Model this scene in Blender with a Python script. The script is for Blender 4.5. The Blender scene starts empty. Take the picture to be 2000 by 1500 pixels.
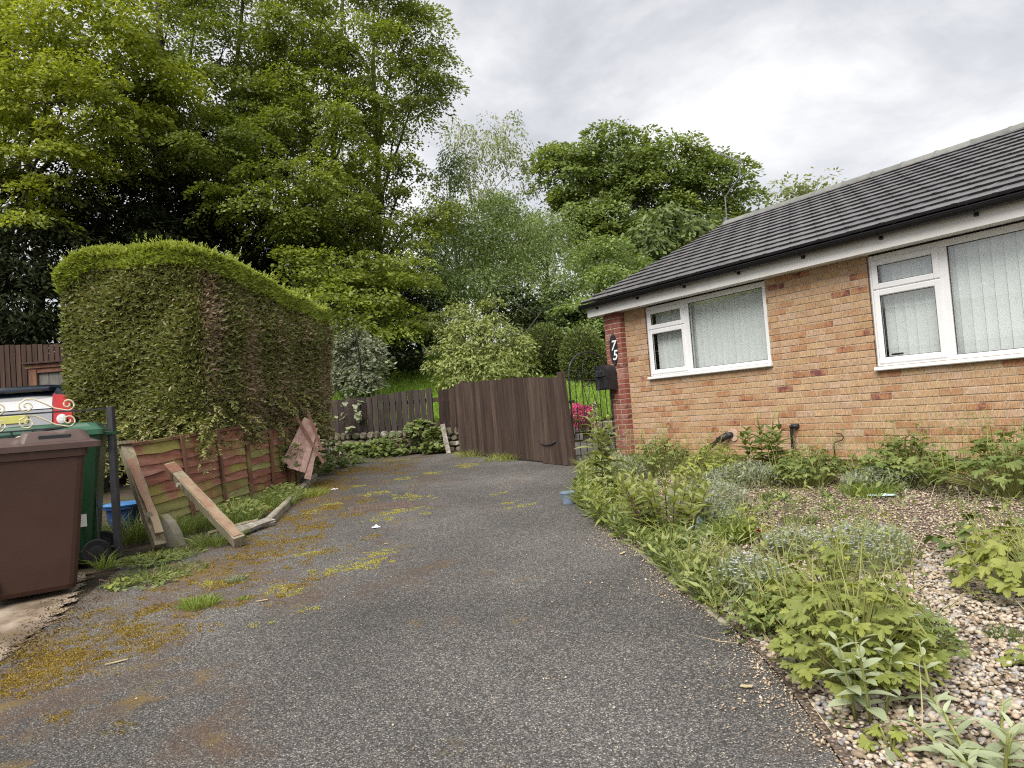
import bpy, math, random
import numpy as np
from mathutils import Vector, Matrix

D = bpy.data
SC = bpy.context.scene
COL = SC.collection
RNG = np.random.default_rng(75)
random.seed(75)
pi = math.pi

# ------------------------------------------------------------------ camera
CAM_H = 1.27
PITCH, ROLL = math.radians(2.08), math.radians(-4.43)
cam_data = D.cameras.new('camera')
cam_data.sensor_width = 36.0
cam_data.lens = 36.0 * 1385.0 / 2000.0
cam_data.clip_start = 0.05
cam_data.clip_end = 2000.0
cam = D.objects.new('camera', cam_data)
COL.objects.link(cam)
CAM_M = Matrix.Translation((0, 0, CAM_H)) @ Matrix.Rotation(pi / 2 + PITCH, 4, 'X') @ Matrix.Rotation(ROLL, 4, 'Z')
cam.matrix_world = CAM_M
SC.camera = cam


def at(px, py, Y):
    """World point seen at photo pixel (2000x1500) at forward distance Y."""
    d = CAM_M.to_3x3() @ Vector(((px - 1000) / 1385.0, (750 - py) / 1385.0, -1))
    return Vector((0, 0, CAM_H)) + d * (Y / d.y)


def px_of(p):
    q = CAM_M.inverted() @ Vector(p)
    return 1000 + 1385 * q.x / -q.z, 750 - 1385 * q.y / -q.z, -q.z


# ------------------------------------------------------------------ node helpers
def nd(nt, typ, props=None, **inp):
    n = nt.nodes.new(typ)
    for k, v in (props or {}).items():
        setattr(n, k, v)
    for k, v in inp.items():
        if k.startswith('i') and k[1:].isdigit():
            s = n.inputs[int(k[1:])]
        else:
            s = n.inputs[k.replace('_', ' ')]
        if isinstance(v, bpy.types.NodeSocket):
            nt.links.new(v, s)
        else:
            s.default_value = v
    return n


def ramp(nt, fac, stops, interp='LINEAR'):
    n = nt.nodes.new('ShaderNodeValToRGB')
    n.color_ramp.interpolation = interp
    e = n.color_ramp.elements
    while len(e) < len(stops):
        e.new(0.5)
    for i, (p, c) in enumerate(stops):
        e[i].position = p
        if not isinstance(c, (tuple, list)):
            c = (c, c, c)
        e[i].color = (c[0], c[1], c[2], 1)
    nt.links.new(fac, n.inputs['Fac'])
    return n.outputs['Color']


def mix(nt, fac, a, b, mode='MIX'):
    n = nd(nt, 'ShaderNodeMixRGB', {'blend_type': mode})
    for s, v in ((n.inputs['Fac'], fac), (n.inputs['Color1'], a), (n.inputs['Color2'], b)):
        if isinstance(v, bpy.types.NodeSocket):
            nt.links.new(v, s)
        elif isinstance(v, (tuple, list)):
            s.default_value = (v[0], v[1], v[2], 1)
        else:
            s.default_value = v
    return n.outputs['Color']


def math_n(nt, op, a, b=0.0):
    n = nd(nt, 'ShaderNodeMath', {'operation': op})
    for i, v in enumerate((a, b)):
        if isinstance(v, bpy.types.NodeSocket):
            nt.links.new(v, n.inputs[i])
        else:
            n.inputs[i].default_value = v
    return n.outputs[0]


# ------------------------------------------------------------------ sky, sun, exposure
SUN_EL, SUN_AZ = math.radians(52), math.radians(210)   # azimuth measured clockwise from +Y
world = D.worlds.new('World')
SC.world = world
world.use_nodes = True
wn = world.node_tree
wn.nodes.clear()
w_out = nd(wn, 'ShaderNodeOutputWorld')
w_bg = nd(wn, 'ShaderNodeBackground', Strength=0.1)
sky = nd(wn, 'ShaderNodeTexSky', {'sky_type': 'NISHITA', 'sun_disc': False, 'sun_elevation': SUN_EL,
                                  'sun_rotation': SUN_AZ, 'air_density': 1.0, 'dust_density': 3.0})
w_tc = nd(wn, 'ShaderNodeTexCoord')
w_map = nd(wn, 'ShaderNodeMapping', Vector=w_tc.outputs['Generated'], Location=(3.34, 1.6, 0.35), Scale=(1.0, 1.0, 2.1))
w_n1 = nd(wn, 'ShaderNodeTexNoise', Vector=w_map.outputs[0], Scale=2.4, Detail=7.0, Roughness=0.55, Distortion=0.4)
w_n2 = nd(wn, 'ShaderNodeTexNoise', Vector=w_map.outputs[0], Scale=6.5, Detail=7.0, Roughness=0.62, Distortion=0.3)
w_f = math_n(wn, 'ADD', math_n(wn, 'MULTIPLY', w_n1.outputs[0], 0.75), math_n(wn, 'MULTIPLY', w_n2.outputs[0], 0.25))
w_c = ramp(wn, w_f, [(0.40, (1.80, 1.82, 1.93)), (0.47, (2.12, 2.14, 2.23)), (0.53, (2.5, 2.5, 2.55)), (0.60, (3.0, 2.97, 2.94))])
w_mixed = mix(wn, 0.95, sky.outputs[0], w_c)
wn.links.new(w_mixed, w_bg.inputs['Color'])
wn.links.new(w_bg.outputs[0], w_out.inputs['Surface'])

sun_data = D.lights.new('sun', 'SUN')
sun_data.energy = 1.5
sun_data.angle = math.radians(50)
sun_data.color = (1.0, 0.96, 0.9)
sun = D.objects.new('sun', sun_data)
COL.objects.link(sun)
sdir = Vector((math.sin(SUN_AZ) * math.cos(SUN_EL), math.cos(SUN_AZ) * math.cos(SUN_EL), math.sin(SUN_EL)))
sun.rotation_euler = sdir.to_track_quat('Z', 'Y').to_euler()
sun.location = (-6, -8, 25)

SC.view_settings.view_transform = 'Standard'
SC.view_settings.look = 'None'
SC.view_settings.exposure = 1.8
SC.view_settings.gamma = 1.0
SC.view_settings.use_curve_mapping = False
SC.render.engine = 'CYCLES'
SC.cycles.max_bounces = 7
SC.cycles.diffuse_bounces = 3
SC.cycles.glossy_bounces = 3
SC.cycles.transmission_bounces = 4
SC.cycles.transparent_max_bounces = 8
SC.cycles.use_denoising = False
SC.cycles.filter_width = 1.15
SC.cycles.sample_clamp_indirect = 4.0


# ------------------------------------------------------------------ materials
MATS = {}


def base_vec(nt, stretch=(1, 1, 1)):
    tc = nd(nt, 'ShaderNodeTexCoord')
    oi = nd(nt, 'ShaderNodeObjectInfo')
    off = math_n(nt, 'MULTIPLY', oi.outputs['Random'], 53.0)
    add = nd(nt, 'ShaderNodeVectorMath', {'operation': 'ADD'}, i0=tc.outputs['Object'], i1=off)
    mp = nd(nt, 'ShaderNodeMapping', Vector=add.outputs[0], Scale=stretch)
    return mp.outputs[0], oi.outputs['Random']


def new_mat(name):
    m = D.materials.new(name)
    m.use_nodes = True
    nt = m.node_tree
    nt.nodes.clear()
    out = nd(nt, 'ShaderNodeOutputMaterial')
    MATS[name] = m
    return m, nt, out


def surf(name, stops, scale=8, detail=6, rough=0.7, bump=0.3, bscale=40, bdist=0.004, stretch=(1, 1, 1), spec=0.3,
         metal=0.0, over=(), objvar=0.0, rvar=0.0):
    """Noise coloured surface. over: list of (colour, scale, lo, hi, stretch, amount)."""
    m, nt, out = new_mat(name)
    v, rnd = base_vec(nt, stretch)
    n1 = nd(nt, 'ShaderNodeTexNoise', Vector=v, Scale=scale, Detail=detail, Roughness=0.6)
    f = n1.outputs[0]
    if objvar:
        f = math_n(nt, 'ADD', f, math_n(nt, 'MULTIPLY', math_n(nt, 'SUBTRACT', rnd, 0.5), objvar))
    c = ramp(nt, f, stops)
    for (col, sc, lo, hi, st, amt) in over:
        v2, _ = base_vec(nt, st)
        n2 = nd(nt, 'ShaderNodeTexNoise', Vector=v2, Scale=sc, Detail=7.0, Roughness=0.62)
        k = ramp(nt, n2.outputs[0], [(lo, 0.0), (hi, amt)])
        c = mix(nt, k, c, col)
    bs = nd(nt, 'ShaderNodeBsdfPrincipled', Base_Color=c, Roughness=rough, Metallic=metal)
    bs.inputs['Specular IOR Level'].default_value = spec
    if rvar:
        r = ramp(nt, n1.outputs[0], [(0.3, rough - rvar), (0.7, rough + rvar)])
        nt.links.new(r, bs.inputs['Roughness'])
    if bump:
        n3 = nd(nt, 'ShaderNodeTexNoise', Vector=v, Scale=bscale, Detail=5.0, Roughness=0.65)
        b = nd(nt, 'ShaderNodeBump', Strength=bump, Distance=bdist, Height=n3.outputs[0])
        nt.links.new(b.outputs[0], bs.inputs['Normal'])
    nt.links.new(bs.outputs[0], out.inputs['Surface'])
    return m


def leafmat(name, dark, light, trans=0.35, rough=0.5, spec=0.35, var=1.0, dead=None):
    m, nt, out = new_mat(name)
    at_ = nd(nt, 'ShaderNodeAttribute', {'attribute_name': 'rnd'})
    oi = nd(nt, 'ShaderNodeObjectInfo')
    f = math_n(nt, 'FRACT', math_n(nt, 'ADD', at_.outputs['Fac'], math_n(nt, 'MULTIPLY', oi.outputs['Random'], 0.37)))
    mid = tuple((a + b) / 2 for a, b in zip(dark, light))
    c = ramp(nt, f, [(0.0, dark), (0.55, mid), (1.0, light)])
    if dead:
        d_ = nd(nt, 'ShaderNodeAttribute', {'attribute_name': 'dead'})
        c = mix(nt, d_.outputs['Fac'], c, dead)
    bs = nd(nt, 'ShaderNodeBsdfPrincipled', Base_Color=c, Roughness=rough)
    bs.inputs['Specular IOR Level'].default_value = spec
    ct = mix(nt, 1.0, c, (1.22, 1.22, 0.52), 'MULTIPLY')
    tr = nd(nt, 'ShaderNodeBsdfTranslucent', Color=ct)
    ms = nd(nt, 'ShaderNodeMixShader', Fac=trans)
    nt.links.new(bs.outputs[0], ms.inputs[1])
    nt.links.new(tr.outputs[0], ms.inputs[2])
    nt.links.new(ms.outputs[0], out.inputs['Surface'])
    return m


def make_materials():
    # tarmac with pale chippings, rusty stains and lichen
    m, nt, out = new_mat('tarmac')
    tc = nd(nt, 'ShaderNodeTexCoord')
    P = tc.outputs['Object']
    vo = nd(nt, 'ShaderNodeTexVoronoi', Vector=P, Scale=165.0)
    chip = nd(nt, 'ShaderNodeSeparateColor', Color=vo.outputs['Color'])
    base = ramp(nt, chip.outputs[0], [(0.0, (0.052, 0.049, 0.047)), (0.45, (0.098, 0.093, 0.088)), (0.75, (0.165, 0.155, 0.145)),
                                      (0.93, (0.26, 0.24, 0.215)), (1.0, (0.44, 0.39, 0.33))])
    edge = ramp(nt, vo.outputs['Distance'], [(0.3, 1.0), (0.65, 0.42)])
    base = mix(nt, 0.75, base, edge, 'MULTIPLY')
    nbig = nd(nt, 'ShaderNodeTexNoise', Vector=P, Scale=0.55, Detail=6.0, Roughness=0.6)
    wear = ramp(nt, nbig.outputs[0], [(0.32, 0.72), (0.5, 1.05), (0.68, 1.5)])
    base = mix(nt, 1.0, base, wear, 'MULTIPLY')
    nr = nd(nt, 'ShaderNodeTexNoise', Vector=P, Scale=1.35, Detail=9.0, Roughness=0.72, Distortion=0.4)
    sep = nd(nt, 'ShaderNodeSeparateXYZ', Vector=P)
    left = nd(nt, 'ShaderNodeMapRange', Value=sep.outputs[0], i1=0.3, i2=-2.6, i3=-0.055, i4=0.12)
    rust = ramp(nt, math_n(nt, 'ADD', nr.outputs[0], left.outputs[0]), [(0.555, 0.0), (0.68, 0.65)])
    base = mix(nt, rust, base, (0.10, 0.06, 0.036))
    ng = nd(nt, 'ShaderNodeTexNoise', Vector=P, Scale=2.6, Detail=9.0, Roughness=0.75)
    gr = ramp(nt, math_n(nt, 'ADD', ng.outputs[0], math_n(nt, 'MULTIPLY', left.outputs[0], 0.8)), [(0.60, 0.0), (0.70, 0.7)])
    base = mix(nt, gr, base, (0.17, 0.115, 0.03))
    bs = nd(nt, 'ShaderNodeBsdfPrincipled', Base_Color=base, Roughness=0.82)
    bs.inputs['Specular IOR Level'].default_value = 0.3
    hb = nd(nt, 'ShaderNodeBump', Strength=0.75, Distance=0.006, Height=edge)
    n5 = nd(nt, 'ShaderNodeTexNoise', Vector=P, Scale=3.0, Detail=4.0)
    hb2 = nd(nt, 'ShaderNodeBump', Strength=0.25, Distance=0.03, Height=n5.outputs[0], Normal=hb.outputs[0])
    nt.links.new(hb2.outputs[0], bs.inputs['Normal'])
    nt.links.new(bs.outputs[0], out.inputs['Surface'])

    # brick faces: colour from per-brick random, drag-face bump
    def brickmat(name, stops):
        m, nt, out = new_mat(name)
        a = nd(nt, 'ShaderNodeAttribute', {'attribute_name': 'rnd'})
        v, r = base_vec(nt)
        f = math_n(nt, 'FRACT', math_n(nt, 'ADD', a.outputs['Fac'], math_n(nt, 'MULTIPLY', r, 7.31)))
        n1 = nd(nt, 'ShaderNodeTexNoise', Vector=v, Scale=9.0, Detail=5.0, Roughness=0.6)
        f2 = math_n(nt, 'ADD', math_n(nt, 'MULTIPLY', f, 0.97), math_n(nt, 'MULTIPLY', math_n(nt, 'SUBTRACT', n1.outputs[0], 0.5), 0.62))
        c = ramp(nt, f2, stops)
        mp = nd(nt, 'ShaderNodeMapping', Vector=v, Rotation=(0, 0.7, 0), Scale=(190, 190, 28))
        n2 = nd(nt, 'ShaderNodeTexNoise', Vector=mp.outputs[0], Scale=1.0, Detail=3.0)
        k = ramp(nt, n2.outputs[0], [(0.34, 0.55), (0.64, 1.2)])
        c = mix(nt, 0.9, c, k, 'MULTIPLY')
        bs = nd(nt, 'ShaderNodeBsdfPrincipled', Base_Color=c, Roughness=0.88)
        bs.inputs['Specular IOR Level'].default_value = 0.2
        b = nd(nt, 'ShaderNodeBump', Strength=0.6, Distance=0.004, Height=n2.outputs[0])
        nt.links.new(b.outputs[0], bs.inputs['Normal'])
        nt.links.new(bs.outputs[0], out.inputs['Surface'])
    brickmat('brick_tan', [(0.0, (0.45, 0.305, 0.185)), (0.2, (0.51, 0.345, 0.20)), (0.38, (0.43, 0.265, 0.145)), (0.52, (0.51, 0.36, 0.25)), (0.66, (0.47, 0.31, 0.19)),
                           (0.86, (0.42, 0.235, 0.125)), (0.955, (0.37, 0.18, 0.095)), (0.985, (0.28, 0.125, 0.09)), (1.0, (0.20, 0.08, 0.07))])
    brickmat('brick_red', [(0.0, (0.27, 0.095, 0.07)), (0.35, (0.31, 0.12, 0.09)), (0.6, (0.22, 0.07, 0.055)), (0.85, (0.38, 0.20, 0.15)), (1.0, (0.14, 0.05, 0.045))])
    surf('mortar', [(0.3, (0.38, 0.31, 0.225)), (0.7, (0.50, 0.42, 0.31))], scale=20, rough=0.95, bump=0.5, bscale=160)
    surf('mortar_pink', [(0.3, (0.46, 0.32, 0.25)), (0.7, (0.56, 0.41, 0.32))], scale=20, rough=0.95, bump=0.5, bscale=160)
    surf('render_grey', [(0.3, (0.12, 0.115, 0.105)), (0.7, (0.2, 0.19, 0.17))], scale=6, rough=0.95, bump=0.5, bscale=60)
    surf('upvc', [(0.3, (0.72, 0.72, 0.73)), (0.7, (0.8, 0.8, 0.8))], scale=3, rough=0.35, bump=0.0, spec=0.5,
         over=[((0.5, 0.48, 0.43), 2.2, 0.62, 0.8, (1, 1, 0.3), 0.35)])
    surf('fascia_white', [(0.3, (0.66, 0.65, 0.62)), (0.7, (0.76, 0.75, 0.73))], scale=2.5, rough=0.5, bump=0.12, bscale=30, spec=0.4,
         over=[((0.42, 0.40, 0.35), 9, 0.58, 0.74, (0.5, 0.5, 2.6), 0.4), ((0.3, 0.29, 0.25), 60, 0.66, 0.74, (1, 1, 1), 0.5)])
    surf('rubber_seal', [(0.3, (0.03, 0.03, 0.035)), (0.7, (0.05, 0.05, 0.055))], rough=0.6, bump=0)
    surf('blind', [(0.3, (0.85, 0.88, 0.865)), (0.7, (0.88, 0.905, 0.89))], scale=4, rough=0.85, bump=0.15, bscale=200, objvar=0.5)
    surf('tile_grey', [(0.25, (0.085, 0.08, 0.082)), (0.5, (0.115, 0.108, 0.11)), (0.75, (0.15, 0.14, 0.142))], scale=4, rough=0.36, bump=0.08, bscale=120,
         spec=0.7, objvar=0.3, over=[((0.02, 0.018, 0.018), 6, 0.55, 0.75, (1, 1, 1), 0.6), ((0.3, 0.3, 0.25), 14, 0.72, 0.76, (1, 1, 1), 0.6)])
    surf('tile_edge', [(0.3, (0.014, 0.012, 0.013)), (0.7, (0.028, 0.025, 0.026))], scale=9, rough=0.8, bump=0.3, bscale=60)  # damp butts, darkened further with the shade lines between courses
    surf('ridge_grey', [(0.3, (0.15, 0.152, 0.14)), (0.7, (0.22, 0.222, 0.205))], scale=8, rough=0.9, bump=0.4, bscale=80, objvar=0.3)
    surf('gutter_black', [(0.3, (0.006, 0.006, 0.007)), (0.7, (0.011, 0.0105, 0.011))], scale=5, rough=0.4, bump=0.05, spec=0.35)
    surf('room_dark', [(0.3, (0.10, 0.10, 0.095)), (0.7, (0.13, 0.13, 0.12))], rough=0.95, bump=0)
    surf('black_plastic', [(0.3, (0.014, 0.014, 0.016)), (0.7, (0.03, 0.03, 0.032))], scale=6, rough=0.5, bump=0.1, bscale=80, spec=0.4)
    surf('black_iron', [(0.3, (0.018, 0.018, 0.022)), (0.7, (0.04, 0.04, 0.046))], scale=14, rough=0.45, bump=0.3, bscale=90, spec=0.5,
         over=[((0.14, 0.14, 0.16), 20, 0.62, 0.72, (1, 1, 0.3), 0.6)])
    surf('cream_iron', [(0.3, (0.62, 0.56, 0.36)), (0.7, (0.74, 0.68, 0.48))], scale=14, rough=0.5, bump=0.2, bscale=90,
         over=[((0.2, 0.15, 0.1), 22, 0.64, 0.74, (1, 1, 1), 0.7)])
    surf('white_paint', [(0.3, (0.76, 0.76, 0.74)), (0.7, (0.82, 0.82, 0.8))], rough=0.5, bump=0)
    surf('brown_board', [(0.25, (0.033, 0.021, 0.017)), (0.5, (0.058, 0.038, 0.029)), (0.75, (0.10, 0.068, 0.052))], scale=5, detail=8, stretch=(4, 4, 0.35),
         rough=0.8, bump=0.5, bscale=22, bdist=0.005, objvar=0.35, over=[((0.17, 0.13, 0.10), 3.2, 0.60, 0.8, (5, 5, 0.3), 0.55)])
    surf('shed_board', [(0.25, (0.035, 0.02, 0.014)), (0.5, (0.062, 0.036, 0.026)), (0.75, (0.10, 0.06, 0.045))], scale=5, detail=8, stretch=(4, 4, 0.35),
         rough=0.85, bump=0.5, bscale=22, bdist=0.005, objvar=0.35)
    surf('purple_board', [(0.25, (0.03, 0.022, 0.02)), (0.5, (0.05, 0.037, 0.034)), (0.75, (0.08, 0.06, 0.054))], scale=5, detail=8, stretch=(4, 4, 0.35),
         rough=0.85, bump=0.5, bscale=22, bdist=0.005, objvar=0.35, over=[((0.10, 0.11, 0.05), 2.0, 0.58, 0.75, (1, 1, 1), 0.5)])
    surf('red_lath', [(0.25, (0.17, 0.058, 0.042)), (0.5, (0.29, 0.12, 0.085)), (0.75, (0.42, 0.225, 0.17))], scale=4, detail=8, stretch=(1, 0.5, 5),
         rough=0.85, bump=0.6, bscale=16, bdist=0.006, objvar=0.25,
         over=[((0.30, 0.28, 0.07), 1.5, 0.50, 0.60, (1.2, 0.8, 1), 0.85), ((0.36, 0.33, 0.22), 4.5, 0.62, 0.70, (1, 1, 2), 0.8)])
    surf('algae_lath', [(0.25, (0.17, 0.17, 0.055)), (0.5, (0.27, 0.25, 0.09)), (0.75, (0.36, 0.34, 0.16))], scale=4, detail=8, stretch=(1, 0.5, 5),
         rough=0.85, bump=0.6, bscale=16, bdist=0.006, objvar=0.25,
         over=[((0.26, 0.075, 0.05), 1.8, 0.55, 0.66, (1.2, 0.8, 1), 0.9), ((0.09, 0.075, 0.05), 6, 0.62, 0.72, (1, 1, 2), 0.7)])
    surf('pink_lath', [(0.25, (0.26, 0.155, 0.13)), (0.5, (0.38, 0.245, 0.205)), (0.75, (0.48, 0.34, 0.29))], scale=5, detail=8, stretch=(3, 3, 3),
         rough=0.9, bump=0.5, bscale=20, objvar=0.2)
    surf('brown_batten', [(0.25, (0.12, 0.055, 0.035)), (0.75, (0.23, 0.12, 0.08))], scale=5, detail=8, stretch=(3, 3, 0.5), rough=0.9, bump=0.5, bscale=24,
         over=[((0.25, 0.23, 0.08), 2.5, 0.56, 0.68, (1, 1, 1), 0.7)])
    surf('old_timber', [(0.25, (0.13, 0.11, 0.07)), (0.5, (0.22, 0.19, 0.125)), (0.75, (0.34, 0.30, 0.21))], scale=14, detail=9, stretch=(2, 2, 0.6), rough=0.9,
         bump=0.7, bscale=18, bdist=0.006, over=[((0.30, 0.10, 0.06), 1.6, 0.50, 0.60, (1, 1, 0.5), 0.65), ((0.09, 0.07, 0.045), 5, 0.6, 0.72, (2, 2, 0.4), 0.8)])
    surf('rotten_timber', [(0.25, (0.12, 0.105, 0.085)), (0.5, (0.25, 0.225, 0.185)), (0.75, (0.42, 0.40, 0.35))], scale=9, detail=9, stretch=(1, 1, 1), rough=0.95,
         bump=0.9, bscale=30, bdist=0.01, over=[((0.6, 0.6, 0.55), 14, 0.58, 0.66, (1, 1, 1), 0.8)])
    surf('red_timber', [(0.3, (0.20, 0.10, 0.065)), (0.7, (0.30, 0.19, 0.13))], scale=5, stretch=(2, 2, 0.5), rough=0.85, bump=0.5, bscale=24,
         over=[((0.30, 0.25, 0.16), 2.5, 0.52, 0.66, (1, 1, 0.4), 0.85)])
    surf('stone_buff', [(0.25, (0.10, 0.085, 0.06)), (0.5, (0.19, 0.165, 0.12)), (0.75, (0.29, 0.26, 0.20))], scale=7, detail=8, rough=0.95, bump=0.9, bscale=18, bdist=0.012,
         objvar=0.3, over=[((0.62, 0.62, 0.58), 4, 0.58, 0.66, (1, 1, 1), 0.75), ((0.09, 0.11, 0.035), 3, 0.54, 0.68, (1, 1, 1), 0.7)])
    surf('kerb_stone', [(0.25, (0.17, 0.155, 0.12)), (0.75, (0.34, 0.31, 0.25))], scale=10, rough=0.95, bump=0.7, bscale=40, objvar=0.2,
         over=[((0.13, 0.13, 0.04), 5, 0.52, 0.66, (1, 1, 1), 0.8)])
    surf('concrete', [(0.25, (0.17, 0.13, 0.095)), (0.5, (0.28, 0.22, 0.165)), (0.75, (0.38, 0.315, 0.245))], scale=5, detail=10, rough=0.9, bump=0.8, bscale=60,
         over=[((0.10, 0.07, 0.042), 1.7, 0.46, 0.60, (1, 1, 1), 0.85), ((0.16, 0.105, 0.03), 4.0, 0.56, 0.66, (1, 1, 1), 0.7)])
    surf('soil', [(0.25, (0.035, 0.026, 0.018)), (0.5, (0.065, 0.048, 0.032)), (0.75, (0.12, 0.09, 0.06))], scale=5, detail=9, rough=1.0, bump=0.8, bscale=40, bdist=0.02,
         over=[((0.06, 0.08, 0.02), 2.0, 0.5, 0.66, (1, 1, 1), 0.7)])
    surf('lawn', [(0.25, (0.09, 0.17, 0.02)), (0.5, (0.14, 0.25, 0.03)), (0.75, (0.19, 0.31, 0.05))], scale=2.5, detail=8, rough=0.95, bump=0.8, bscale=60, bdist=0.02)
    surf('wood_floor', [(0.25, (0.02, 0.022, 0.01)), (0.75, (0.05, 0.055, 0.022))], scale=3, detail=8, rough=1.0, bump=0.5, bscale=20)
    surf('brown_bin', [(0.3, (0.048, 0.022, 0.015)), (0.7, (0.063, 0.030, 0.021))], scale=3, rough=0.5, bump=0.12, bscale=300, bdist=0.001, spec=0.4,
         over=[((0.17, 0.125, 0.10), 3, 0.60, 0.80, (2.5, 2.5, 0.5), 0.4), ((0.24, 0.19, 0.16), 60, 0.69, 0.75, (1, 1, 1), 0.4)])
    surf('brown_lid', [(0.3, (0.07, 0.04, 0.034)), (0.7, (0.10, 0.062, 0.054))], scale=4, rough=0.45, bump=0.12, bscale=200, bdist=0.001, spec=0.45,
         over=[((0.30, 0.26, 0.22), 7, 0.60, 0.78, (1, 1, 1), 0.4)])
    surf('green_bin', [(0.3, (0.004, 0.032, 0.011)), (0.7, (0.008, 0.047, 0.017))], scale=3, rough=0.42, bump=0.1, bscale=200, bdist=0.001, spec=0.45,
         over=[((0.07, 0.11, 0.07), 4, 0.62, 0.8, (2, 2, 0.5), 0.35)])
    surf('green_lid', [(0.3, (0.02, 0.085, 0.045)), (0.7, (0.04, 0.13, 0.075))], scale=3, rough=0.35, bump=0.1, bscale=200, bdist=0.001, spec=0.5)
    surf('blue_plastic', [(0.3, (0.02, 0.055, 0.17)), (0.7, (0.035, 0.09, 0.25))], scale=5, rough=0.45, bump=0.1, spec=0.4,
         over=[((0.25, 0.27, 0.28), 5, 0.60, 0.75, (1, 1, 1), 0.4)])
    surf('blue_lid', [(0.3, (0.05, 0.17, 0.45)), (0.7, (0.09, 0.25, 0.55))], scale=5, rough=0.4, bump=0.05, spec=0.5)
    surf('faded_blue', [(0.3, (0.12, 0.17, 0.26)), (0.7, (0.24, 0.30, 0.40))], scale=9, rough=0.6, bump=0.1, over=[((0.5, 0.52, 0.55), 12, 0.6, 0.7, (1, 1, 1), 0.6)])
    surf('pale_blue_plastic', [(0.3, (0.52, 0.68, 0.74)), (0.7, (0.68, 0.80, 0.84))], scale=9, rough=0.5, bump=0.3, bscale=14)
    surf('tyre', [(0.3, (0.011, 0.011, 0.012)), (0.7, (0.02, 0.02, 0.021))], scale=12, rough=0.75, bump=0.2, bscale=60)
    surf('car_paint', [(0.3, (0.006, 0.011, 0.022)), (0.7, (0.009, 0.015, 0.028))], scale=2, rough=0.14, bump=0, spec=0.6)
    surf('car_silver', [(0.3, (0.30, 0.31, 0.335)), (0.7, (0.37, 0.38, 0.40))], scale=2, rough=0.3, bump=0, spec=0.6)
    surf('car_glass', [(0.3, (0.012, 0.014, 0.017)), (0.7, (0.018, 0.02, 0.023))], scale=2, rough=0.06, bump=0, spec=0.7)
    surf('tail_red', [(0.3, (0.42, 0.014, 0.018)), (0.7, (0.52, 0.03, 0.03))], scale=9, rough=0.12, bump=0.3, bscale=120, bdist=0.002, spec=0.7)
    surf('tail_clear', [(0.3, (0.6, 0.6, 0.6)), (0.7, (0.75, 0.75, 0.75))], scale=30, rough=0.1, bump=0.3, bscale=120, bdist=0.002, spec=0.7)
    surf('plate_yellow', [(0.3, (0.46, 0.46, 0.11)), (0.7, (0.54, 0.53, 0.16))], rough=0.4, bump=0)
    surf('manhole_iron', [(0.25, (0.075, 0.052, 0.04)), (0.75, (0.15, 0.115, 0.095))], scale=12, rough=0.85, bump=0.6, bscale=60,
         over=[((0.17, 0.10, 0.05), 6, 0.52, 0.68, (1, 1, 1), 0.6)])
    surf('bark', [(0.25, (0.025, 0.022, 0.016)), (0.5, (0.055, 0.048, 0.036)), (0.75, (0.10, 0.09, 0.07))], scale=5, detail=8, stretch=(3, 3, 0.6), rough=0.95,
         bump=0.8, bscale=14, bdist=0.02, over=[((0.07, 0.085, 0.03), 1.4, 0.5, 0.68, (1, 1, 1), 0.6)])
    surf('birch_bark', [(0.3, (0.30, 0.28, 0.25)), (0.7, (0.5, 0.48, 0.44))], scale=5, rough=0.85, bump=0.4, bscale=12,
         over=[((0.05, 0.045, 0.04), 6, 0.55, 0.62, (0.6, 0.6, 2), 0.9)])
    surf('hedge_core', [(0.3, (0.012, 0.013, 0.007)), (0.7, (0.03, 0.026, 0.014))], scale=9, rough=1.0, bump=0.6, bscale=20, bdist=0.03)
    surf('stem_green', [(0.3, (0.20, 0.22, 0.06)), (0.7, (0.32, 0.33, 0.11))], scale=9, rough=0.7, bump=0)
    surf('stem_brown', [(0.3, (0.10, 0.06, 0.04)), (0.7, (0.17, 0.11, 0.07))], scale=9, rough=0.8, bump=0)
    surf('straw', [(0.3, (0.38, 0.31, 0.17)), (0.7, (0.52, 0.45, 0.28))], scale=9, rough=0.8, bump=0)
    surf('litter_white', [(0.3, (0.72, 0.74, 0.76)), (0.7, (0.8, 0.8, 0.8))], scale=9, rough=0.6, bump=0.2)
    surf('aerial_metal', [(0.3, (0.13, 0.13, 0.135)), (0.7, (0.2, 0.2, 0.205))], rough=0.45, bump=0, spec=0.5)

    # gravel sheet under the loose stones
    m, nt, out = new_mat('gravel_bed')
    tc = nd(nt, 'ShaderNodeTexCoord')
    vo = nd(nt, 'ShaderNodeTexVoronoi', Vector=tc.outputs['Object'], Scale=62.0)
    s = nd(nt, 'ShaderNodeSeparateColor', Color=vo.outputs['Color'])
    c = ramp(nt, s.outputs[0], [(0.0, (0.12, 0.085, 0.065)), (0.3, (0.25, 0.17, 0.12)), (0.65, (0.37, 0.27, 0.20)), (1.0, (0.52, 0.43, 0.36))])
    e = ramp(nt, vo.outputs['Distance'], [(0.2, 1.0), (0.6, 0.2)])
    c = mix(nt, 0.9, c, e, 'MULTIPLY')
    bs = nd(nt, 'ShaderNodeBsdfPrincipled', Base_Color=c, Roughness=0.9)
    b = nd(nt, 'ShaderNodeBump', Strength=1.0, Distance=0.012, Height=e)
    nt.links.new(b.outputs[0], bs.inputs['Normal'])
    nt.links.new(bs.outputs[0], out.inputs['Surface'])

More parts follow.
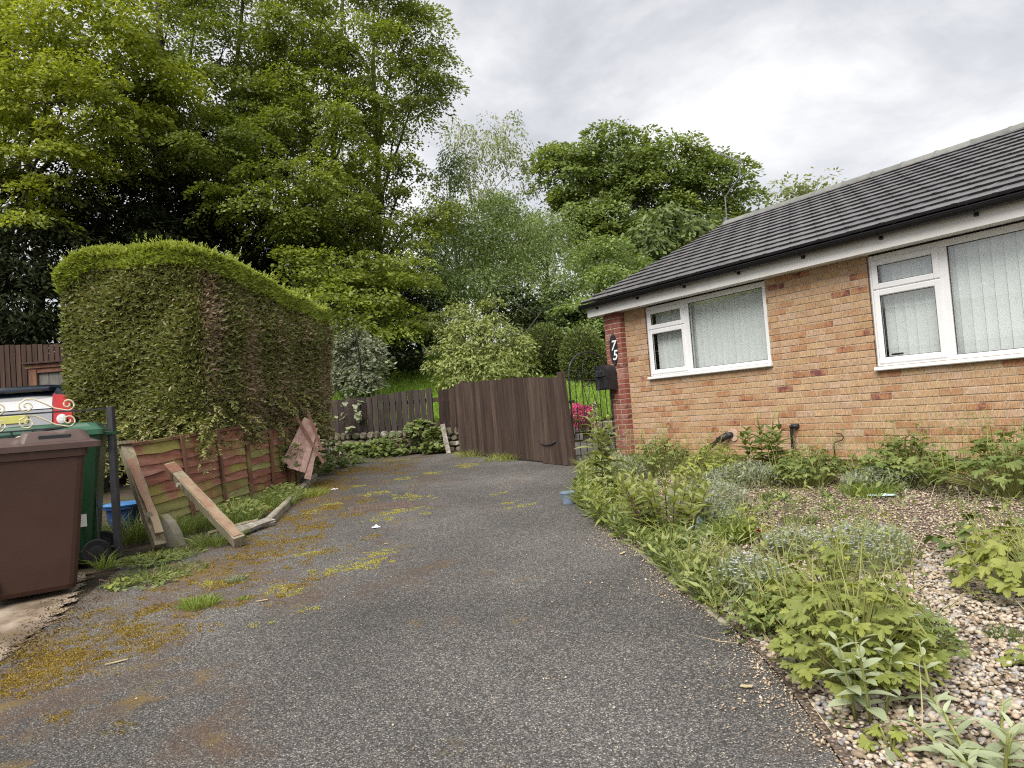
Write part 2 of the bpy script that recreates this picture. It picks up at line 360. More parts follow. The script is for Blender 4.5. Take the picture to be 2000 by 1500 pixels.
    def pebmat(name, stops):
        m, nt, out = new_mat(name)
        a = nd(nt, 'ShaderNodeAttribute', {'attribute_name': 'rnd'})
        c = ramp(nt, a.outputs['Fac'], stops)
        v, _ = base_vec(nt)
        n = nd(nt, 'ShaderNodeTexNoise', Vector=v, Scale=90.0, Detail=4.0)
        c = mix(nt, 0.6, c, ramp(nt, n.outputs[0], [(0.3, 0.7), (0.7, 1.2)]), 'MULTIPLY')
        bs = nd(nt, 'ShaderNodeBsdfPrincipled', Base_Color=c, Roughness=0.7)
        bs.inputs['Specular IOR Level'].default_value = 0.35
        nt.links.new(bs.outputs[0], out.inputs['Surface'])
    pebmat('pebble', [(0.0, (0.22, 0.165, 0.11)), (0.2, (0.34, 0.265, 0.185)), (0.4, (0.44, 0.36, 0.265)), (0.6, (0.51, 0.445, 0.35)), (0.75, (0.38, 0.36, 0.35)),
                      (0.85, (0.23, 0.22, 0.225)), (0.93, (0.58, 0.52, 0.45)), (1.0, (0.44, 0.30, 0.19))])
    pebmat('gravel', [(0.0, (0.22, 0.16, 0.105)), (0.3, (0.36, 0.275, 0.185)), (0.6, (0.47, 0.375, 0.265)), (0.85, (0.54, 0.45, 0.34)), (1.0, (0.62, 0.55, 0.46))])

    # window glass: clear with a fresnel reflection
    m, nt, out = new_mat('glass')
    lw_ = nd(nt, 'ShaderNodeLayerWeight', Blend=0.5)
    fac_ = math_n(nt, 'ADD', math_n(nt, 'MULTIPLY', math_n(nt, 'POWER', lw_.outputs['Facing'], 3.0), 0.6), 0.115)
    tr = nd(nt, 'ShaderNodeBsdfTransparent', Color=(0.96, 0.975, 0.97, 1))
    gl = nd(nt, 'ShaderNodeBsdfGlossy', Roughness=0.015)
    ms = nd(nt, 'ShaderNodeMixShader', Fac=fac_)
    nt.links.new(tr.outputs[0], ms.inputs[1])
    nt.links.new(gl.outputs[0], ms.inputs[2])
    nt.links.new(ms.outputs[0], out.inputs['Surface'])

    leafmat('leaf_sycamore', (0.062, 0.10, 0.017), (0.32, 0.375, 0.065), trans=0.38)
    leafmat('leaf_sycamore_lime', (0.095, 0.14, 0.017), (0.39, 0.43, 0.06), trans=0.42)
    leafmat('leaf_sycamore_far', (0.08, 0.125, 0.03), (0.29, 0.36, 0.10), trans=0.35)
    leafmat('leaf_chestnut', (0.08, 0.12, 0.04), (0.20, 0.25, 0.085), trans=0.3)
    leafmat('leaf_birch', (0.17, 0.21, 0.085), (0.34, 0.38, 0.17), trans=0.35)
    leafmat('leaf_olive', (0.10, 0.155, 0.045), (0.28, 0.36, 0.12), trans=0.33)
    leafmat('leaf_shrub_pale', (0.15, 0.19, 0.055), (0.42, 0.46, 0.17), trans=0.33)
    leafmat('leaf_variegated', (0.10, 0.125, 0.07), (0.36, 0.38, 0.27), trans=0.25)
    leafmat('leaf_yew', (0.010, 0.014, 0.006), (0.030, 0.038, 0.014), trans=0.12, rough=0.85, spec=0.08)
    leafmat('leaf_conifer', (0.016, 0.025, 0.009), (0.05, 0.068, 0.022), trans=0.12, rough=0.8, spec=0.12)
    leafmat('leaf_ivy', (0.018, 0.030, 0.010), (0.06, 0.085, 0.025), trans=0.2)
    leafmat('leaf_topiary', (0.08, 0.11, 0.03), (0.18, 0.22, 0.06), trans=0.2)
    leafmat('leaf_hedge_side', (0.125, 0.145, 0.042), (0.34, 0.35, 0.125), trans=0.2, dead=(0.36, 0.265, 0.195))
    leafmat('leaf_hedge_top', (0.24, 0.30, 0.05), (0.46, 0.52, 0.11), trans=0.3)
    leafmat('leaf_weed', (0.10, 0.15, 0.04), (0.28, 0.33, 0.10), trans=0.35)
    leafmat('leaf_lime', (0.20, 0.25, 0.05), (0.40, 0.43, 0.11), trans=0.38)
    leafmat('leaf_geum', (0.16, 0.205, 0.05), (0.38, 0.40, 0.10), trans=0.35)
    leafmat('leaf_dark', (0.075, 0.115, 0.03), (0.20, 0.25, 0.075), trans=0.3)
    leafmat('leaf_spear', (0.18, 0.22, 0.07), (0.38, 0.41, 0.15), trans=0.35)
    leafmat('leaf_silver', (0.28, 0.33, 0.19), (0.48, 0.53, 0.36), trans=0.3, rough=0.8)
    leafmat('leaf_grey', (0.19, 0.22, 0.13), (0.36, 0.39, 0.25), trans=0.3)
    leafmat('grass', (0.13, 0.20, 0.03), (0.30, 0.37, 0.08), trans=0.35)
    leafmat('grass_lawn', (0.16, 0.26, 0.03), (0.30, 0.42, 0.07), trans=0.35)
    leafmat('moss_gold', (0.15, 0.095, 0.025), (0.40, 0.29, 0.055), trans=0.15, rough=0.95, spec=0.1)
    leafmat('moss_lime', (0.28, 0.255, 0.055), (0.54, 0.50, 0.13), trans=0.15, rough=0.95, spec=0.1)
    leafmat('petal_blue', (0.52, 0.58, 0.70), (0.74, 0.78, 0.84), trans=0.3)
    leafmat('petal_pink', (0.60, 0.03, 0.20), (0.80, 0.14, 0.38), trans=0.3)
    leafmat('petal_red', (0.16, 0.006, 0.014), (0.28, 0.014, 0.03), trans=0.2)
    leafmat('petal_yellow', (0.66, 0.52, 0.02), (0.78, 0.66, 0.05), trans=0.2)
    leafmat('petal_cream', (0.48, 0.47, 0.32), (0.62, 0.60, 0.45), trans=0.3)


make_materials()


# ------------------------------------------------------------------ mesh builders
INV = {}


def tag(o, label=None, cat=None, group=None, kind=None):
    if label:
        o['label'] = label
    if cat:
        o['category'] = cat
    if group:
        o['group'] = group
    if kind:
        o['kind'] = kind
    return o


def thing(name, label, cat, loc=(0, 0, 0), rotz=0.0, group=None):
    o = D.objects.new(name, None)
    o.empty_display_size = 0.1
    COL.objects.link(o)
    o.location = loc
    o.rotation_euler = (0, 0, rotz)
    M = Matrix.Translation(loc) @ Matrix.Rotation(rotz, 4, 'Z')
    INV[o.name] = M.inverted()
    return tag(o, label, cat, group)


def link(name, mesh, material, parent=None, kind=None, matrix=None):
    """matrix: world matrix of this object (parents carry translation + z rotation only)."""
    if material is not None and not mesh.materials:
        mesh.materials.append(MATS[material])
    o = D.objects.new(name, mesh)
    COL.objects.link(o)
    Mw = matrix if matrix is not None else Matrix.Identity(4)
    if parent is not None:
        o.parent = parent
        Mw = INV[parent.name] @ Mw
        INV[o.name] = INV[parent.name] if False else (Mw.inverted() @ INV[parent.name])
    o.matrix_basis = Mw
    if parent is None:
        INV[o.name] = Mw.inverted()
    if kind:
        o['kind'] = kind
    return o


def np_mesh(name, V, F, attrs=None, smooth=False):
    """V (n,3) float array, F (m,k) int array with constant k."""
    V = np.asarray(V, dtype=np.float32)
    F = np.asarray(F, dtype=np.int32)
    me = D.meshes.new(name)
    me.vertices.add(len(V))
    me.vertices.foreach_set('co', V.ravel())
    k = F.shape[1]
    me.loops.add(F.size)
    me.loops.foreach_set('vertex_index', F.ravel())
    me.polygons.add(len(F))
    me.polygons.foreach_set('loop_start', np.arange(0, F.size, k, dtype=np.int32))
    me.polygons.foreach_set('loop_total', np.full(len(F), k, dtype=np.int32))
    if smooth:
        me.polygons.foreach_set('use_smooth', np.ones(len(F), dtype=bool))
    for an, av in (attrs or {}).items():
        a = me.attributes.new(an, 'FLOAT', 'POINT')
        a.data.foreach_set('value', np.asarray(av, dtype=np.float32))
    me.update(calc_edges=True)
    return me


class MB:
    """Collects simple solids into one mesh."""

    def __init__(s):
        s.v = []
        s.f = []
        s.r = []

    def add(s, vs, fs, r=0.0):
        o = len(s.v)
        s.v += [tuple(p) for p in vs]
        s.r += [r] * len(vs)
        s.f += [tuple(i + o for i in f) for f in fs]
        return s

    def box(s, x0, x1, y0, y1, z0, z1, b=0.0, r=0.0):
        if b <= 0:
            vs = [(x, y, z) for z in (z0, z1) for y in (y0, y1) for x in (x0, x1)]
            return s.add(vs, [(0, 2, 3, 1), (4, 5, 7, 6), (0, 1, 5, 4), (2, 6, 7, 3), (0, 4, 6, 2), (1, 3, 7, 5)], r)
        b = min(b, (x1 - x0) * .45, (y1 - y0) * .45, (z1 - z0) * .45)
        vs = []
        idx = {}
        for i, x in enumerate((x0, x1)):
            for j, y in enumerate((y0, y1)):
                for k, z in enumerate((z0, z1)):
                    sx, sy, sz = (1 if i == 0 else -1), (1 if j == 0 else -1), (1 if k == 0 else -1)
                    for a, p in enumerate(((x, y + sy * b, z + sz * b), (x + sx * b, y, z + sz * b), (x + sx * b, y + sy * b, z))):
                        idx[(i, j, k, a)] = len(vs)
                        vs.append(p)
        g = lambda i, j, k, a: idx[(i, j, k, a)]
        fs = []
        for i in (0, 1):
            q = [g(i, 0, 0, 0), g(i, 0, 1, 0), g(i, 1, 1, 0), g(i, 1, 0, 0)]
            fs.append(q if i == 0 else q[::-1])
            q = [g(0, i, 0, 1), g(1, i, 0, 1), g(1, i, 1, 1), g(0, i, 1, 1)]
            fs.append(q if i == 0 else q[::-1])
            q = [g(0, 0, i, 2), g(0, 1, i, 2), g(1, 1, i, 2), g(1, 0, i, 2)]
            fs.append(q if i == 0 else q[::-1])
        for j in (0, 1):
            for k in (0, 1):
                fs.append([g(0, j, k, 1), g(0, j, k, 2), g(1, j, k, 2), g(1, j, k, 1)][::(1 if j == k else -1)])
        for i in (0, 1):
            for k in (0, 1):
                fs.append([g(i, 0, k, 0), g(i, 0, k, 2), g(i, 1, k, 2), g(i, 1, k, 0)][::(-1 if i == k else 1)])
        for i in (0, 1):
            for j in (0, 1):
                fs.append([g(i, j, 0, 0), g(i, j, 0, 1), g(i, j, 1, 1), g(i, j, 1, 0)][::(1 if i == j else -1)])
        for i in (0, 1):
            for j in (0, 1):
                for k in (0, 1):
                    t = [g(i, j, k, 0), g(i, j, k, 1), g(i, j, k, 2)]
                    fs.append(t if (i + j + k) % 2 == 1 else t[::-1])
        return s.add(vs, fs, r)

    def beam(s, a, b, w, h, up=(0, 0, 1), bev=0.0, r=0.0, jit=0.0):
        """Bar from a to b, w wide, h thick along up."""
        a, b, up = Vector(a), Vector(b), Vector(up)
        d = b - a
        L = d.length
        d.normalize()
        x = d.cross(up)
        if x.length < 1e-5:
            x = Vector((1, 0, 0))
        x.normalize()
        z = x.cross(d)
        M = Matrix((x, d, z)).transposed()
        t = MB().box(-w / 2, w / 2, 0, L, -h / 2, h / 2, bev)
        vs = []
        for p in t.v:
            q = Vector(p)
            if jit:
                q += Vector((random.uniform(-jit, jit), random.uniform(-jit, jit), random.uniform(-jit, jit)))
            vs.append(a + M @ q)
        return s.add(vs, t.f, r)

    def tube(s, pts, rad, n=6, caps=True, r=0.0):
        pts = [Vector(p) for p in pts]
        if not isinstance(rad, (list, tuple)):
            rad = [rad] * len(pts)
        vs = []
        ref = Vector((0.31, 0.17, 0.93)).normalized()
        for i, p in enumerate(pts):
            d = (pts[min(i + 1, len(pts) - 1)] - pts[max(i - 1, 0)])
            if d.length < 1e-9:
                d = Vector((0, 0, 1))
            d.normalize()
            x = d.cross(ref)
            if x.length < 1e-3:
                x = d.cross(Vector((1, 0, 0)))
            x.normalize()
            y = d.cross(x)
            for k in range(n):
                a = 2 * pi * k / n
                vs.append(p + (x * math.cos(a) + y * math.sin(a)) * rad[i])
        fs = []
        for i in range(len(pts) - 1):
            for k in range(n):
                k2 = (k + 1) % n
                fs.append((i * n + k, i * n + k2, (i + 1) * n + k2, (i + 1) * n + k))
        if caps:
            fs.append(tuple(range(n))[::-1])
            fs.append(tuple((len(pts) - 1) * n + k for k in range(n)))
        return s.add(vs, fs, r)

    def prism(s, poly, ax, d0, d1, r=0.0):
        """Extrude 2D poly. ax: function (u, v, d) -> xyz."""
        n = len(poly)
        vs = [ax(u, v, d0) for u, v in poly] + [ax(u, v, d1) for u, v in poly]
        fs = [tuple(range(n))[::-1], tuple(range(n, 2 * n))]
        for i in range(n):
            j = (i + 1) % n
            fs.append((i, j, n + j, n + i))
        return s.add(vs, fs, r)

    def lathe(s, prof, n=20, M=None, r=0.0):
        vs = []
        for (q, z) in prof:
            for k in range(n):
                a = 2 * pi * k / n
                p = Vector((q * math.cos(a), q * math.sin(a), z))
                vs.append(M @ p if M else p)
        fs = []
        for i in range(len(prof) - 1):
            for k in range(n):
                k2 = (k + 1) % n
                fs.append((i * n + k, i * n + k2, (i + 1) * n + k2, (i + 1) * n + k))
        fs.append(tuple(range(n))[::-1])
        fs.append(tuple((len(prof) - 1) * n + k for k in range(n)))
        return s.add(vs, fs, r)

    def xf(s, M):
        s.v = [tuple(M @ Vector(p)) for p in s.v]
        return s

    def mesh(s, name, smooth=False, rnd=False):
        me = D.meshes.new(name)
        me.from_pydata(s.v, [], s.f)
        if rnd:
            a = me.attributes.new('rnd', 'FLOAT', 'POINT')
            a.data.foreach_set('value', np.array(s.r, dtype=np.float32))
        if smooth:
            me.polygons.foreach_set('use_smooth', np.ones(len(me.polygons), dtype=bool))
        me.update()
        return me

    def build(s, name, material, parent=None, world=True, smooth=False, kind=None, rnd=False):
        """world=True: vertices are world coordinates; False: they are in the parent's frame."""
        if parent is not None and world:
            M = INV[parent.name]
            s.v = [tuple(M @ Vector(p)) for p in s.v]
        me = s.mesh(name, smooth, rnd)
        o = D.objects.new(name, me)
        me.materials.append(MATS[material])
        COL.objects.link(o)
        if parent is not None:
            o.parent = parent
            INV[o.name] = INV[parent.name]
        else:
            INV[o.name] = Matrix.Identity(4)
        if kind:
            o['kind'] = kind
        return o


# ------------------------------------------------------------------ terrain
SL = 0.045
_WX = [-60, -12, -3.7, -1.2, 0.0, 1.0, 4.0, 9.0, 60]
_WY = [18, 16.6, 14.0, 13.05, 13.0, 13.3, 15.6, 19.0, 30]


def yw(x):
    return np.interp(x, _WX, _WY)


def gz(x, y):
    x = np.asarray(x, dtype=float)
    y = np.asarray(y, dtype=float)
    base = SL * np.clip(y, -40, 16)
    d = y - yw(x)
    step = np.interp(x, [-1.0, 0.4], [0.42, 0.26])
    rise = np.where(d > 0, step + 0.225 * np.clip(d, 0, 10) + 0.10 * np.clip(d - 10, 0, 45), 0.0)
    return base + rise


def gp(x, y, dz=0.0):
    return Vector((x, y, float(gz(x, y)) + dz))


def grid_mesh(name, xs, ys, dz=0.0, keep=None):
    X, Y = np.meshgrid(np.array(xs), np.array(ys))
    Z = gz(X, Y) + dz
    nx, ny = len(xs), len(ys)
    V = np.stack([X.ravel(), Y.ravel(), Z.ravel()], 1)
    i = np.arange((ny - 1) * (nx - 1))
    r, c = i // (nx - 1), i % (nx - 1)
    a = r * nx + c
    F = np.stack([a, a + 1, a + nx + 1, a + nx], 1)
    if keep is not None:
        cx = X.ravel()[F].mean(1)
        cy = Y.ravel()[F].mean(1)
        F = F[keep(cx, cy)]
    return np_mesh(name, V, F, smooth=True)


xs = sorted(set(np.round(np.concatenate([np.linspace(-400, -30, 12), np.linspace(-30, -8, 23), np.linspace(-8, 8, 65), np.linspace(8, 30, 23), np.linspace(30, 400, 12)]), 3)))
ys = sorted(set(np.round(np.concatenate([np.linspace(-300, -20, 10), np.linspace(-20, 10, 31), np.linspace(10, 22, 49), np.linspace(22, 60, 39), np.linspace(60, 700, 14)]), 3)))
link('ground', grid_mesh('ground', xs, ys, -0.012), 'soil', kind='structure')
lawn_x = np.linspace(-9, 16, 101)
lawn_y = np.linspace(12.8, 27, 72)
link('lawn', grid_mesh('lawn', lawn_x, lawn_y, 0.012, keep=lambda x, y: (y > yw(x) + 0.22) & (y < yw(x) + 9.5)), 'lawn', kind='structure')


def sheet(name, poly, dz, material):
    m = MB()
    m.add([(x, y, SL * y + dz) for x, y in poly], [tuple(range(len(poly)))])
    return m.build(name, material, kind='structure')


HU = Vector((0.558, -0.83, 0)).normalized()        # along the house front, towards the near right
HN = Vector((-0.83, -0.558, 0)).normalized()       # out of the house front
HO = Vector((1.526, 10.702, 0))
HROT = math.atan2(HU.y, HU.x)


def hw(s, back, z):
    p = HO + HU * s - HN * back
    return Vector((p.x, p.y, z))


bed_edge = [(1.28, 10.35), (0.98, 9.3), (0.74, 8.2), (0.57, 7.2), (0.55, 6.7), (0.66, 5.9), (0.74, 5.4), (0.80, 4.9), (0.85, 4.4), (0.90, 4.0), (0.94, 3.6),
            (0.965, 3.2), (0.966, 2.9), (0.948, 2.55), (0.92, 2.2), (0.90, 1.5), (0.86, -6.0)]
BE_Y = np.array([p[1] for p in bed_edge])[::-1]
BE_X = np.array([p[0] for p in bed_edge])[::-1]


def edge_x(y):
    return np.interp(y, BE_Y, BE_X)


def wall_y(x):
    """front of the house wall: y at given x"""
    return HO.y + (x - HO.x) * (HU.y / HU.x)


drive = [(-9, -12), (-9, 3.1), (-2.75, 3.5), (-2.9, 4.4), (-3.1, 5.2), (-3.3, 6.1), (-2.5, 6.3), (-2.6, 7.0), (-2.85, 8.35), (-3.0, 10.6), (-3.6, 13.75),
         (-1.2, 12.85), (0.0, 12.9), (1.0, 13.1), (2.0, 11.6), (1.5, 10.72)]
drive += [(x, y) for x, y in bed_edge] + [(0.86, -12)]
sheet('driveway', drive, 0.004, 'tarmac')
bed = bed_edge[::1] + [(8.0, -6.0), (8.0, 1.2)] + [(hw(s, 0.02, 0).x, hw(s, 0.02, 0).y) for s in (7.6, 4.0, 0.4, 0.0)]
sheet('gravel_bed', bed, 0.014, 'gravel_bed')
rc = random.Random(3)
cs_ = [(-9, 3.12)]
for (xa, ya), (xb, yb) in (((-5.2, 3.42), (-2.76, 3.66)), ((-2.76, 3.66), (-2.92, 4.45)), ((-2.92, 4.45), (-3.4, 5.6))):
    for k in range(40):
        w1 = .05 * math.sin(k * .9 + xa) + .03 * math.sin(k * 2.3)
        cs_.append((xa + (xb - xa) * k / 40 + w1 * .6 + rc.uniform(-.02, .02), ya + (yb - ya) * k / 40 + w1 * .6 + rc.uniform(-.02, .02)))
sheet('concrete_slab', cs_ + [(-3.4, 5.6), (-9, 5.6)], 0.008, 'concrete')


# ------------------------------------------------------------------ the bungalow (frame: x along front, y into the house, z up)
house = thing('bungalow', 'tan brick bungalow with dark tiled roof and white window frames', 'house', HO, HROT)
HW = Matrix.Translation(HO) @ Matrix.Rotation(HROT, 4, 'Z')
S1 = 7.6
W1 = (0.79, 2.79, 1.585, 2.57)
W2 = (4.05, 6.45, 1.42, 2.57)
CAM_POS = Vector((0, 0, CAM_H))


def on_screen(p, margin=30):
    x, y, d = px_of(p)
    return d > 0 and -margin < x < 2000 + margin and -margin < y < 1500 + margin


# shell: mortar backing with two openings, other walls
m = MB()
y0, y1 = 0.007, 0.11
m.box(0.34, W1[0], y0, y1, 0.2, 2.59)
m.box(W1[0], W1[1], y0, y1, 0.2, W1[2])
m.box(W1[1], W2[0], y0, y1, 0.2, 2.59)
m.box(W2[0], W2[1], y0, y1, 0.2, W2[2])
m.box(W2[1], S1, y0, y1, 0.2, 2.59)
front = m.build('front_wall', 'mortar', house, world=False)
m = MB()
m.box(0.0, 0.1, 0.111, 6.9, 0.2, 2.58)
m.box(S1 - 0.1, S1, 0.111, 6.9, 0.2, 2.58)
m.box(0.1, S1 - 0.1, 6.8, 6.9, 0.2, 2.58)
m.prism([(0.0, 2.601), (6.9, 2.601), (3.3, 4.2)], lambda u_, v_, d: (d, u_, v_), 0.0, 0.1)
m.prism([(0.0, 2.601), (6.9, 2.601), (3.3, 4.2)], lambda u_, v_, d: (d, u_, v_), S1 - 0.1, S1)
m.build('side_wall', 'brick_tan', house, world=False)
m = MB()
m.box(0.1, S1 - 0.1, 0.111, 6.8, 0.2, 0.25)
m.box(0.1, S1 - 0.1, 0.111, 6.8, 2.59, 2.6)
m.box(0.1, S1 - 0.1, 1.9, 1.95, 0.25, 2.59)
m.box(3.4, 3.45, 0.111, 1.9, 0.25, 2.59)
m.build('room', 'room_dark', house, world=False)
m = MB()
m.box(0.36, S1, -0.004, 0.006, 0.2, 0.322)
m.build('plinth', 'render_grey', house, world=False)


def brick_mesh(L, depth, k, y_front):
    m = MB().box(0, L, y_front, y_front + depth, 0, 0.065, 0.0035)
    rr = random.Random(k)
    m.v = [(x + rr.uniform(-.0015, .0015), y + rr.uniform(-.002, .0015), z + rr.uniform(-.0012, .0012)) for x, y, z in m.v]
    return m


bricks = []
zc = 0.334
row = 0
while zc < 2.565:
    off = (0.0 if row % 2 == 0 else -0.1125) + 0.352
    s = off
    while s < S1:
        a, b = max(s, 0.352), min(s + 0.215, S1)
        segs = [(a, b)]
        for (o0, o1, oz0, oz1) in (W1, W2):
            if zc + 0.04 > oz0 - 0.03 and zc < oz1:
                ns = []
                for (p, q) in segs:
                    if q <= o0 or p >= o1:
                        ns.append((p, q))
                    else:
                        if p < o0:
                            ns.append((p, o0))
                        if q > o1:
                            ns.append((o1, q))
                segs = ns
        for (p, q) in segs:
            if q - p > 0.02:
                bricks.append((p, q, zc + random.uniform(-.001, .001)))
        s += 0.225
    zc += 0.075
    row += 1
ranked = sorted(bricks, key=lambda b: ((not on_screen(HW @ Vector(((b[0] + b[1]) / 2, 0, b[2])))), (HW @ Vector((b[0], 0, b[2])) - CAM_POS).length))
variants = []
for k in range(8):
    me = brick_mesh(0.215, 0.055, k, 0.0).mesh('brick', rnd=True)
    variants.append(me)
for i, (p, q, z) in enumerate(ranked[:300]):
    M = HW @ Matrix.Translation((p, random.uniform(-.0015, .0015), z)) @ Matrix.Diagonal(((q - p) / 0.215, 1, 1, 1))
    link('brick', variants[i % 8], 'brick_tan', front, matrix=M)
m = MB()
for i, (p, q, z) in enumerate(ranked[300:]):
    t = brick_mesh(q - p, 0.055, 100 + i, random.uniform(-.0015, .0015))
    m.add([(x + p, y, zz + z) for x, y, zz in t.v], t.f, random.random())
m.build('brickwork', 'brick_tan', front, world=False, rnd=True, kind='stuff')

# red brick pier at the corner
m = MB().box(0.006, 0.339, -0.083, 0.10, 0.2, 2.58)
pier = m.build('pier', 'mortar_pink', house, world=False)
pv = {}
for L in (0.215, 0.105, 0.102):
    for k in range(3):
        pv[(L, k)] = brick_mesh(L, 0.15, 900 + k, -0.09).mesh('brick', rnd=True)
zc, row = 0.334, 0
while zc < 2.565:
    parts = ((0.0, 0.215), (0.225, 0.12)) if row % 2 == 0 else ((0.0, 0.12), (0.13, 0.215))
    for k, (p, L) in enumerate(parts):
        me = pv[(0.215, random.randrange(3))]
        p += .002
        L -= .004
        link('brick', me, 'brick_red', pier, matrix=HW @ Matrix.Translation((p, random.uniform(-.001, .001), zc + .002)) @ Matrix.Diagonal((L / 0.215, 1, .94, 1)))
    zc += 0.075
    row += 1

# eaves: soffit, fascia, gutter
MB().box(-0.21, S1 + .2, -0.20, 0.0065, 2.586, 2.598).build('soffit', 'fascia_white', house, world=False)
fas = MB().box(-0.21, S1 + .2, -0.222, -0.2005, 2.573, 2.755, 0.002)
fas.box(-0.21, -0.19, -0.2002, 3.3, 2.573, 2.585)
fas.build('fascia', 'fascia_white', house, world=False)
m = MB()
prof = []
R0 = 0.060
for k in range(11):
    a = pi + pi * k / 10
    prof.append((R0 * math.cos(a), R0 * math.sin(a)))
for k in range(10, -1, -1):
    a = pi + pi * k / 10
    prof.append(((R0 - .005) * math.cos(a), (R0 - .005) * math.sin(a)))
m.prism(prof, lambda u_, v_, d: (d, -0.284 + u_, 2.752 + v_), -0.27, S1 + .2)
m.box(-0.27, -0.262, -0.342, -0.226, 2.693, 2.752)
m.box(-0.272, S1 + .2, -0.349, -0.339, 2.748, 2.758)
gut = m.build('gutter', 'gutter_black', house, world=False)
sx = 0.02
while sx < S1:
    b = MB()
    pr = []
    for k in range(9):
        a = pi + pi * k / 8
        pr.append((0.066 * math.cos(a), 0.066 * math.sin(a)))
    for k in range(8, -1, -1):
        a = pi + pi * k / 8
        pr.append((0.0605 * math.cos(a), 0.0605 * math.sin(a)))
    b.prism(pr, lambda u_, v_, d: (d, -0.284 + u_, 2.752 + v_), sx, sx + 0.035)
    b.box(sx, sx + .035, -0.245, -0.2225, 2.667, 2.717)
    b.build('bracket', 'gutter_black', gut, world=False)
    sx += 0.86

# roof: overlapping interlocking tiles
EY, EZ, RY, RZ = -0.295, 2.785, 3.30, 4.335
alpha = math.atan2(RZ - EZ, RY - EY)
SLEN = math.hypot(RZ - EZ, RY - EY)
roof_m = MB()
roof_m.prism([(EY + .06, EZ - .02), (RY, RZ - .06), (RY, RZ - .09), (EY + .06, EZ - .05)], lambda u_, v_, d: (d, u_, v_), -0.22, S1 + .2)
roof_m.prism([(RY, RZ - .02), (RY * 2 - EY, EZ), (RY * 2 - EY, EZ - .05), (RY, RZ - .07)], lambda u_, v_, d: (d, u_, v_), -0.25, S1 + .2)
roof_m.prism([(-.2, 2.72), (RY, RZ - .06), (RY, RZ - .16), (.0, 2.68)], lambda u_, v_, d: (d, u_, v_), -0.235, -0.221)
roof = roof_m.build('roof', 'tile_grey', house, world=False)
NR = 14
g = (SLEN - .03) / NR
TW = 0.333
TH = 0.034


def tile_mesh(k):
    # local: x across, y up the slope, z normal. Flat interlocking tile with a roll at one side, thick butt
    rr = random.Random(k)
    ln = g + 0.075
    xs_ = [0.0, 0.02, TW * .5, TW - 0.052, TW - 0.045, TW - 0.012, TW - 0.004]
    zs_ = [0.0, 0.0, 0.0, 0.0, 0.004, 0.004, 0.0]
    t = MB()
    n = len(xs_)
    vs = []
    for (yy, lift) in ((0.0, TH - 0.004), (0.008, TH), (ln, 0.002)):
        for x, z in zip(xs_, zs_):
            vs.append((x, yy + rr.uniform(-.001, .001), z + lift + rr.uniform(-.001, .001)))
    for yy, lift in ((0.0, 0.0), (ln, -0.012)):
        for x in xs_:
            vs.append((x, yy, lift))
    fs = []
    for r_ in range(2):
        for i in range(n - 1):
            fs.append((r_ * n + i, r_ * n + i + 1, (r_ + 1) * n + i + 1, (r_ + 1) * n + i))
    for i in range(n - 1):
        fs.append((3 * n + i, 3 * n + i + 1, i + 1, i))
        fs.append((4 * n + i + 1, 4 * n + i, 2 * n + i, 2 * n + i + 1))
    fs.append((3 * n, 0, n, 2 * n, 4 * n))
    e = n - 1
    fs.append((3 * n + e, 4 * n + e, 2 * n + e, n + e, e))
    t.add(vs, fs)
    return t




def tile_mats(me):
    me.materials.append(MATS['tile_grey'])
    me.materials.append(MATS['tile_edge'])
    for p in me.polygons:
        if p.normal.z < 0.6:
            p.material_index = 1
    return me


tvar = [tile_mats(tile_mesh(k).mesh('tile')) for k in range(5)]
tiles = []
for r_ in range(NR):
    sx = -0.25 - (0.166 if r_ % 2 else 0.0)
    while sx < S1 + .1:
        a = max(sx, -0.25)
        w_ = sx + TW - a
        if w_ > 0.03:
            tiles.append((a, r_, w_))
        sx += TW


def tile_mat(a, r_, w_):
    j = random.uniform(-.003, .003)
    return HW @ Matrix.Translation((a, EY, EZ)) @ Matrix.Rotation(alpha, 4, 'X') @ Matrix.Translation((0, r_ * g + j, random.uniform(0, .002))) @ Matrix.Diagonal((w_ / TW, 1, 1, 1))


def tkey(t):
    p = tile_mat(*t).to_translation()
    return (not on_screen(p), (p - CAM_POS).length)


tiles.sort(key=tkey)
for i, t in enumerate(tiles[:300]):
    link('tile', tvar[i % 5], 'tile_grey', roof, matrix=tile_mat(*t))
m = MB()
for i, t in enumerate(tiles[300:]):
    M = HW.inverted() @ tile_mat(*t)
    tm = tile_mesh(i % 5)
    m.add([M @ Vector(p) for p in tm.v], tm.f)
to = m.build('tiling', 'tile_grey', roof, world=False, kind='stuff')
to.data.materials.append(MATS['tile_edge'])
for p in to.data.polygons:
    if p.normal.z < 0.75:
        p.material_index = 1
rp = [(-0.125, -0.055), (-0.095, -0.01), (-0.05, 0.028), (0, 0.042), (0.05, 0.028), (0.095, -0.01), (0.125, -0.055), (0.10, -0.055), (0, 0.02), (-0.10, -0.055)]
rmb = MB().prism(rp, lambda u_, v_, d: (d, u_, v_), 0.0, 0.445)
rmb.prism([(u_ * 1.06, v_ * 1.08 + .004) for u_, v_ in rp], lambda u_, v_, d: (d, u_, v_), 0.43, 0.458)
rme = rmb.mesh('ridge_tile')
sx = -0.27
while sx < S1:
    link('ridge_tile', rme, 'ridge_grey', roof, matrix=HW @ Matrix.Translation((sx, RY, RZ + .022 + random.uniform(-.003, .003))))
    sx += 0.455


# windows
def frame_bar(mb, x0, x1, z0, z1, y0, y1):
    mb.box(x0, x1, y0, y1, z0, z1, 0.006)


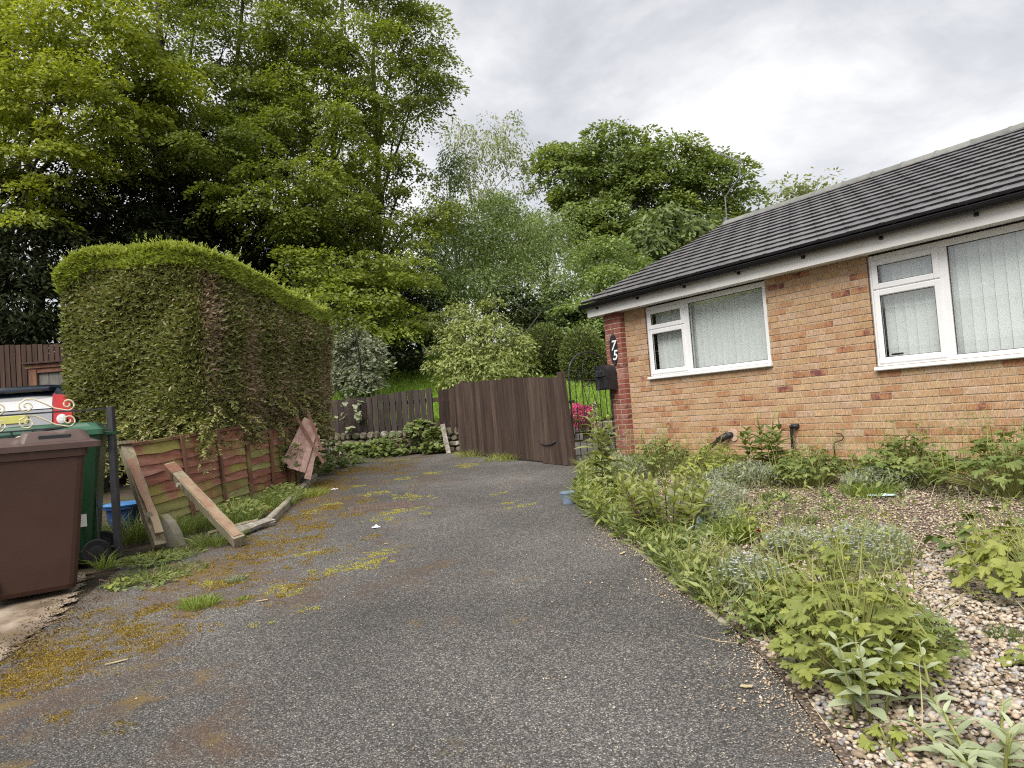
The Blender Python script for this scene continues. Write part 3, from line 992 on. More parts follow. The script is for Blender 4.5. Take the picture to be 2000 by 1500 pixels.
def casement(win, x0, x1, z0, z1, y):
    t = 0.062
    mb = MB()
    mb.box(x0, x0 + t, y, y + .05, z0, z1, .009)
    mb.box(x1 - t, x1, y, y + .05, z0, z1, .009)
    mb.box(x0 + t - .001, x1 - t + .001, y + .0007, y + .05, z0, z0 + t, .009)
    mb.box(x0 + t - .001, x1 - t + .001, y + .0007, y + .05, z1 - t, z1, .009)
    mb.build('casement', 'upvc', win, world=False)
    MB().box(x0 + t - .004, x1 - t + .004, y + .022, y + .030, z0 + t - .004, z1 - t + .004).build('pane', 'glass', win, world=False)
    s_ = MB()
    for (a, b, c, d) in ((x0 + t, x0 + t + .005, z0 + t, z1 - t), (x1 - t - .005, x1 - t, z0 + t, z1 - t), (x0 + t, x1 - t, z0 + t, z0 + t + .005), (x0 + t, x1 - t, z1 - t - .005, z1 - t)):
        s_.box(a, b, y + .012, y + .021, c, d)
    s_.build('seal', 'rubber_seal', win, world=False)


def window(s0, s1, z0, z1, mull, tran, label, handle):
    """tran: height of the transom in the left light"""
    yf = 0.012
    F = 0.045
    mb = MB()
    mb.box(s0, s0 + F, yf, yf + .07, z0, z1, .006)
    mb.box(s1 - F - .012, s1, yf, yf + .07, z0, z1, .006)
    mb.box(s0 + F, s1 - F - .012, yf + .0006, yf + .07, z1 - F - .02, z1, .006)
    mb.box(s0 + F, s1 - F - .012, yf + .0006, yf + .07, z0, z0 + F, .006)
    mb.box(mull - .045, mull + .045, yf + .0012, yf + .07, z0 + F, z1 - F - .02, .006)
    mb.box(s0 + F, mull - .045, yf + .0006, yf + .07, tran - .022, tran + .022, .004)
    win = mb.build('window', 'upvc', house, world=False)
    tag(win, label)
    casement(win, s0 + F - .018, mull - .027, z0 + F - .018, tran + .012, yf - .014)
    casement(win, s0 + F - .018, mull - .027, tran + .018, z1 - F - .005, yf - .014)
    MB().box(mull + .04, s1 - F - .008, yf + .030, yf + .038, z0 + F - .004, z1 - F - .016).build('pane', 'glass', win, world=False)
    sl = MB()
    x0, x1, c0, c1 = mull + .045, s1 - F - .012, z0 + F, z1 - F - .02
    for (a, b, c, d) in ((x0, x0 + .006, c0, c1), (x1 - .006, x1, c0, c1), (x0, x1, c0, c0 + .006), (x0, x1, c1 - .006, c1)):
        sl.box(a, b, yf + .020, yf + .029, c, d)
    sl.build('seal', 'rubber_seal', win, world=False)
    sm = MB().box(s0 - .015, s1 + .02, -0.055, yf + .06, z0 - .042, z0 - .004, .008)
    sm.build('sill', 'upvc', win, world=False)
    MB().box(s0 - .008, s0 - .0005, -0.002, .06, z0, z1).build('sealant', 'rubber_seal', win, world=False)
    if handle:
        hb = MB().box(s0 + .12, s0 + .24, yf + .055, yf + .07, z0 + .105, z0 + .125, .004)
        hb.build('handle', 'black_plastic', win, world=False)
    # vertical blind
    sx = s0 + .05
    k = 0
    yb = 0.14
    rr = random.Random(int(s0 * 100))
    while sx < s1 - .05:
        a = rr.uniform(0.06, 0.2)
        w_ = 0.0975
        sag = []
        n = 4
        for zz in (z0 + .03, z1 - .03):
            for i in range(n + 1):
                t_ = i / n - .5
                bow = 0.006 * (1 - 4 * t_ * t_)
                sag.append((sx + .06 + w_ * t_ * math.cos(a) - bow * math.sin(a), yb + w_ * t_ * math.sin(a) + bow * math.cos(a) + rr.uniform(-.001, .001), zz))
        fs = [(i, i + 1, n + 2 + i, n + 1 + i) for i in range(n)]
        bl = MB().add(sag, fs)
        bl.add([(x, y + .0015, z) for x, y, z in sag], [f[::-1] for f in fs])
        bl.build('blind_slat', 'blind', win, world=False)
        sx += 0.103
        k += 1
    MB().box(s0 + .03, s1 - .03, yb - .02, yb + .03, z1 - .045, z1 - .012).build('blind_rail', 'upvc', win, world=False)
    return win


window(W1[0], W1[1], W1[2], W1[3], 1.520, 2.225, 'smaller window beside the red brick pier', False)
window(W2[0], W2[1], W2[2], W2[3], 4.765, 2.195, 'taller window at the right edge of the picture', True)

# pipes and cables on the wall
t = thing('waste_pipe', 'short black pipe stub elbowing out of the brick wall', 'pipe', hw(3.015, 0, 0.36))
MB().tube([hw(3.010, -.05, .36), hw(3.010, -.05, .80), hw(3.013, -.05, .83)], .019, 10).build('pipe', 'black_plastic', t, smooth=True)
m = MB().tube([hw(3.013, -.05, .815), hw(3.016, -.05, .842)], .027, 12)
m.tube([hw(3.018, -.055, .832), hw(3.06, -.045, .832), hw(3.062, .03, .832)], .026, 12)
m.build('elbow', 'black_plastic', t, smooth=True)
MB().tube([hw(3.010, -.05, .60), hw(3.010, -.05, .625)], .024, 12).build('collar', 'black_plastic', t, smooth=True)
t = thing('soil_pipe', 'slanting black pipe leaving the wall through a mortar patch', 'pipe', hw(2.0, 0, 0.5))
MB().tube([hw(1.62, -.14, .46), hw(1.95, -.11, .655), hw(2.04, -.09, .71)], .030, 10).build('pipe', 'black_plastic', t, smooth=True)
m = MB().tube([hw(1.98, -.105, .675), hw(2.10, -.06, .745)], .043, 12)
m.tube([hw(2.08, -.07, .735), hw(2.13, .02, .745)], .040, 12)
m.build('elbow', 'black_plastic', t, smooth=True)
pm = MB()
ring = [(2.14 + .085 * math.cos(a) * random.uniform(.7, 1.15), .745 + .07 * math.sin(a) * random.uniform(.7, 1.2)) for a in np.linspace(0, 2 * pi, 15)[:-1]]
pm.prism(ring, lambda u_, v_, d: hw(u_, d, v_), -0.014, 0.0065)
pm.build('mortar_patch', 'mortar_pink', t)
cb = MB().tube([hw(s_, -.016, .478 + .012 * math.sin(s_ * 3.1) - .004 * s_) for s_ in np.linspace(1.9, 7.3, 40)], .007, 6)
tag(cb.build('cable', 'black_plastic', smooth=True), 'thin black cable running along the foot of the brick wall', 'cable')
hk = MB().tube([hw(3.50, -.02, .50), hw(3.50, -.03, .58), hw(3.51, -.03, .635), hw(3.55, -.03, .655), hw(3.60, -.03, .665), hw(3.625, -.03, .70), hw(3.60, -.03, .735), hw(3.54, -.03, .745)], .006, 6)
tag(hk.build('cable_end', 'black_plastic', smooth=True), 'loose curled black cable end sticking up from the weeds by the wall', 'cable')

# mailbox
mbx = thing('mailbox', 'black dome-topped mailbox fixed to the red brick pier', 'mailbox', hw(.10, -.10, 1.46))
arch = [(-.125, 0), (-.125, .24)] + [(-.125 * math.cos(a), .24 + .125 * math.sin(a)) for a in np.linspace(0, pi, 13)[1:-1]] + [(.125, .24), (.125, 0)]
cx_ = .075
body = MB().prism(arch, lambda u_, v_, d: hw(cx_ + u_, d, 1.46 + v_), -.098, -.285)
body.build('body', 'black_plastic', mbx)
rimo = [(u_ * 1.05, v_ * 1.015 - .003) for u_, v_ in arch]
MB().prism(rimo, lambda u_, v_, d: hw(cx_ + u_, d, 1.46 + v_), -.2855, -.302).build('rim', 'black_plastic', mbx)
door = [(u_ * .86, v_ * .62 + .012) for u_, v_ in arch[:2]] + [(.1075, .16), (.1075, .012)]
MB().box(cx_ - .105, cx_ + .105, -.312, -.3025, 1.475, 1.645, .004).xf(HW).build('door', 'black_plastic', mbx)
m = MB()
m.box(cx_ - .100, cx_ + .100, -.325, -.303, 1.652, 1.735, .006)
m.box(cx_ - .05, cx_ + .05, -.335, -.322, 1.652, 1.664, .003)
m.xf(HW)
m.build('flap', 'black_plastic', mbx)
MB().tube([hw(cx_ - .07, -.312, 1.53), hw(cx_ - .07, -.319, 1.53)], .011, 10).build('lock', 'aerial_metal', mbx)
MB().beam(hw(cx_ - .10, -.327, 1.738), hw(cx_ + .08, -.327, 1.738), .003, .004).build('edge_strip', 'aerial_metal', mbx)

# house number plate 75
npl = thing('house_number_plate', 'black oval house number plate with white digits 75', 'sign', hw(.165, -.09, 1.83))
cxp, czp, aw, ah = .178, 2.045, .082, .232
ov = [(cxp + aw * math.cos(a), czp + ah * math.sin(a)) for a in np.linspace(0, 2 * pi, 33)[:-1]]
MB().prism(ov, lambda u_, v_, d: hw(u_, d, v_), -.0915, -.103).build('plate', 'black_plastic', npl)
for ch, sx_, sz_ in (('7', cxp - .052, czp - .01), ('5', cxp - .028, czp - .155)):
    cu = D.curves.new('digit', 'FONT')
    cu.body = ch
    cu.size = 0.205
    cu.shear = 0.22
    cu.extrude = 0.002
    cu.offset = 0.003
    tmp = D.objects.new('tmp', cu)
    COL.objects.link(tmp)
    dg = bpy.context.evaluated_depsgraph_get()
    me = D.meshes.new_from_object(tmp.evaluated_get(dg))
    D.objects.remove(tmp)
    me.name = 'digit'
    me.materials.clear()
    M = HW @ Matrix.Translation((sx_, -.1055, sz_)) @ Matrix.Rotation(pi / 2, 4, 'X')
    link('digit', me, 'white_paint', npl, matrix=M)
for zz in (czp + .205, czp - .205):
    MB().tube([hw(cxp, -.103, zz), hw(cxp, -.108, zz)], .008, 8).build('screw', 'aerial_metal', npl)

# aerial
ae = thing('television_aerial', 'thin grey television aerial on a cranked mast at the gable end', 'aerial', hw(-.27, 3.3, 4.33))
pA = [hw(-.27, 3.3, 4.22), hw(-.26, 3.3, 4.82), hw(.10, 3.3, 5.08), hw(.11, 3.3, 5.36)]
MB().tube(pA, .013, 6).build('mast', 'aerial_metal', ae)
m = MB().tube([hw(.18, 3.3, 5.30), hw(-.38, 3.25, 5.72)], .008, 5)
dirb = (hw(-.38, 3.25, 5.72) - hw(.18, 3.3, 5.30))
for k in range(9):
    c_ = hw(.18, 3.3, 5.30) + dirb * (.12 + .1 * k)
    m.tube([c_ + HN * .13, c_ - HN * .13], .004, 4)
m.build('boom', 'aerial_metal', ae)
m = MB().beam(hw(-.3, 3.3, 4.33), hw(-.3, 3.3, 4.45), .05, .09)
m.build('clamp', 'aerial_metal', ae)


# ------------------------------------------------------------------ neighbouring bungalow off to the left, mirrored in the big window
nb_ = thing('neighbour_bungalow', 'pale neighbouring bungalow mirrored in the taller window', 'house', (-15.5, -3.0, 0.0), math.radians(8))
B_ = lambda mb, nm, mt, par=nb_: mb.build(nm, mt, par, world=False)
B_(MB().box(-5, 0, 0, 9, -.4, 2.5), 'wall', 'mortar')
mm_ = MB()
mm_.prism([(-5.4, 2.45), (.4, 2.45), (.4, 2.55), (-2.5, 4.1), (-5.4, 2.55)], lambda u_, v_, d: (u_, d, v_), -.3, 9.3)
B_(mm_, 'roof', 'tile_grey')
B_(MB().box(.401, .43, -.3, 9.3, 2.40, 2.60), 'fascia', 'fascia_white')
for k, (a_, b_) in enumerate(((1.0, 2.6), (5.2, 7.4))):
    wf = B_(MB().box(.0, .05, a_, b_, .9, 2.2), 'window', 'upvc')
    B_(MB().box(.051, .06, a_ + .08, b_ - .08, .98, 2.12), 'pane', 'car_glass', wf)
B_(MB().box(.0, .05, 3.5, 4.4, -.3, 2.1), 'door', 'upvc')


# ------------------------------------------------------------------ boards helper
def board(a, b, w, t, face, top_jit=0.0, n=5, wav=0.0, rr=random):
    """Plank from a to b, width w, thickness t; face = direction the broad side looks to. Slightly uneven edges."""
    a, b, face = Vector(a), Vector(b), Vector(face).normalized()
    d = (b - a)
    L = d.length
    d.normalize()
    x = d.cross(face).normalized()
    face = x.cross(d).normalized()
    vs = []
    for i in range(n + 1):
        k = i / n
        c = a + d * (L * k)
        e1 = rr.uniform(-wav, wav)
        e2 = rr.uniform(-wav, wav)
        lift = rr.uniform(-wav, wav) * .4
        ext = top_jit * rr.uniform(-1, 1) if i == n else 0
        for (sx, sy) in ((-1, -1), (1, -1), (1, 1), (-1, 1)):
            vs.append(c + d * (ext * (1 if sx > 0 else .4)) + x * (sx * w / 2 + (e1 if sx < 0 else e2)) + face * (sy * t / 2 + lift))
    fs = [(3, 2, 1, 0)]
    for i in range(n):
        for k in range(4):
            k2 = (k + 1) % 4
            fs.append((i * 4 + k, i * 4 + k2, (i + 1) * 4 + k2, (i + 1) * 4 + k))
    o = n * 4
    fs.append((o, o + 1, o + 2, o + 3))
    return MB().add(vs, fs)


# ------------------------------------------------------------------ brown board gate across the drive
g0, g1 = Vector((-0.99, 12.36, 0)), Vector((0.70, 9.80, 0))
gd = (g1 - g0).normalized()
gn = Vector((gd.y, -gd.x, 0))
if gn.y > 0:
    gn = -gn
GL = (g1 - g0).length
gate = thing('board_gate', 'wide dark brown vertical board gate standing across the drive', 'gate', g0 + Vector((0, 0, SL * g0.y)))
s = 0.0
k = 0
while s < GL - 0.05:
    w_ = random.uniform(.108, .132)
    p = g0 + gd * (s + w_ / 2)
    zb = SL * p.y + (0.035 if s < GL * .78 else 0.012)
    zt = SL * p.y + 1.235 + random.uniform(-.008, .008) + .03 * math.sin(s / GL * pi)
    fo = gn * (0.0 if s < GL * .78 else 0.035) + gn * random.uniform(-.003, .003)
    lean = gd * (-.07 * s / GL)
    board(Vector((p.x, p.y, zb)) + fo, Vector((p.x, p.y, zt)) + fo + lean, w_ - random.uniform(.003, .009), .02, gn, .008, 4, .0015).build('board', 'brown_board', gate)
    s += w_
for hz in (0.25, 0.98):
    MB().beam(g0 - gn * .035 + Vector((0, 0, SL * g0.y + hz)), g1 - gn * .035 + Vector((0, 0, SL * g1.y + hz)), .045, .09).build('rail', 'brown_board', gate)
pe = g1 + gd * .05
MB().beam((pe.x + .03, pe.y, SL * pe.y - .02), (pe.x - .05, pe.y, SL * pe.y + 1.30), .09, .08, up=gn, bev=.006).build('post', 'brown_board', gate)
MB().beam(Vector((g0.x + .14, g0.y + .12, SL * 12)), Vector((g0.x + .14, g0.y + .12, SL * 12 + 1.30)), .09, .09, up=gn, bev=.005).build('post', 'brown_board', gate)
# rusty pull handle low on the small leaf
hp = [g0 + gd * (GL * f) + gn * .06 + Vector((0, 0, SL * 10.2 + z)) for f, z in ((.80, .34), (.825, .295), (.86, .275), (.90, .285), (.935, .325))]
MB().tube(hp, .010, 6).build('handle', 'black_iron', gate, smooth=True)
lp = g1 + gn * .05 + Vector((0, 0, SL * 9.8 + .83))
MB().tube([lp, lp + Vector((.10, .03, .0))], .012, 6).build('latch', 'black_iron', gate)

# ------------------------------------------------------------------ low stone wall and picket fence on it
WA, WB = Vector((-4.9, 14.35, 0)), Vector((-0.72, 12.74, 0))
wd = (WB - WA).normalized()
wnn = Vector((wd.y, -wd.x, 0))
if wnn.y > 0:
    wnn = -wnn
WL = (WB - WA).length
swall = thing('stone_wall', 'low rubble stone retaining wall below the picket fence', 'wall', WA + Vector((0, 0, .6)))
m = MB()
m.prism([(0, SL * 14.3 - .1), (WL, SL * 12.8 - .1), (WL, SL * 12.8 + .40), (0, SL * 14.3 + .40)], lambda u_, v_, d: tuple((WA + wd * u_ - wnn * d)[:2]) + (v_,), .06, .30)
m.build('wall_core', 'soil', swall)


def stone(cx_, cz_, w_, h_, dp, rr):
    n = 8
    vs = []
    prof = ((0.72, 1.0), (0.97, .62), (1.0, 0.0))
    ph = [(math.cos(2 * pi * k / n + pi / 8), math.sin(2 * pi * k / n + pi / 8)) for k in range(n)]
    jit = [rr.uniform(.88, 1.06) for _ in range(n)]
    for sc, dd in prof:
        for k, (c, s_) in enumerate(ph):
            c2 = max(-1, min(1, c * 1.25)) * jit[k]
            s2 = max(-1, min(1, s_ * 1.25)) * jit[k]
            u_ = cx_ + c2 * w_ / 2 * sc
            v_ = cz_ + s2 * h_ / 2 * sc
            q = WA + wd * u_ + wnn * (dp * dd + rr.uniform(-.008, .008))
            vs.append((q.x, q.y, v_))
    fs = [tuple(range(n))]
    for r_ in range(2):
        for k in range(n):
            k2 = (k + 1) % n
            fs.append((r_ * n + k2, r_ * n + k, (r_ + 1) * n + k, (r_ + 1) * n + k2))
    return MB().add(vs, fs)


rr = random.Random(5)
cz_ = 0.0
for r_ in range(4):
    hh = (0.115, 0.10, 0.095, 0.145)[r_]
    u_ = 0.0
    while u_ < WL:
        w_ = rr.uniform(.12, .38) if r_ < 3 else rr.uniform(.10, .20)
        q = WA + wd * (u_ + w_ / 2)
        zb = SL * q.y
        st = stone(u_ + w_ / 2, zb + cz_ + hh / 2, w_ - .018, hh - .012 + (rr.uniform(-.015, .03) if r_ == 3 else 0), rr.uniform(.05, .085), rr)
        st.v = [(x - wnn.x * .06, y - wnn.y * .06, z) for x, y, z in st.v]
        st.build('stone', 'stone_buff', swall, smooth=False)
        u_ += w_
    cz_ += hh

pf = thing('picket_fence', 'dark purplish brown board fence standing on the stone wall', 'fence', WA + Vector((0, 0, 1.0)))
fA = Vector((-3.98, 14.10, 0))
fB = Vector((-1.56, 13.18, 0))
fd = (fB - fA).normalized()
n_b = 21
for i in range(n_b):
    p = fA + (fB - fA) * (i / (n_b - 1))
    top = 1.60 if i < 1 else (1.64 if i < 3 else 1.705 + .004 * i + random.uniform(-.012, .012))
    bot = .88 if i < 10 else .93
    w_ = .122 if i < 9 else .110
    ln = random.uniform(-.006, .006)
    board((p.x, p.y, bot + random.uniform(-.01, .01)), (p.x + ln, p.y, top), w_, .018, wnn, .006, 3, .001).build('board', 'purple_board', pf)
for z in (1.08, 1.55):
    MB().beam((fA.x - .6, fA.y + .27, z), (fB.x + .22, fB.y - .02, z + .02), .04, .07).build('rail', 'purple_board', pf)
MB().beam((fB.x + .02, fB.y + .07, .6), (fB.x + .02, fB.y + .07, 1.68), .07, .07, up=(0, 1, 0)).build('post', 'purple_board', pf)

sf = thing('short_fence', 'few stepped brown fence boards between the picket fence and the gate', 'fence', (-1.2, 13.0, .95))
for i in range(5):
    p = Vector((-1.335, 13.06, 0)) + Vector((.105, -.065, 0)) * i
    top = 1.735 + (0, .0, .02, .06, .085)[i]
    board((p.x, p.y, .98 - .01 * i), (p.x + .01, p.y, top), .098, .02, (.35, -1, 0), .008, 3, .0015).build('board', 'brown_board', sf)
for z in (1.12, 1.56):
    MB().beam((-1.6, 13.26, z), (-.85, 12.82, z), .04, .07).build('rail', 'brown_board', sf)
pk = thing('leaning_plank', 'split weathered plank leaning upright against the stone wall', 'plank', (-1.25, 12.72, .575))
board((-1.22, 12.66, .575), (-1.32, 12.90, 1.10), .085, .03, (.2, -1, .2), .01, 5, .004).build('plank', 'rotten_timber', pk)


# ------------------------------------------------------------------ wrought iron gate by the pier
def scroll(c, r, turns, start, sgn, ux, uz, n=18, inner=.18):
    """Spiral in plane (ux, uz) around c, from radius r inwards."""
    pts = []
    for i in range(n + 1):
        k = i / n
        a = start + sgn * 2 * pi * turns * k
        q = r * (1 - (1 - inner) * k)
        pts.append(c + ux * (q * math.cos(a)) + uz * (q * math.sin(a)))
    return pts


iA, iB = Vector((0.80, 9.92, 0)), Vector((1.46, 10.60, 0))
iu = (iB - iA).normalized()
IW = (iB - iA).length
UZ = Vector((0, 0, 1))
ig = thing('iron_gate', 'arched black wrought iron garden gate with scrolls beside the pier', 'gate', iA + UZ * .46)
P_ = lambda u_, z: iA + iu * u_ + UZ * z
m = MB()
zs0, zsp = .50, 1.70
m.tube([P_(.0, zs0), P_(0, zsp)] + [P_(IW / 2 - IW / 2 * math.cos(a), zsp + .32 * math.sin(a)) for a in np.linspace(0, pi, 17)[1:-1]] + [P_(IW, zsp), P_(IW, zs0)], .013, 6)
m.build('outer_frame', 'black_iron', ig)
for z in (.56, 1.02, 1.62):
    MB().beam(P_(0, z), P_(IW, z), .02, .012).build('cross_bar', 'black_iron', ig)
for f in (.14, .30, .44, .58, .72, .87):
    zt = 1.62
    m = MB().tube([P_(IW * f, .53), P_(IW * f, zt if f not in (.44, .58) else 1.02)], .0065, 5)
    m.build('bar', 'black_iron', ig)
m = MB()
a0, a1 = IW * .30, IW * .72
mid = (a0 + a1) / 2
for (x0, x1) in ((a0, mid), (mid, a1)):
    xm = (x0 + x1) / 2
    m.tube([P_(x0, 1.60), P_(xm, 1.26), P_(x1, 1.60)], .006, 5)
    for sx in (-1, 1):
        m.tube(scroll(P_(xm + sx * .055, 1.56), .045, 1.3, pi if sx > 0 else 0, sx, iu, UZ), .0055, 5)
        m.tube(scroll(P_(xm + sx * .055, 1.22), .045, 1.3, pi if sx > 0 else 0, -sx, iu, UZ), .0055, 5)
        m.tube(scroll(P_(xm + sx * .055, 1.12), .045, 1.3, pi if sx > 0 else 0, sx, iu, UZ), .0055, 5)
for sx, cx_ in ((-1, mid - .10), (1, mid + .10)):
    m.tube(scroll(P_(cx_, 1.73), .085, 1.5, -pi / 2, sx, iu, UZ, 26), .006, 5)
    m.tube(scroll(P_(cx_ + sx * .20, 1.71), .07, 1.4, -pi / 2, -sx, iu, UZ, 22), .006, 5)
m.tube([P_(mid - .17, 1.78), P_(mid - .12, 1.90), P_(mid, 1.96), P_(mid + .12, 1.90), P_(mid + .17, 1.78)], .006, 5)
m.build('scrollwork', 'black_iron', ig)
MB().box(-.05, .04, -.02, .02, 1.00 + .3, 1.34, .004).xf(Matrix.Translation(P_(.03, 0)) @ Matrix.Rotation(math.atan2(iu.y, iu.x), 4, 'Z')).build('latch', 'black_iron', ig)

# low garden wall behind the iron gate, with coping stones
gw = thing('garden_wall', 'low grey garden wall behind the iron gate under the pink flowers', 'wall', (1.0, 13.2, .6))
rr = random.Random(8)
for r_ in range(2):
    x = -.5 + (.15 if r_ else 0)
    while x < 3.0:
        w_ = rr.uniform(.28, .45)
        yy = float(yw(x + w_ / 2)) - .03
        zb = SL * yy + r_ * .14
        MB().box(x, x + w_ - .012, yy - .12, yy + .10, zb, zb + (.13 if r_ == 0 else .14), .012).build('block', 'render_grey' if r_ == 0 else 'kerb_stone', gw)
        x += w_

# ------------------------------------------------------------------ red lap panel fence below the hedge
FA, FB = Vector((-3.74, 6.85, 0)), Vector((-2.90, 10.45, 0))
fdv = (FB - FA).normalized()
fnn = Vector((fdv.y, -fdv.x, 0))       # towards the drive
if fnn.x < 0:
    fnn = -fnn
FL = (FB - FA).length
lap = thing('lap_panel_fence', 'faded red waney lap fence panels with green algae under the hedge', 'fence', FA + Vector((0, 0, SL * FA.y)))
rr = random.Random(11)


def fpt(u_, z, out=0.0):
    q = FA + fdv * u_ + fnn * (out + .14 * (.45 - z) * max(0.0, 1 - u_ / 2.6))
    return Vector((q.x, q.y, SL * q.y + z))


PANELS = ((0.06, 1.86), (1.96, 2.95))
for pi_, (u0, u1) in enumerate(PANELS):
    for i in range(9):
        z = .03 + i * (.095 - .010 * pi_)
        sag = -.05 * (1 - pi_) * (1 - i / 9)
        mat_ = 'red_lath'
        if (pi_ == 0 and i < 4) or (pi_ == 1 and i in (0, 1, 3, 4, 6)):
            mat_ = 'algae_lath' if (i % 2 == 0 or pi_ == 0 and i < 3) else 'red_lath'
        nseg = 9
        vs = []
        for j in range(nseg + 1):
            k = j / nseg
            u_ = u0 + (u1 - u0) * k
            lo = z + sag * (1 - k) + rr.uniform(-.016, .012)
            hi = z + .125 + sag * (1 - k)
            vs += [fpt(u_, lo, .026), fpt(u_, hi, .004), fpt(u_, hi, -.004), fpt(u_, lo, .014)]
        fs = [(3, 2, 1, 0), (nseg * 4, nseg * 4 + 1, nseg * 4 + 2, nseg * 4 + 3)]
        for j in range(nseg):
            for k in range(4):
                k2 = (k + 1) % 4
                fs.append((j * 4 + k, j * 4 + k2, (j + 1) * 4 + k2, (j + 1) * 4 + k))
        MB().add(vs, fs).build('lath', mat_, lap)
    for u_ in ((u0 + .72, u0 + 1.3) if pi_ == 0 else (u0 + .42, u0 + .80)):
        MB().beam(fpt(u_, -.02, .045), fpt(u_ + rr.uniform(-.03, .03), .92 - .10 * pi_, .045), .042, .022, up=fnn).build('batten', 'brown_batten', lap)
    MB().beam(fpt(u0, .905 - .085 * pi_, .01), fpt(u1, .925 - .10 * pi_, .01), .055, .028, up=UZ).build('top_rail', 'brown_batten', lap)
for u_ in (1.91, 3.0):
    MB().beam(fpt(u_, -.05, 0), fpt(u_ + .02, .94, -.02), .075, .075, up=fnn, bev=.004).build('post', 'brown_batten', lap)

# broken panel leaning beyond the fence end
bp = thing('broken_panel', 'broken pinkish fence panel slumped against the end of the red fence', 'panel', (-2.75, 10.2, .46))
o0 = at(612, 838, 10.35)
for i, (bx, by, tx, ty) in enumerate(((556, 905, 600, 818), (566, 915, 606, 822), (577, 918, 611, 828), (590, 922, 615, 835), (600, 936, 619, 850))):
    board(at(bx, by, 9.35), at(tx, ty, 9.75), .085, .012, (.5, -1, .3), .02, 5, .004, rr).build('slat', 'pink_lath', bp)
MB().beam(at(580, 815, 9.65), at(632, 905, 9.45), .035, .022, up=(.3, -1, 0)).build('batten', 'brown_batten', bp)
MB().beam(at(602, 806, 9.7), at(629, 880, 9.55), .035, .022, up=(.3, -1, 0)).build('batten', 'brown_batten', bp)

# leaning posts, slab, rotten boards
lt = thing('leaning_post', 'grey weathered post leaning against the near end of the red fence', 'post', at(313, 1072, 6.2))
b0, t0 = at(312, 1068, 6.22), at(243, 868, 6.72)
board(b0, t0, .10, .085, (.7, -.7, .1), .012, 9, .0045).build('post', 'old_timber', lt)
board(b0 + Vector((.022, -.029, .12)), t0 + Vector((.022, -.029, -.02)), .07, .03, (.7, -.7, .1), .03, 9, .006).build('face_strip', 'red_timber', lt)
MB().beam(t0 + Vector((-.07, -.05, .02)), t0 + Vector((.09, .03, .022)), .16, .03).build('cap', 'old_timber', lt)
bc = at(291, 1003, 6.33) + Vector((.03, -.06, 0))
MB().tube([bc, bc + Vector((.014, -.02, 0))], .026, 10).build('bolt', 'kerb_stone', lt)
lt2 = thing('fallen_post', 'square timber post propped diagonally with reddish upper face', 'post', at(466, 1068, 6.1))
b1, t1 = at(468, 1058, 6.10), at(331, 912, 7.15)
board(b1, t1, .10, .09, (.1, -.35, 1), .012, 9, .0035).build('post', 'old_timber', lt2)
dv = (t1 - b1).normalized()
upv = Vector((.1, -.35, 1))
upv = (upv - dv * upv.dot(dv)).normalized()
board(b1 + upv * .038 + dv * .03, b1 + upv * .038 + (t1 - b1) * .76, .072, .026, upv, .03, 9, .0045).build('face_strip', 'red_timber', lt2)
cc = t1 - dv * .22
MB().beam(cc, t1 - dv * .02, .106, .097, up=upv).build('sleeve', 'brown_batten', lt2)
bt = b1 + (t1 - b1) * .70 + upv * .03 + Vector((-.06, -.05, 0))
MB().tube([bt, bt + Vector((-.012, -.02, .004))], .022, 8).build('bolt', 'kerb_stone', lt2)
sl = thing('stone_slab', 'curved grey slab of stone propped behind the leaning post', 'slab', at(340, 1068, 6.3))
cpts = [at(x, y, 6.42) for x, y in ((300, 1008), (312, 1006), (327, 1020), (340, 1043), (348, 1068), (326, 1070), (316, 1048), (305, 1028))]
m = MB()
m.add(cpts + [p + Vector((.04, .07, .0)) for p in cpts], [tuple(range(8))[::-1], tuple(range(8, 16))] + [(i, (i + 1) % 8, 8 + (i + 1) % 8, 8 + i) for i in range(8)])
m.build('slab', 'kerb_stone', sl)
for i, (x0, y0_, x1, y1_, w_, mt, nm, lb) in enumerate(((418, 1052, 525, 1010, .10, 'rotten_timber', 'rotten_board', 'flaking rotten board lying beside the fallen post'),
                                                       (455, 1062, 528, 1024, .07, 'rotten_timber', 'rotten_board', 'narrow grey rotten strip nearest the mossy drive'),
                                                       (408, 1050, 505, 1000, .03, 'old_timber', 'thin_batten', 'thin grey batten lying behind the rotten boards'))):
    t = thing(nm, lb, 'board', gp(at(x0, y0_, 6.6).x, 6.5))
    d0 = at(x0, y0_, 6.45)
    d1 = at(x1, y1_, 7.0)
    d0.z = SL * d0.y + .035 + .02 * i
    d1.z = SL * d1.y + .045 + .01 * i
    board(d0, d1, w_, .035, (0.2, -.6, 1), .03, 7, .008, rr).build('board', mt, t)

# kerb stones between fence foot and drive
kp = [(-2.50, 7.05), (-2.58, 7.62), (-2.67, 8.2), (-2.77, 8.78), (-2.85, 9.36), (-2.93, 9.94), (-3.0, 10.5)]
for i in range(len(kp) - 1):
    a, b = Vector(kp[i] + (SL * kp[i][1] + .03,)), Vector(kp[i + 1] + (SL * kp[i + 1][1] + .03,))
    a += (b - a) * .015
    o = MB().beam(a, b, .07, .11, bev=.012, jit=.004).build('kerb_stone', 'kerb_stone')
    tag(o, ('rough kerb stone at the fence foot, nearest the rotten boards', 'rough kerb stone at the fence foot, second from the rotten boards', 'rough kerb stone at the fence foot, third from the rotten boards',
            'rough kerb stone at the fence foot, third from the broken panel', 'rough kerb stone at the fence foot, second from the broken panel', 'rough kerb stone at the fence foot, below the broken panel')[i], 'kerb', 'kerb stones along the fence foot')
ek = [(0.735, 5.55), (0.80, 4.85), (0.875, 4.15), (0.945, 3.45)]
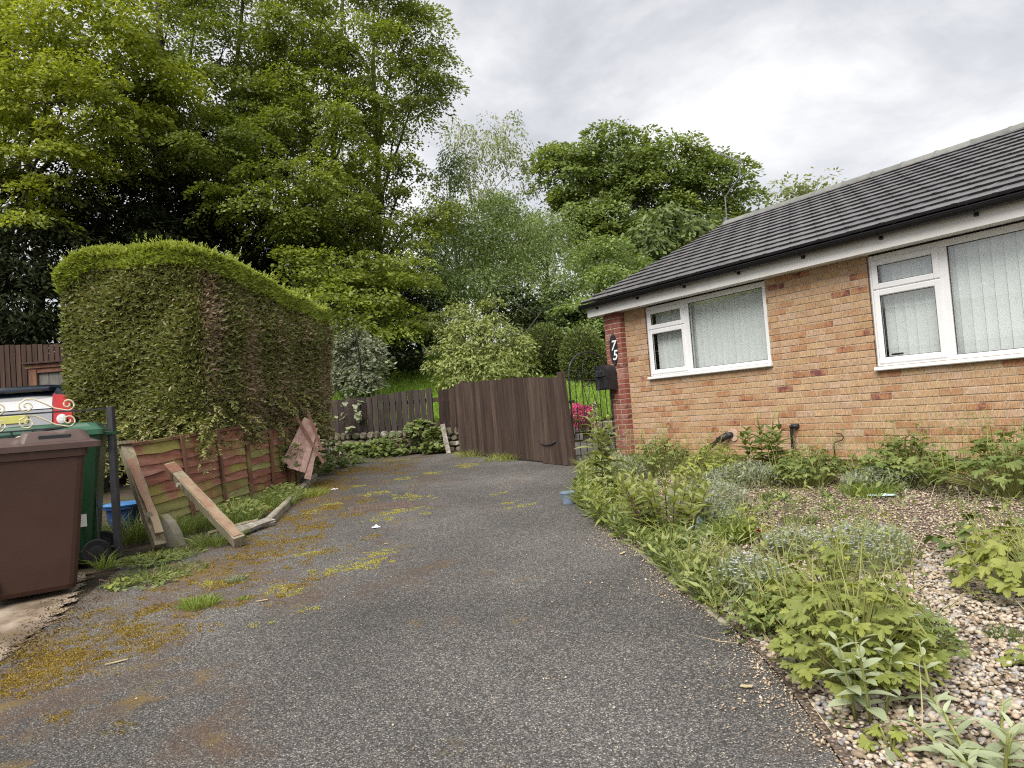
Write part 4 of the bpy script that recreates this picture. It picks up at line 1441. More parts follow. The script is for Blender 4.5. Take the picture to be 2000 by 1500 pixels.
for i in range(3):
    a, b = Vector(ek[i] + (SL * ek[i][1] - .026,)), Vector(ek[i + 1] + (SL * ek[i + 1][1] - .026,))
    a += (b - a) * .01
    o = MB().beam(a, b, .045, .07, bev=.006).build('edging_strip', 'kerb_stone')
    tag(o, ('farthest concrete edging strip between drive and gravel', 'middle concrete edging strip between drive and gravel', 'nearest concrete edging strip between drive and gravel')[i], 'edging', 'edging strips along the gravel bed')


# ------------------------------------------------------------------ wheelie bins
def rrect(cx_, w_, d_, r, n=3):
    pts = []
    for (sx, sy, a0) in ((1, 1, 0), (-1, 1, pi / 2), (-1, -1, pi), (1, -1, 3 * pi / 2)):
        for k in range(n + 1):
            a = a0 + pi / 2 * k / n
            pts.append((cx_ + sx * (d_ / 2 - r) + r * math.cos(a), sy * (w_ / 2 - r) + r * math.sin(a)))
    return pts


def loft(rings):
    n = len(rings[0])
    vs = [p for r in rings for p in r]
    fs = [tuple(range(n))[::-1], tuple((len(rings) - 1) * n + k for k in range(n))]
    for i in range(len(rings) - 1):
        for k in range(n):
            k2 = (k + 1) % n
            fs.append((i * n + k, i * n + k2, (i + 1) * n + k2, (i + 1) * n + k))
    return MB().add(vs, fs)


def wheelie(name, label, loc, rotz, mat_body, mat_lid, sc=1.0, wsc=1.0, lid_bump=True):
    """Front towards local +x, wheels and handle at -x."""
    t = thing(name, label, 'bin', loc, rotz, 'wheelie bins')
    B = lambda mb, nm, mt, par=t, sm=False: mb.build(nm, mt, par, world=False, smooth=sm)
    ring = lambda z, w_, d_, cx_, r: [(x * sc, y * sc * wsc, z * sc) for x, y in rrect(cx_, w_, d_, r)]
    body = loft([ring(.03, .42, .48, .0, .05), ring(.06, .45, .50, .0, .05), ring(.90, .55, .66, .0, .045), ring(.905, .575, .69, 0, .04), ring(.955, .58, .70, 0, .04), ring(.96, .56, .67, 0, .04)])
    bo = B(body, 'body', mat_body)
    lid = loft([ring(.955, .60, .76, .03, .03), ring(.958, .61, .785, .035, .03), ring(.995, .61, .785, .035, .03), ring(1.003, .58, .75, .03, .04), ring(1.02, .54, .70, .02, .05), ring(1.045, .50, .62, 0, .06), ring(1.055, .40, .44, 0, .08)])
    ld = B(lid, 'lid', mat_lid)
    if lid_bump:
        hump = loft([ring(1.0, .575, .42, .17, .03), ring(1.01, .57, .41, .17, .03), ring(1.075, .50, .36, .16, .04), ring(1.085, .46, .32, .155, .05)])
        B(hump, 'lid_hump', mat_lid, ld)
        gr = MB().box(.07 * sc, .255 * sc, -.274 * sc * wsc, -.2 * sc * wsc, 1.022 * sc, 1.058 * sc, .006)
        B(gr, 'grip_recess', 'black_plastic', ld)
    MB_h = MB().tube([(-.42 * sc, -.25 * sc * wsc, .96 * sc), (-.42 * sc, .25 * sc * wsc, .96 * sc)], .016 * sc, 8)
    for sy in (-.22, 0, .22):
        MB_h.box(-.425 * sc, -.33 * sc, (sy - .02) * sc * wsc, (sy + .02) * sc * wsc, .945 * sc, .975 * sc, .004)
    B(MB_h, 'handle', mat_body)
    for sy in (-1, 1):
        M = Matrix.Translation((-.27 * sc, sy * .245 * sc * wsc, .105 * sc)) @ Matrix.Rotation(pi / 2, 4, 'X')
        wv = B(MB().lathe([(.055, -.024), (.098, -.026), (.105, -.015), (.105, .015), (.098, .026), (.055, .024)], 22, M), 'wheel', 'tyre', sm=False)
        B(MB().lathe([(.02, -.03), (.06, -.0275), (.06, .0275), (.02, .03)], 16, M), 'hub', 'black_plastic', wv)
    B(MB().tube([(-.27 * sc, -.26 * sc * wsc, .105 * sc), (-.27 * sc, .26 * sc * wsc, .105 * sc)], .012, 8), 'axle', 'black_iron')
    return t


c_ = Vector((-3.36, 5.10))
fx, fy = math.cos(math.radians(35)), math.sin(math.radians(35))
bc = Vector((-3.315, 4.868, 0)) + Vector((-fy, fx, 0)) * .225
wheelie('wheelie_bin', 'brown garden waste wheelie bin standing in front on the concrete', (bc.x - .04 * fx, bc.y - .04 * fy, SL * bc.y + .012), math.radians(35), 'brown_bin', 'brown_lid', sc=1.045)
MB().box(.0, .006, -.04, .04, .0, .09).xf(Matrix.Translation((bc.x + .27 * fx + .0, bc.y + .27 * fy, .66)) @ Matrix.Rotation(math.radians(35 - 90), 4, 'Z')).build('sticker', 'white_paint', D.objects['wheelie_bin'])
wheelie('wheelie_bin', 'dark green wheelie bin half hidden behind the brown one', (-3.86, 5.92, SL * 5.8), math.radians(205), 'green_bin', 'green_lid', sc=1.12, wsc=1.0, lid_bump=False)
wheelie('wheelie_bin', 'blue lidded wheelie bin at the left edge of the picture', (-4.85, 6.45, SL * 6.4), math.radians(200), 'blue_plastic', 'blue_lid', sc=1.0, lid_bump=False)

# blue tub
tb = thing('blue_tub', 'old blue plastic tub on the ground behind the iron gate post', 'tub', gp(-3.95, 7.1))
M = Matrix.Translation(gp(-3.95, 7.1))
MB().lathe([(.13, 0), (.165, .27), (.185, .275), (.185, .30), (.15, .302), (.12, .03)], 18, M).build('tub', 'blue_plastic', tb, smooth=False)
MB().lathe([(.19, .301), (.195, .315), (.16, .33), (.02, .335)], 18, M).build('lid', 'blue_lid', tb)

# stacked old bricks beside the tub
sb = 0
for r_ in range(5):
    for c in range(2):
        p = gp(-4.05 + c * .235 + (.05 if r_ % 2 else 0), 7.55, .01 + r_ * .075)
        o = MB().box(0, .22, 0, .105, 0, .068, .006).xf(Matrix.Translation(p) @ Matrix.Rotation(random.uniform(-.08, .08), 4, 'Z')).build('loose_brick', 'stone_buff')
        tag(o, ('left' if c == 0 else 'right') + ' old brick in the ' + ('bottom', 'second', 'middle', 'fourth', 'top')[r_] + ' course of the stack behind the blue tub', 'brick', 'bricks stacked behind the blue tub')

# ------------------------------------------------------------------ black iron drive gate with cream scrolls, standing open
lg = thing('drive_gate', 'open black metal gate with cream painted scrolls above the bins', 'gate', gp(-3.35, 5.90))
q0 = Vector((-3.35, 5.90, SL * 5.9))
q1 = Vector((-4.45, 5.10, SL * 5.9 - .02))
qd = (q1 - q0).normalized()
QL = (q1 - q0).length
Q = lambda u_, z: q0 + qd * u_ + UZ * z
MB().beam(Q(0, -.02), Q(0, 1.29), .05, .05, up=(0, 1, 0), bev=.003).build('post', 'black_iron', lg)
for z in (1.275, 1.145, .14):
    MB().beam(Q(.02, z), Q(QL, z), .02, .012).build('rail', 'black_iron', lg)
MB().beam(Q(QL, 0.05), Q(QL, 1.28), .03, .03, up=(0, 1, 0)).build('stile', 'black_iron', lg)
nb = 10
for i in range(1, nb):
    u_ = QL * i / nb
    MB().tube([Q(u_, .14), Q(u_, 1.145)], .007, 5).build('bar', 'black_iron', lg)
qh = Vector((qd.x, qd.y, 0))
m = MB()
for c0 in (.52, .98):
    for (dx, zz, fl) in ((0.0, 1.275, 1), (0.0, 1.145, 1)):
        pts = scroll(Q(c0 - .22, zz + .055), .050, 1.35, pi * 1.5, -1, qh, UZ, 20)[::-1]
        pts += [Q(c0 - .13, zz + .03), Q(c0 - .06, zz + .075), Q(c0 + .0, zz + .11), Q(c0 + .06, zz + .115), Q(c0 + .105, zz + .085)]
        pts += scroll(Q(c0 + .055, zz + .06), .052, 1.25, 0.3, -1, qh, UZ, 18)
        m.tube(pts, .0072, 6)
for c0 in (.62, .80):
    m.tube(scroll(Q(c0, 1.06), .05, 1.1, 0, 1, qh, UZ, 18), .0072, 6)
m.build('scrollwork', 'cream_iron', lg, smooth=True)

# ------------------------------------------------------------------ car behind the hedge end
CX, CY = -7.2, 10.05
cz0 = .52
car = thing('parked_car', 'dark blue people carrier seen from behind beyond the bins', 'car', (CX, CY, cz0), math.radians(5))
# cross sections along y (rear = 0), half widths and heights


def car_ring(y, hw_, zb, zt, tw):
    """closed section: hw_ half width at waist, tw half width at the roof, zt roof height"""
    zw = 1.02
    if zt < zw + .1:
        zw = zt - .12
    pts = [(hw_ * .9, zb), (hw_, zb + .18), (hw_ * 1.0, zw - .25), (hw_ * .985, zw), (tw + (hw_ - tw) * .35, zw + (zt - zw) * .62), (tw * 1.0, zt - .09), (tw * .86, zt - .02), (tw * .4, zt + .012)]
    full = pts + [(-x, z) for x, z in pts[::-1]]
    return [(x, y, z) for x, z in full]


secs = [car_ring(.0, .80, .42, .92, .78), car_ring(.03, .86, .36, 1.04, .82), car_ring(.10, .87, .30, 1.50, .70), car_ring(.22, .885, .28, 1.625, .67), car_ring(.6, .90, .26, 1.66, .68), car_ring(1.6, .90, .24, 1.68, .69), car_ring(2.4, .90, .24, 1.62, .66),
        car_ring(3.1, .89, .24, 1.15, .72), car_ring(3.6, .87, .25, 1.0, .74), car_ring(4.1, .80, .28, .80, .68), car_ring(4.25, .70, .34, .62, .6)]
cb_ = loft([s_ for s_ in secs])
cb_.build('body', 'car_paint', car, world=False, smooth=True)
# tailgate: silver lower panel, rear window, spoiler
tg = MB()
tg.add([(-.60, -.006, .70), (.60, -.006, .70), (.62, .025, 1.27), (-.62, .025, 1.27), (-.60, .05, .70), (.60, .05, .70), (.62, .09, 1.27), (-.62, .09, 1.27)],
       [(0, 1, 2, 3), (4, 7, 6, 5), (0, 4, 5, 1), (3, 2, 6, 7), (0, 3, 7, 4), (1, 5, 6, 2)])
tg_o = tg.build('tailgate', 'car_silver', car, world=False)
rw = MB()
rw.add([(-.62, .035, 1.285), (.62, .035, 1.285), (.58, .105, 1.47), (-.58, .105, 1.47), (-.62, .1, 1.285), (.62, .1, 1.285), (.58, .16, 1.47), (-.58, .16, 1.47)],
       [(0, 1, 2, 3), (4, 7, 6, 5), (0, 4, 5, 1), (3, 2, 6, 7), (0, 3, 7, 4), (1, 5, 6, 2)])
rw.build('rear_window', 'car_silver', car, world=False)  # opaque silver, with the sky's reflection put into the pane colour
MB().box(-.60, .60, .03, .30, 1.535, 1.60, .02).build('spoiler', 'car_paint', car, world=False)
for sx in (-1, 1):
    pl = [(sx * .64, .004, 1.04), (sx * .875, .06, 1.06), (sx * .82, .13, 1.46), (sx * .60, .095, 1.49)]
    vs = pl + [(x * .985, y + .09, z) for x, y, z in pl]
    fs = [(0, 1, 2, 3), (4, 7, 6, 5), (0, 4, 5, 1), (1, 5, 6, 2), (2, 6, 7, 3), (3, 7, 4, 0)]
    if sx < 0:
        fs = [f[::-1] for f in fs]
    tl = MB().add(vs, fs).build('tail_light', 'tail_red', car, world=False)
    MB().lathe([(.07, 0), (.065, .02), (.03, .028)], 16, Matrix.Translation((sx * .745, .028, 1.12)) @ Matrix.Rotation(pi / 2, 4, 'X')).build('lamp', 'tail_clear', tl, world=False)
MB().box(-.22, .30, -.003, .018, 1.10, 1.21, .004).build('number_plate', 'plate_yellow', tg_o, world=False)
MB().box(-.82, .82, -.08, .06, .40, .62, .05).build('bumper', 'car_paint', car, world=False)
for (yy) in (.75, 3.35):
    for sx in (-1, 1):
        M = Matrix.Translation((sx * .82, yy, .32)) @ Matrix.Rotation(pi / 2, 4, 'Y')
        wv = MB().lathe([(.2, -.1), (.30, -.1), (.32, -.07), (.32, .07), (.30, .1), (.2, .1)], 24, M).build('wheel', 'tyre', car, world=False)
        MB().lathe([(.03, -.095), (.2, -.09), (.2, .09), (.03, .095)], 18, M).build('rim', 'car_silver', wv, world=False)

# ------------------------------------------------------------------ shed and tall slat fence at the far left
tf = thing('slat_fence', 'tall dark brown slatted fence behind the car', 'fence', (-9.0, 12.6, .6))
y_f = 12.6
x = -11.2
while x < -7.2:
    w_ = random.uniform(.078, .088)
    yy = y_f + (x + 9) * -.06
    board((x, yy, .5), (x + .0, yy, 3.12 - (x + 9) * .06 + random.uniform(-.01, .01)), w_, .018, (0, -1, 0), .006, 3, .001).build('slat', 'shed_board', tf)
    x += .103
for z in (1.0, 2.0, 2.85):
    MB().beam((-11.3, y_f + .16, z), (-7.2, y_f - .07, z), .05, .07).build('rail', 'shed_board', tf)
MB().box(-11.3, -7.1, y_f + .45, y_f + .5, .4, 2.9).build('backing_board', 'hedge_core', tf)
sh = thing('garden_shed', 'brown framed shed doorway with grey panels behind the car roof', 'shed', (-7.6, 12.0, .55))
c0 = at(58, 716, 12.0)
zt = c0.z
MB().box(c0.x - .02, c0.x + 1.6, 11.90, 12.05, zt - .05, zt + .02, .006).build('lintel', 'brown_batten', sh)
MB().box(c0.x - .06, c0.x + 1.6, 11.85, 12.1, zt + .0205, zt + .055, .006).build('roof_edge', 'shed_board', sh)
MB().box(c0.x + .03, c0.x + .16, 11.92, 12.03, .45, zt - .051, .006).build('jamb', 'brown_batten', sh)
MB().box(c0.x + .161, c0.x + 1.6, 11.93, 12.0, zt - .13, zt - .0515, .006).build('head_rail', 'brown_batten', sh)
for k in range(6):
    x0_ = c0.x + .165 + k * .17
    MB().box(x0_, x0_ + .165, 11.97 + .004 * (k % 2), 12.0, .45, zt - .1315, .003).build('panel', 'render_grey', sh)
MB().box(c0.x + .02, c0.x + 1.7, 12.06, 12.2, .45, zt - .02).build('shed_wall', 'shed_board', sh)

# ------------------------------------------------------------------ manhole cover, litter
mh = thing('manhole_cover', 'worn brown iron drain cover set in the drive among moss', 'drain cover', gp(-1.50, 7.60))
ang = math.radians(12)
MM = Matrix.Translation(gp(-1.50, 7.60, .0045)) @ Matrix.Rotation(ang, 4, 'Z') @ Matrix.Rotation(math.atan(SL), 4, 'X')
MB().box(-.33, .33, -.25, .25, -.01, .004, .002).xf(MM).build('frame', 'manhole_iron', mh)
MB().box(-.30, .30, -.22, .22, .0041, .010, .002).xf(MM).build('plate', 'manhole_iron', mh)
m = MB()
for i in range(14):
    for j in range(10):
        x, y = -.27 + i * .0415, -.19 + j * .042
        if (i + j) % 2:
            m.box(x - .016, x + .016, y - .005, y + .005, .0101, .013)
        else:
            m.box(x - .005, x + .005, y - .016, y + .016, .0101, .013)
m.xf(MM)
m.build('tread', 'manhole_iron', mh)

bk = thing('blue_bucket', 'small faded blue bucket at the edge of the flower bed', 'bucket', gp(.47, 6.95))
M = Matrix.Translation(gp(.47, 6.95, .004))
MB().lathe([(.06, 0), (.082, .10), (.088, .102), (.088, .116), (.08, .117), (.075, .10), (.055, .01)], 18, M).build('pail', 'faded_blue', bk)
MB().lathe([(.074, .098), (.04, .101)], 14, M).build('contents', 'litter_white', bk)


def crumple(name, label, cat, loc, sx, sy, h, mat_, seed, rot=0.0):
    rr_ = random.Random(seed)
    n = 7
    vs = []
    for i in range(n):
        for j in range(n):
            u_, v_ = i / (n - 1) - .5, j / (n - 1) - .5
            edge = max(abs(u_), abs(v_)) * 2
            vs.append((u_ * sx * rr_.uniform(.85, 1.1), v_ * sy * rr_.uniform(.85, 1.1), .006 + h * rr_.uniform(0, 1) * (1 - edge * .8)))
    fs = []
    for i in range(n - 1):
        for j in range(n - 1):
            fs.append((i * n + j, (i + 1) * n + j, (i + 1) * n + j + 1, i * n + j + 1))
    nv = len(vs)
    vs2 = vs + [(x, y, z - .003) for x, y, z in vs]
    fs2 = fs + [tuple(q + nv for q in f)[::-1] for f in fs]
    o = MB().add(vs2, fs2).xf(Matrix.Translation(loc) @ Matrix.Rotation(rot, 4, 'Z')).build(name, mat_)
    return tag(o, label, cat)


crumple('litter', 'small white scrap of packaging on the drive below the drain cover', 'litter', gp(-1.33, 6.48, .004), .075, .05, .03, 'litter_white', 1, .5)
crumple('litter', 'tiny white scrap on the drive near the kerb stones', 'litter', gp(-2.39, 9.2, .004), .09, .05, .02, 'litter_white', 2, .2)
crumple('plastic_scrap', 'crumpled pale blue plastic sheet sticking out of the flower bed', 'plastic', gp(1.27, 5.15, .02), .16, .14, .17, 'pale_blue_plastic', 3, .3)
crumple('plastic_scrap', 'flat pale blue plastic scrap on the gravel near the right bushes', 'plastic', gp(3.05, 6.05, .03), .22, .10, .02, 'pale_blue_plastic', 4, -.4)
for i, (px_, py_, L_, ro, lb) in enumerate(((205, 1303, .10, .6, 'pale twig on the golden moss at the left'), (500, 1178, .07, .2, 'small dry stalk by the grass tuft on the drive'), (1447, 1345, .045, -.5, 'pale fallen leaf on the tarmac near the leafy plants'),
                                           (1213, 1085, .06, .9, 'dry leaf on the tarmac beside the flower bed'), (750, 1065, .035, .1, 'yellowish leaf scrap below the white litter'))):
    q = None
    d = CAM_M.to_3x3() @ Vector(((px_ - 1000) / 1385.0, (750 - py_) / 1385.0, -1))
    tt = -CAM_H / (d.z - SL * d.y)
    q = CAM_POS + d * tt
    dd = Vector((math.cos(ro), math.sin(ro), 0)) * L_
    o = board(q + Vector((0, 0, .012)), q + dd + Vector((0, 0, .014)), .012 if i not in (2, 3) else .02, .003, (0, 0, 1), 0, 4, .002).build('dry_leaf' if i > 1 else 'twig', 'straw')
    tag(o, lb, 'twig' if i < 2 else 'leaf')


# ------------------------------------------------------------------ foliage machinery
def unit(a):
    return a / np.maximum(np.linalg.norm(a, axis=-1, keepdims=True), 1e-9)


def leaf_quads(P, Dv, Nv, L, W, fold=0.12):
    Dv = unit(Dv)
    S = unit(np.cross(Dv, Nv))
    Nn = np.cross(S, Dv)
    L = np.asarray(L)[:, None] * np.ones((len(P), 1))
    W = np.asarray(W)[:, None] * np.ones((len(P), 1))
    base = P
    tip = P + Dv * L - Nn * L * 0.10
    lf = P + Dv * L * 0.45 - S * W * 0.5 - Nn * W * fold
    rt = P + Dv * L * 0.45 + S * W * 0.5 - Nn * W * fold
    V = np.stack([base, rt, tip, lf], 1).reshape(-1, 3)
    F = np.arange(len(V)).reshape(-1, 4)
    return V, F


def crown_points(blobs, clump_r, per_clump, dens, rng, droop=0.4, shell=0.55, flat=0.16):
    """blobs: (centre Vector, rx, ry, rz). Returns leaf positions, clump-radial directions, clump centres."""
    Ps, Ds, cs, Os = [], [], [], []
    crown_points.tone = []
    for (c, rx, ry, rz) in blobs:
        area = 4 * pi * ((rx * ry) ** 1.6 + (rx * rz) ** 1.6 + (ry * rz) ** 1.6) ** (1 / 1.6) / 3 ** (1 / 1.6)
        n = max(6, int(dens * area / (pi * clump_r ** 2)))
        d = unit(rng.normal(size=(n, 3)))
        r = shell + (1 - shell) * np.sqrt(rng.random(n))
        r *= 1 + 0.16 * np.sin(d[:, 0] * 5 + c.x) * np.cos(d[:, 2] * 4 + c.z) + rng.normal(0, .05, n)
        C = np.array(c)[None] + d * r[:, None] * np.array([[rx, ry, rz]])
        crs = clump_r * rng.uniform(.6, 1.35, n)
        k = rng.poisson(per_clump, n) + 6
        idx = np.repeat(np.arange(n), k)
        N = len(idx)
        rho = np.sqrt(rng.random(N))
        th = rng.random(N) * 2 * pi
        out = d[idx]
        R = crs[idx]
        off = np.stack([rho * np.cos(th) * R, rho * np.sin(th) * R, (-droop * rho ** 2 + rng.normal(0, flat, N)) * R], 1)
        # tilt the pad outward and down with the outward direction
        off[:, 2] -= 0.45 * (off[:, 0] * out[:, 0] + off[:, 1] * out[:, 1]) * (0.6 + out[:, 2] * -.3)
        Ps.append(C[idx] + off)
        rad = np.stack([np.cos(th), np.sin(th), -0.25 + rng.normal(0, .25, N)], 1)
        Ds.append(rad + rng.normal(0, .35, (N, 3)) + out * .3)
        cs.append((C, d))
        Os.append(out)
        crown_points.tone.append(rng.random(n)[idx])
    return np.concatenate(Ps), np.concatenate(Ds), cs, np.concatenate(Os)


def build_tree(name, label, cat, base, blobs, material, leaf=.14, lw=.6, clump_r=.55, per=55, dens=1.5, trunk_r=.18, bark='bark', seed=1, droop=.4, shell=.5,
               flat=.16, group=None, twigs=5, tilt=.45, stems=1, hang=0.0, limb_r=None, fine=1.0):
    rng = np.random.default_rng(seed)
    rr_ = random.Random(seed)
    base = Vector(base)
    t = thing(name, label, cat, base, 0, group)
    P, Dv, cs, OUT = crown_points(blobs, clump_r, per * 1.25 * fine, dens * 1.5, rng, droop, shell, flat)
    N = len(P)
    if hang:
        Dv[:, 2] -= hang
    Nv = np.array([0, 0, .75])[None] + OUT * .45 + rng.normal(0, tilt, (N, 3))
    L = 1.15 / fine ** .5 * leaf * rng.uniform(.65, 1.3, N)
    V, F = leaf_quads(P, Dv, Nv, L, L * lw)
    V = V - np.array(base)[None]
    tone = np.concatenate(crown_points.tone)
    rnd = np.repeat(np.clip(.12 + .5 * tone ** 1.3 + rng.normal(.12, .15, N), 0, .999), 4)
    me = np_mesh('crown', V, F, {'rnd': rnd})
    link('crown', me, material, t, matrix=Matrix.Translation(base))
    m = MB()
    top = max(blobs, key=lambda b: b[0].z)[0]
    for s_ in range(stems):
        off = Vector((rr_.uniform(-.4, .4), rr_.uniform(-.4, .4), 0)) * (0 if stems == 1 else 1)
        tops = top + off * 4
        pts, rad = [], []
        for i in range(9):
            k = i / 8
            p = base + off + (tops - base - off) * k + Vector((math.sin(k * 5 + seed) * .12, math.cos(k * 4 + seed) * .12, 0)) * (tops - base).length * .1
            if i == 0:
                p = base + off - Vector((0, 0, .2))
            pts.append(p)
            rad.append(trunk_r * (1 - k * .82) * (1.25 if i == 0 else 1))
        m.tube(pts, rad, 8)
        for bi, (c, rx, ry, rz) in enumerate(blobs):
            if stems > 1 and bi % stems != s_:
                continue
            k = min(.9, max(.12, (c.z - base.z) / max(.1, (tops.z - base.z)) * rr_.uniform(.5, .78)))
            j = int(k * 8)
            p0 = pts[j] + (pts[min(8, j + 1)] - pts[j]) * (k * 8 - j)
            mid = (p0 + c) / 2 + Vector((rr_.uniform(-.2, .2), rr_.uniform(-.2, .2), rr_.uniform(.0, .4)))
            r0 = (limb_r or trunk_r * .42) * (1 - k * .5)
            m.tube([p0, (p0 + mid) / 2 + Vector((0, 0, .08)), mid, (mid + c) / 2, c], [r0, r0 * .85, r0 * .7, r0 * .5, r0 * .3], 5)
            C, dd = cs[bi]
            for q in range(twigs):
                e = Vector(C[rr_.randrange(len(C))])
                st = (mid + c) / 2 if q % 2 else c
                w_ = (st + e) / 2 + Vector((rr_.uniform(-.1, .1), rr_.uniform(-.1, .1), .08))
                m.tube([st, w_, e], [r0 * .32, r0 * .22, r0 * .08], 4)
    m.build('trunk', bark, t, smooth=True)
    return t


def blob(px, py, Y, rx, ry, dep=None):
    c = at(px, py, Y)
    k = Y / 1385.0
    r = (rx + ry) / 2 * k
    return (c, rx * k, dep if dep else r, ry * k)


def tb(px, Y):
    p = at(px, 700, Y)
    return gp(p.x, Y)


GT = 'trees on the bank behind the gardens'
# tall sycamores on the left
build_tree('sycamore_tree', 'lime green sycamore filling the top left corner above the slat fence', 'tree', tb(60, 16), [blob(30, 90, 15.5, 150, 105), blob(190, 60, 15, 120, 90), blob(130, 200, 14.5, 150, 80),
           blob(-60, 230, 15, 120, 120), blob(270, 160, 15.5, 100, 80), blob(60, 320, 14.5, 120, 60), blob(40, 405, 14, 75, 38), blob(-90, 60, 16, 120, 120)], 'leaf_sycamore_lime', leaf=.15, seed=3, group=GT, trunk_r=.2, dens=1.2, fine=3.3, flat=.12)
build_tree('sycamore_tree', 'tall sycamore whose many slim stems rise behind the clipped hedge', 'tree', tb(330, 19), [blob(330, 40, 18.5, 120, 80), blob(430, 120, 18, 110, 80), blob(340, 190, 17, 110, 70), blob(240, 250, 16.5, 100, 60),
           blob(480, 210, 18, 90, 60), blob(300, 290, 16, 120, 50), blob(420, 275, 16.5, 95, 45), blob(210, 320, 16, 70, 40), blob(540, 110, 19.5, 80, 80), blob(400, -60, 19, 150, 80)],
           'leaf_sycamore', leaf=.14, seed=4, group=GT, trunk_r=.17, stems=3, dens=1.05, fine=3.2, flat=.11)
build_tree('sycamore_tree', 'broad sycamore with layered sprays above the far end of the hedge', 'tree', tb(570, 20), [blob(600, 45, 19, 110, 80), blob(690, 110, 19, 100, 80), blob(600, 170, 18.5, 90, 60), blob(520, 250, 18, 80, 35), blob(620, 250, 18, 95, 55),
           blob(560, 345, 17, 110, 36), blob(670, 330, 18, 80, 45), blob(480, 385, 16.5, 100, 30), blob(640, 400, 17.5, 100, 40), blob(560, 425, 17, 90, 26), blob(690, 210, 19, 70, 50), blob(640, -50, 20, 150, 70)],
           'leaf_sycamore', leaf=.14, seed=5, group=GT, trunk_r=.16, stems=2, dens=1.1, droop=.55, fine=3.2, flat=.11)
build_tree('sycamore_tree', 'airy sycamore standing at the right end of the tall trees against the sky', 'tree', tb(722, 21), [blob(800, 60, 21, 70, 90), blob(815, 170, 21, 80, 70), blob(770, 250, 20.5, 75, 60), blob(740, 20, 21, 80, 60), blob(840, 130, 21.5, 55, 70), blob(720, 330, 19.5, 85, 45),
           blob(790, 345, 20, 60, 45), blob(700, 440, 18.5, 95, 45), blob(780, 460, 19, 60, 60), blob(720, 520, 18, 110, 40), blob(650, 560, 17, 90, 45), blob(770, 570, 18, 65, 60), blob(690, 620, 17, 60, 40), blob(850, 420, 20, 70, 35)],
           'leaf_sycamore', leaf=.135, seed=6, group=GT, trunk_r=.15, dens=.9, droop=.5, shell=.35, fine=3.0, flat=.12)
build_tree('sycamore_tree', 'low sycamore sapling leaning out over the far end of the hedge', 'tree', tb(600, 15.5), [blob(600, 545, 15.5, 60, 30), blob(660, 590, 15, 60, 30), blob(560, 505, 16, 50, 24), blob(720, 560, 16.5, 80, 40), blob(700, 630, 15.5, 60, 26), blob(760, 620, 16.5, 60, 40), blob(660, 510, 16.5, 70, 34), blob(780, 520, 17, 50, 45)], 'leaf_sycamore', leaf=.12, seed=16, group=GT, trunk_r=.06, dens=1.0, clump_r=.42, per=45, fine=2.0, flat=.12)
# dark yews and conifers behind and between
for i, (px_, Y, bl, lab) in enumerate((
        (60, 15, [blob(40, 470, 14.5, 110, 90), blob(60, 570, 14, 110, 90), blob(100, 380, 15, 90, 70), blob(20, 630, 13.6, 90, 50)], 'black green yew hanging over the tall slat fence'),
        (230, 18, [blob(200, 390, 17, 110, 90), blob(270, 470, 16.5, 120, 90), blob(180, 500, 16, 90, 90), blob(330, 380, 17, 90, 70)], 'very dark yew directly above the left half of the hedge'),
        (430, 20, [blob(420, 350, 19, 110, 90), blob(480, 460, 18.5, 110, 70), blob(380, 440, 18, 90, 70), blob(330, 250, 20, 100, 80), blob(560, 480, 19, 90, 60)], 'dark evergreen between the hedge and the slim sycamore stems'),
        (600, 24, [blob(600, 480, 21, 110, 90), blob(680, 400, 22, 80, 80), blob(700, 570, 20, 110, 70), blob(520, 260, 23, 90, 90), blob(800, 600, 21, 70, 60)], 'dark evergreen in the gap left of the airy sycamore'))):
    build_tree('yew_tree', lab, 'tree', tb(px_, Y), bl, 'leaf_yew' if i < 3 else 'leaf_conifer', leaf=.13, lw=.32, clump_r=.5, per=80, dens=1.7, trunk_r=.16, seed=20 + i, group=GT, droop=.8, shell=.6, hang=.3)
# middle: birches, thorn, willow-like
build_tree('birch_tree', 'thin pale birch with sparse leaves against the sky', 'tree', tb(960, 30), [blob(985, 260, 30, 55, 60), blob(930, 300, 30, 50, 55), blob(1010, 320, 30, 35, 60), blob(950, 370, 29, 60, 40), blob(900, 250, 30, 30, 40)], 'leaf_birch', leaf=.11, lw=.5,
           seed=31, group=GT, trunk_r=.11, dens=.75, bark='birch_bark', per=40, hang=.9, shell=.2, droop=1.0, twigs=9)
build_tree('birch_tree', 'white stemmed birch with drooping branches left of the pale shrub', 'tree', tb(905, 23), [blob(890, 420, 22, 65, 60), blob(950, 460, 22, 60, 60), blob(880, 340, 22.5, 45, 60), blob(930, 540, 21, 70, 50), blob(850, 500, 21, 45, 60), blob(990, 400, 23, 45, 45)], 'leaf_olive', leaf=.10, lw=.5,
           seed=32, group=GT, trunk_r=.085, dens=1.5, bark='birch_bark', per=60, fine=1.5, hang=.6, shell=.25, droop=.9, twigs=8)
build_tree('ash_tree', 'leafy green ash filling the gap behind the white stemmed birch', 'tree', tb(940, 28), [blob(870, 450, 27, 55, 55), blob(930, 490, 27, 65, 50), blob(1000, 530, 27, 60, 50), blob(900, 560, 26, 60, 50), blob(970, 420, 28, 50, 45), blob(1040, 430, 28, 50, 50), blob(860, 540, 26, 45, 50), blob(1010, 470, 27.5, 55, 45)],
           'leaf_olive', leaf=.13, lw=.5, seed=38, group=GT, trunk_r=.14, dens=1.25, per=50, fine=1.5, hang=.3, shell=.4, droop=.6)
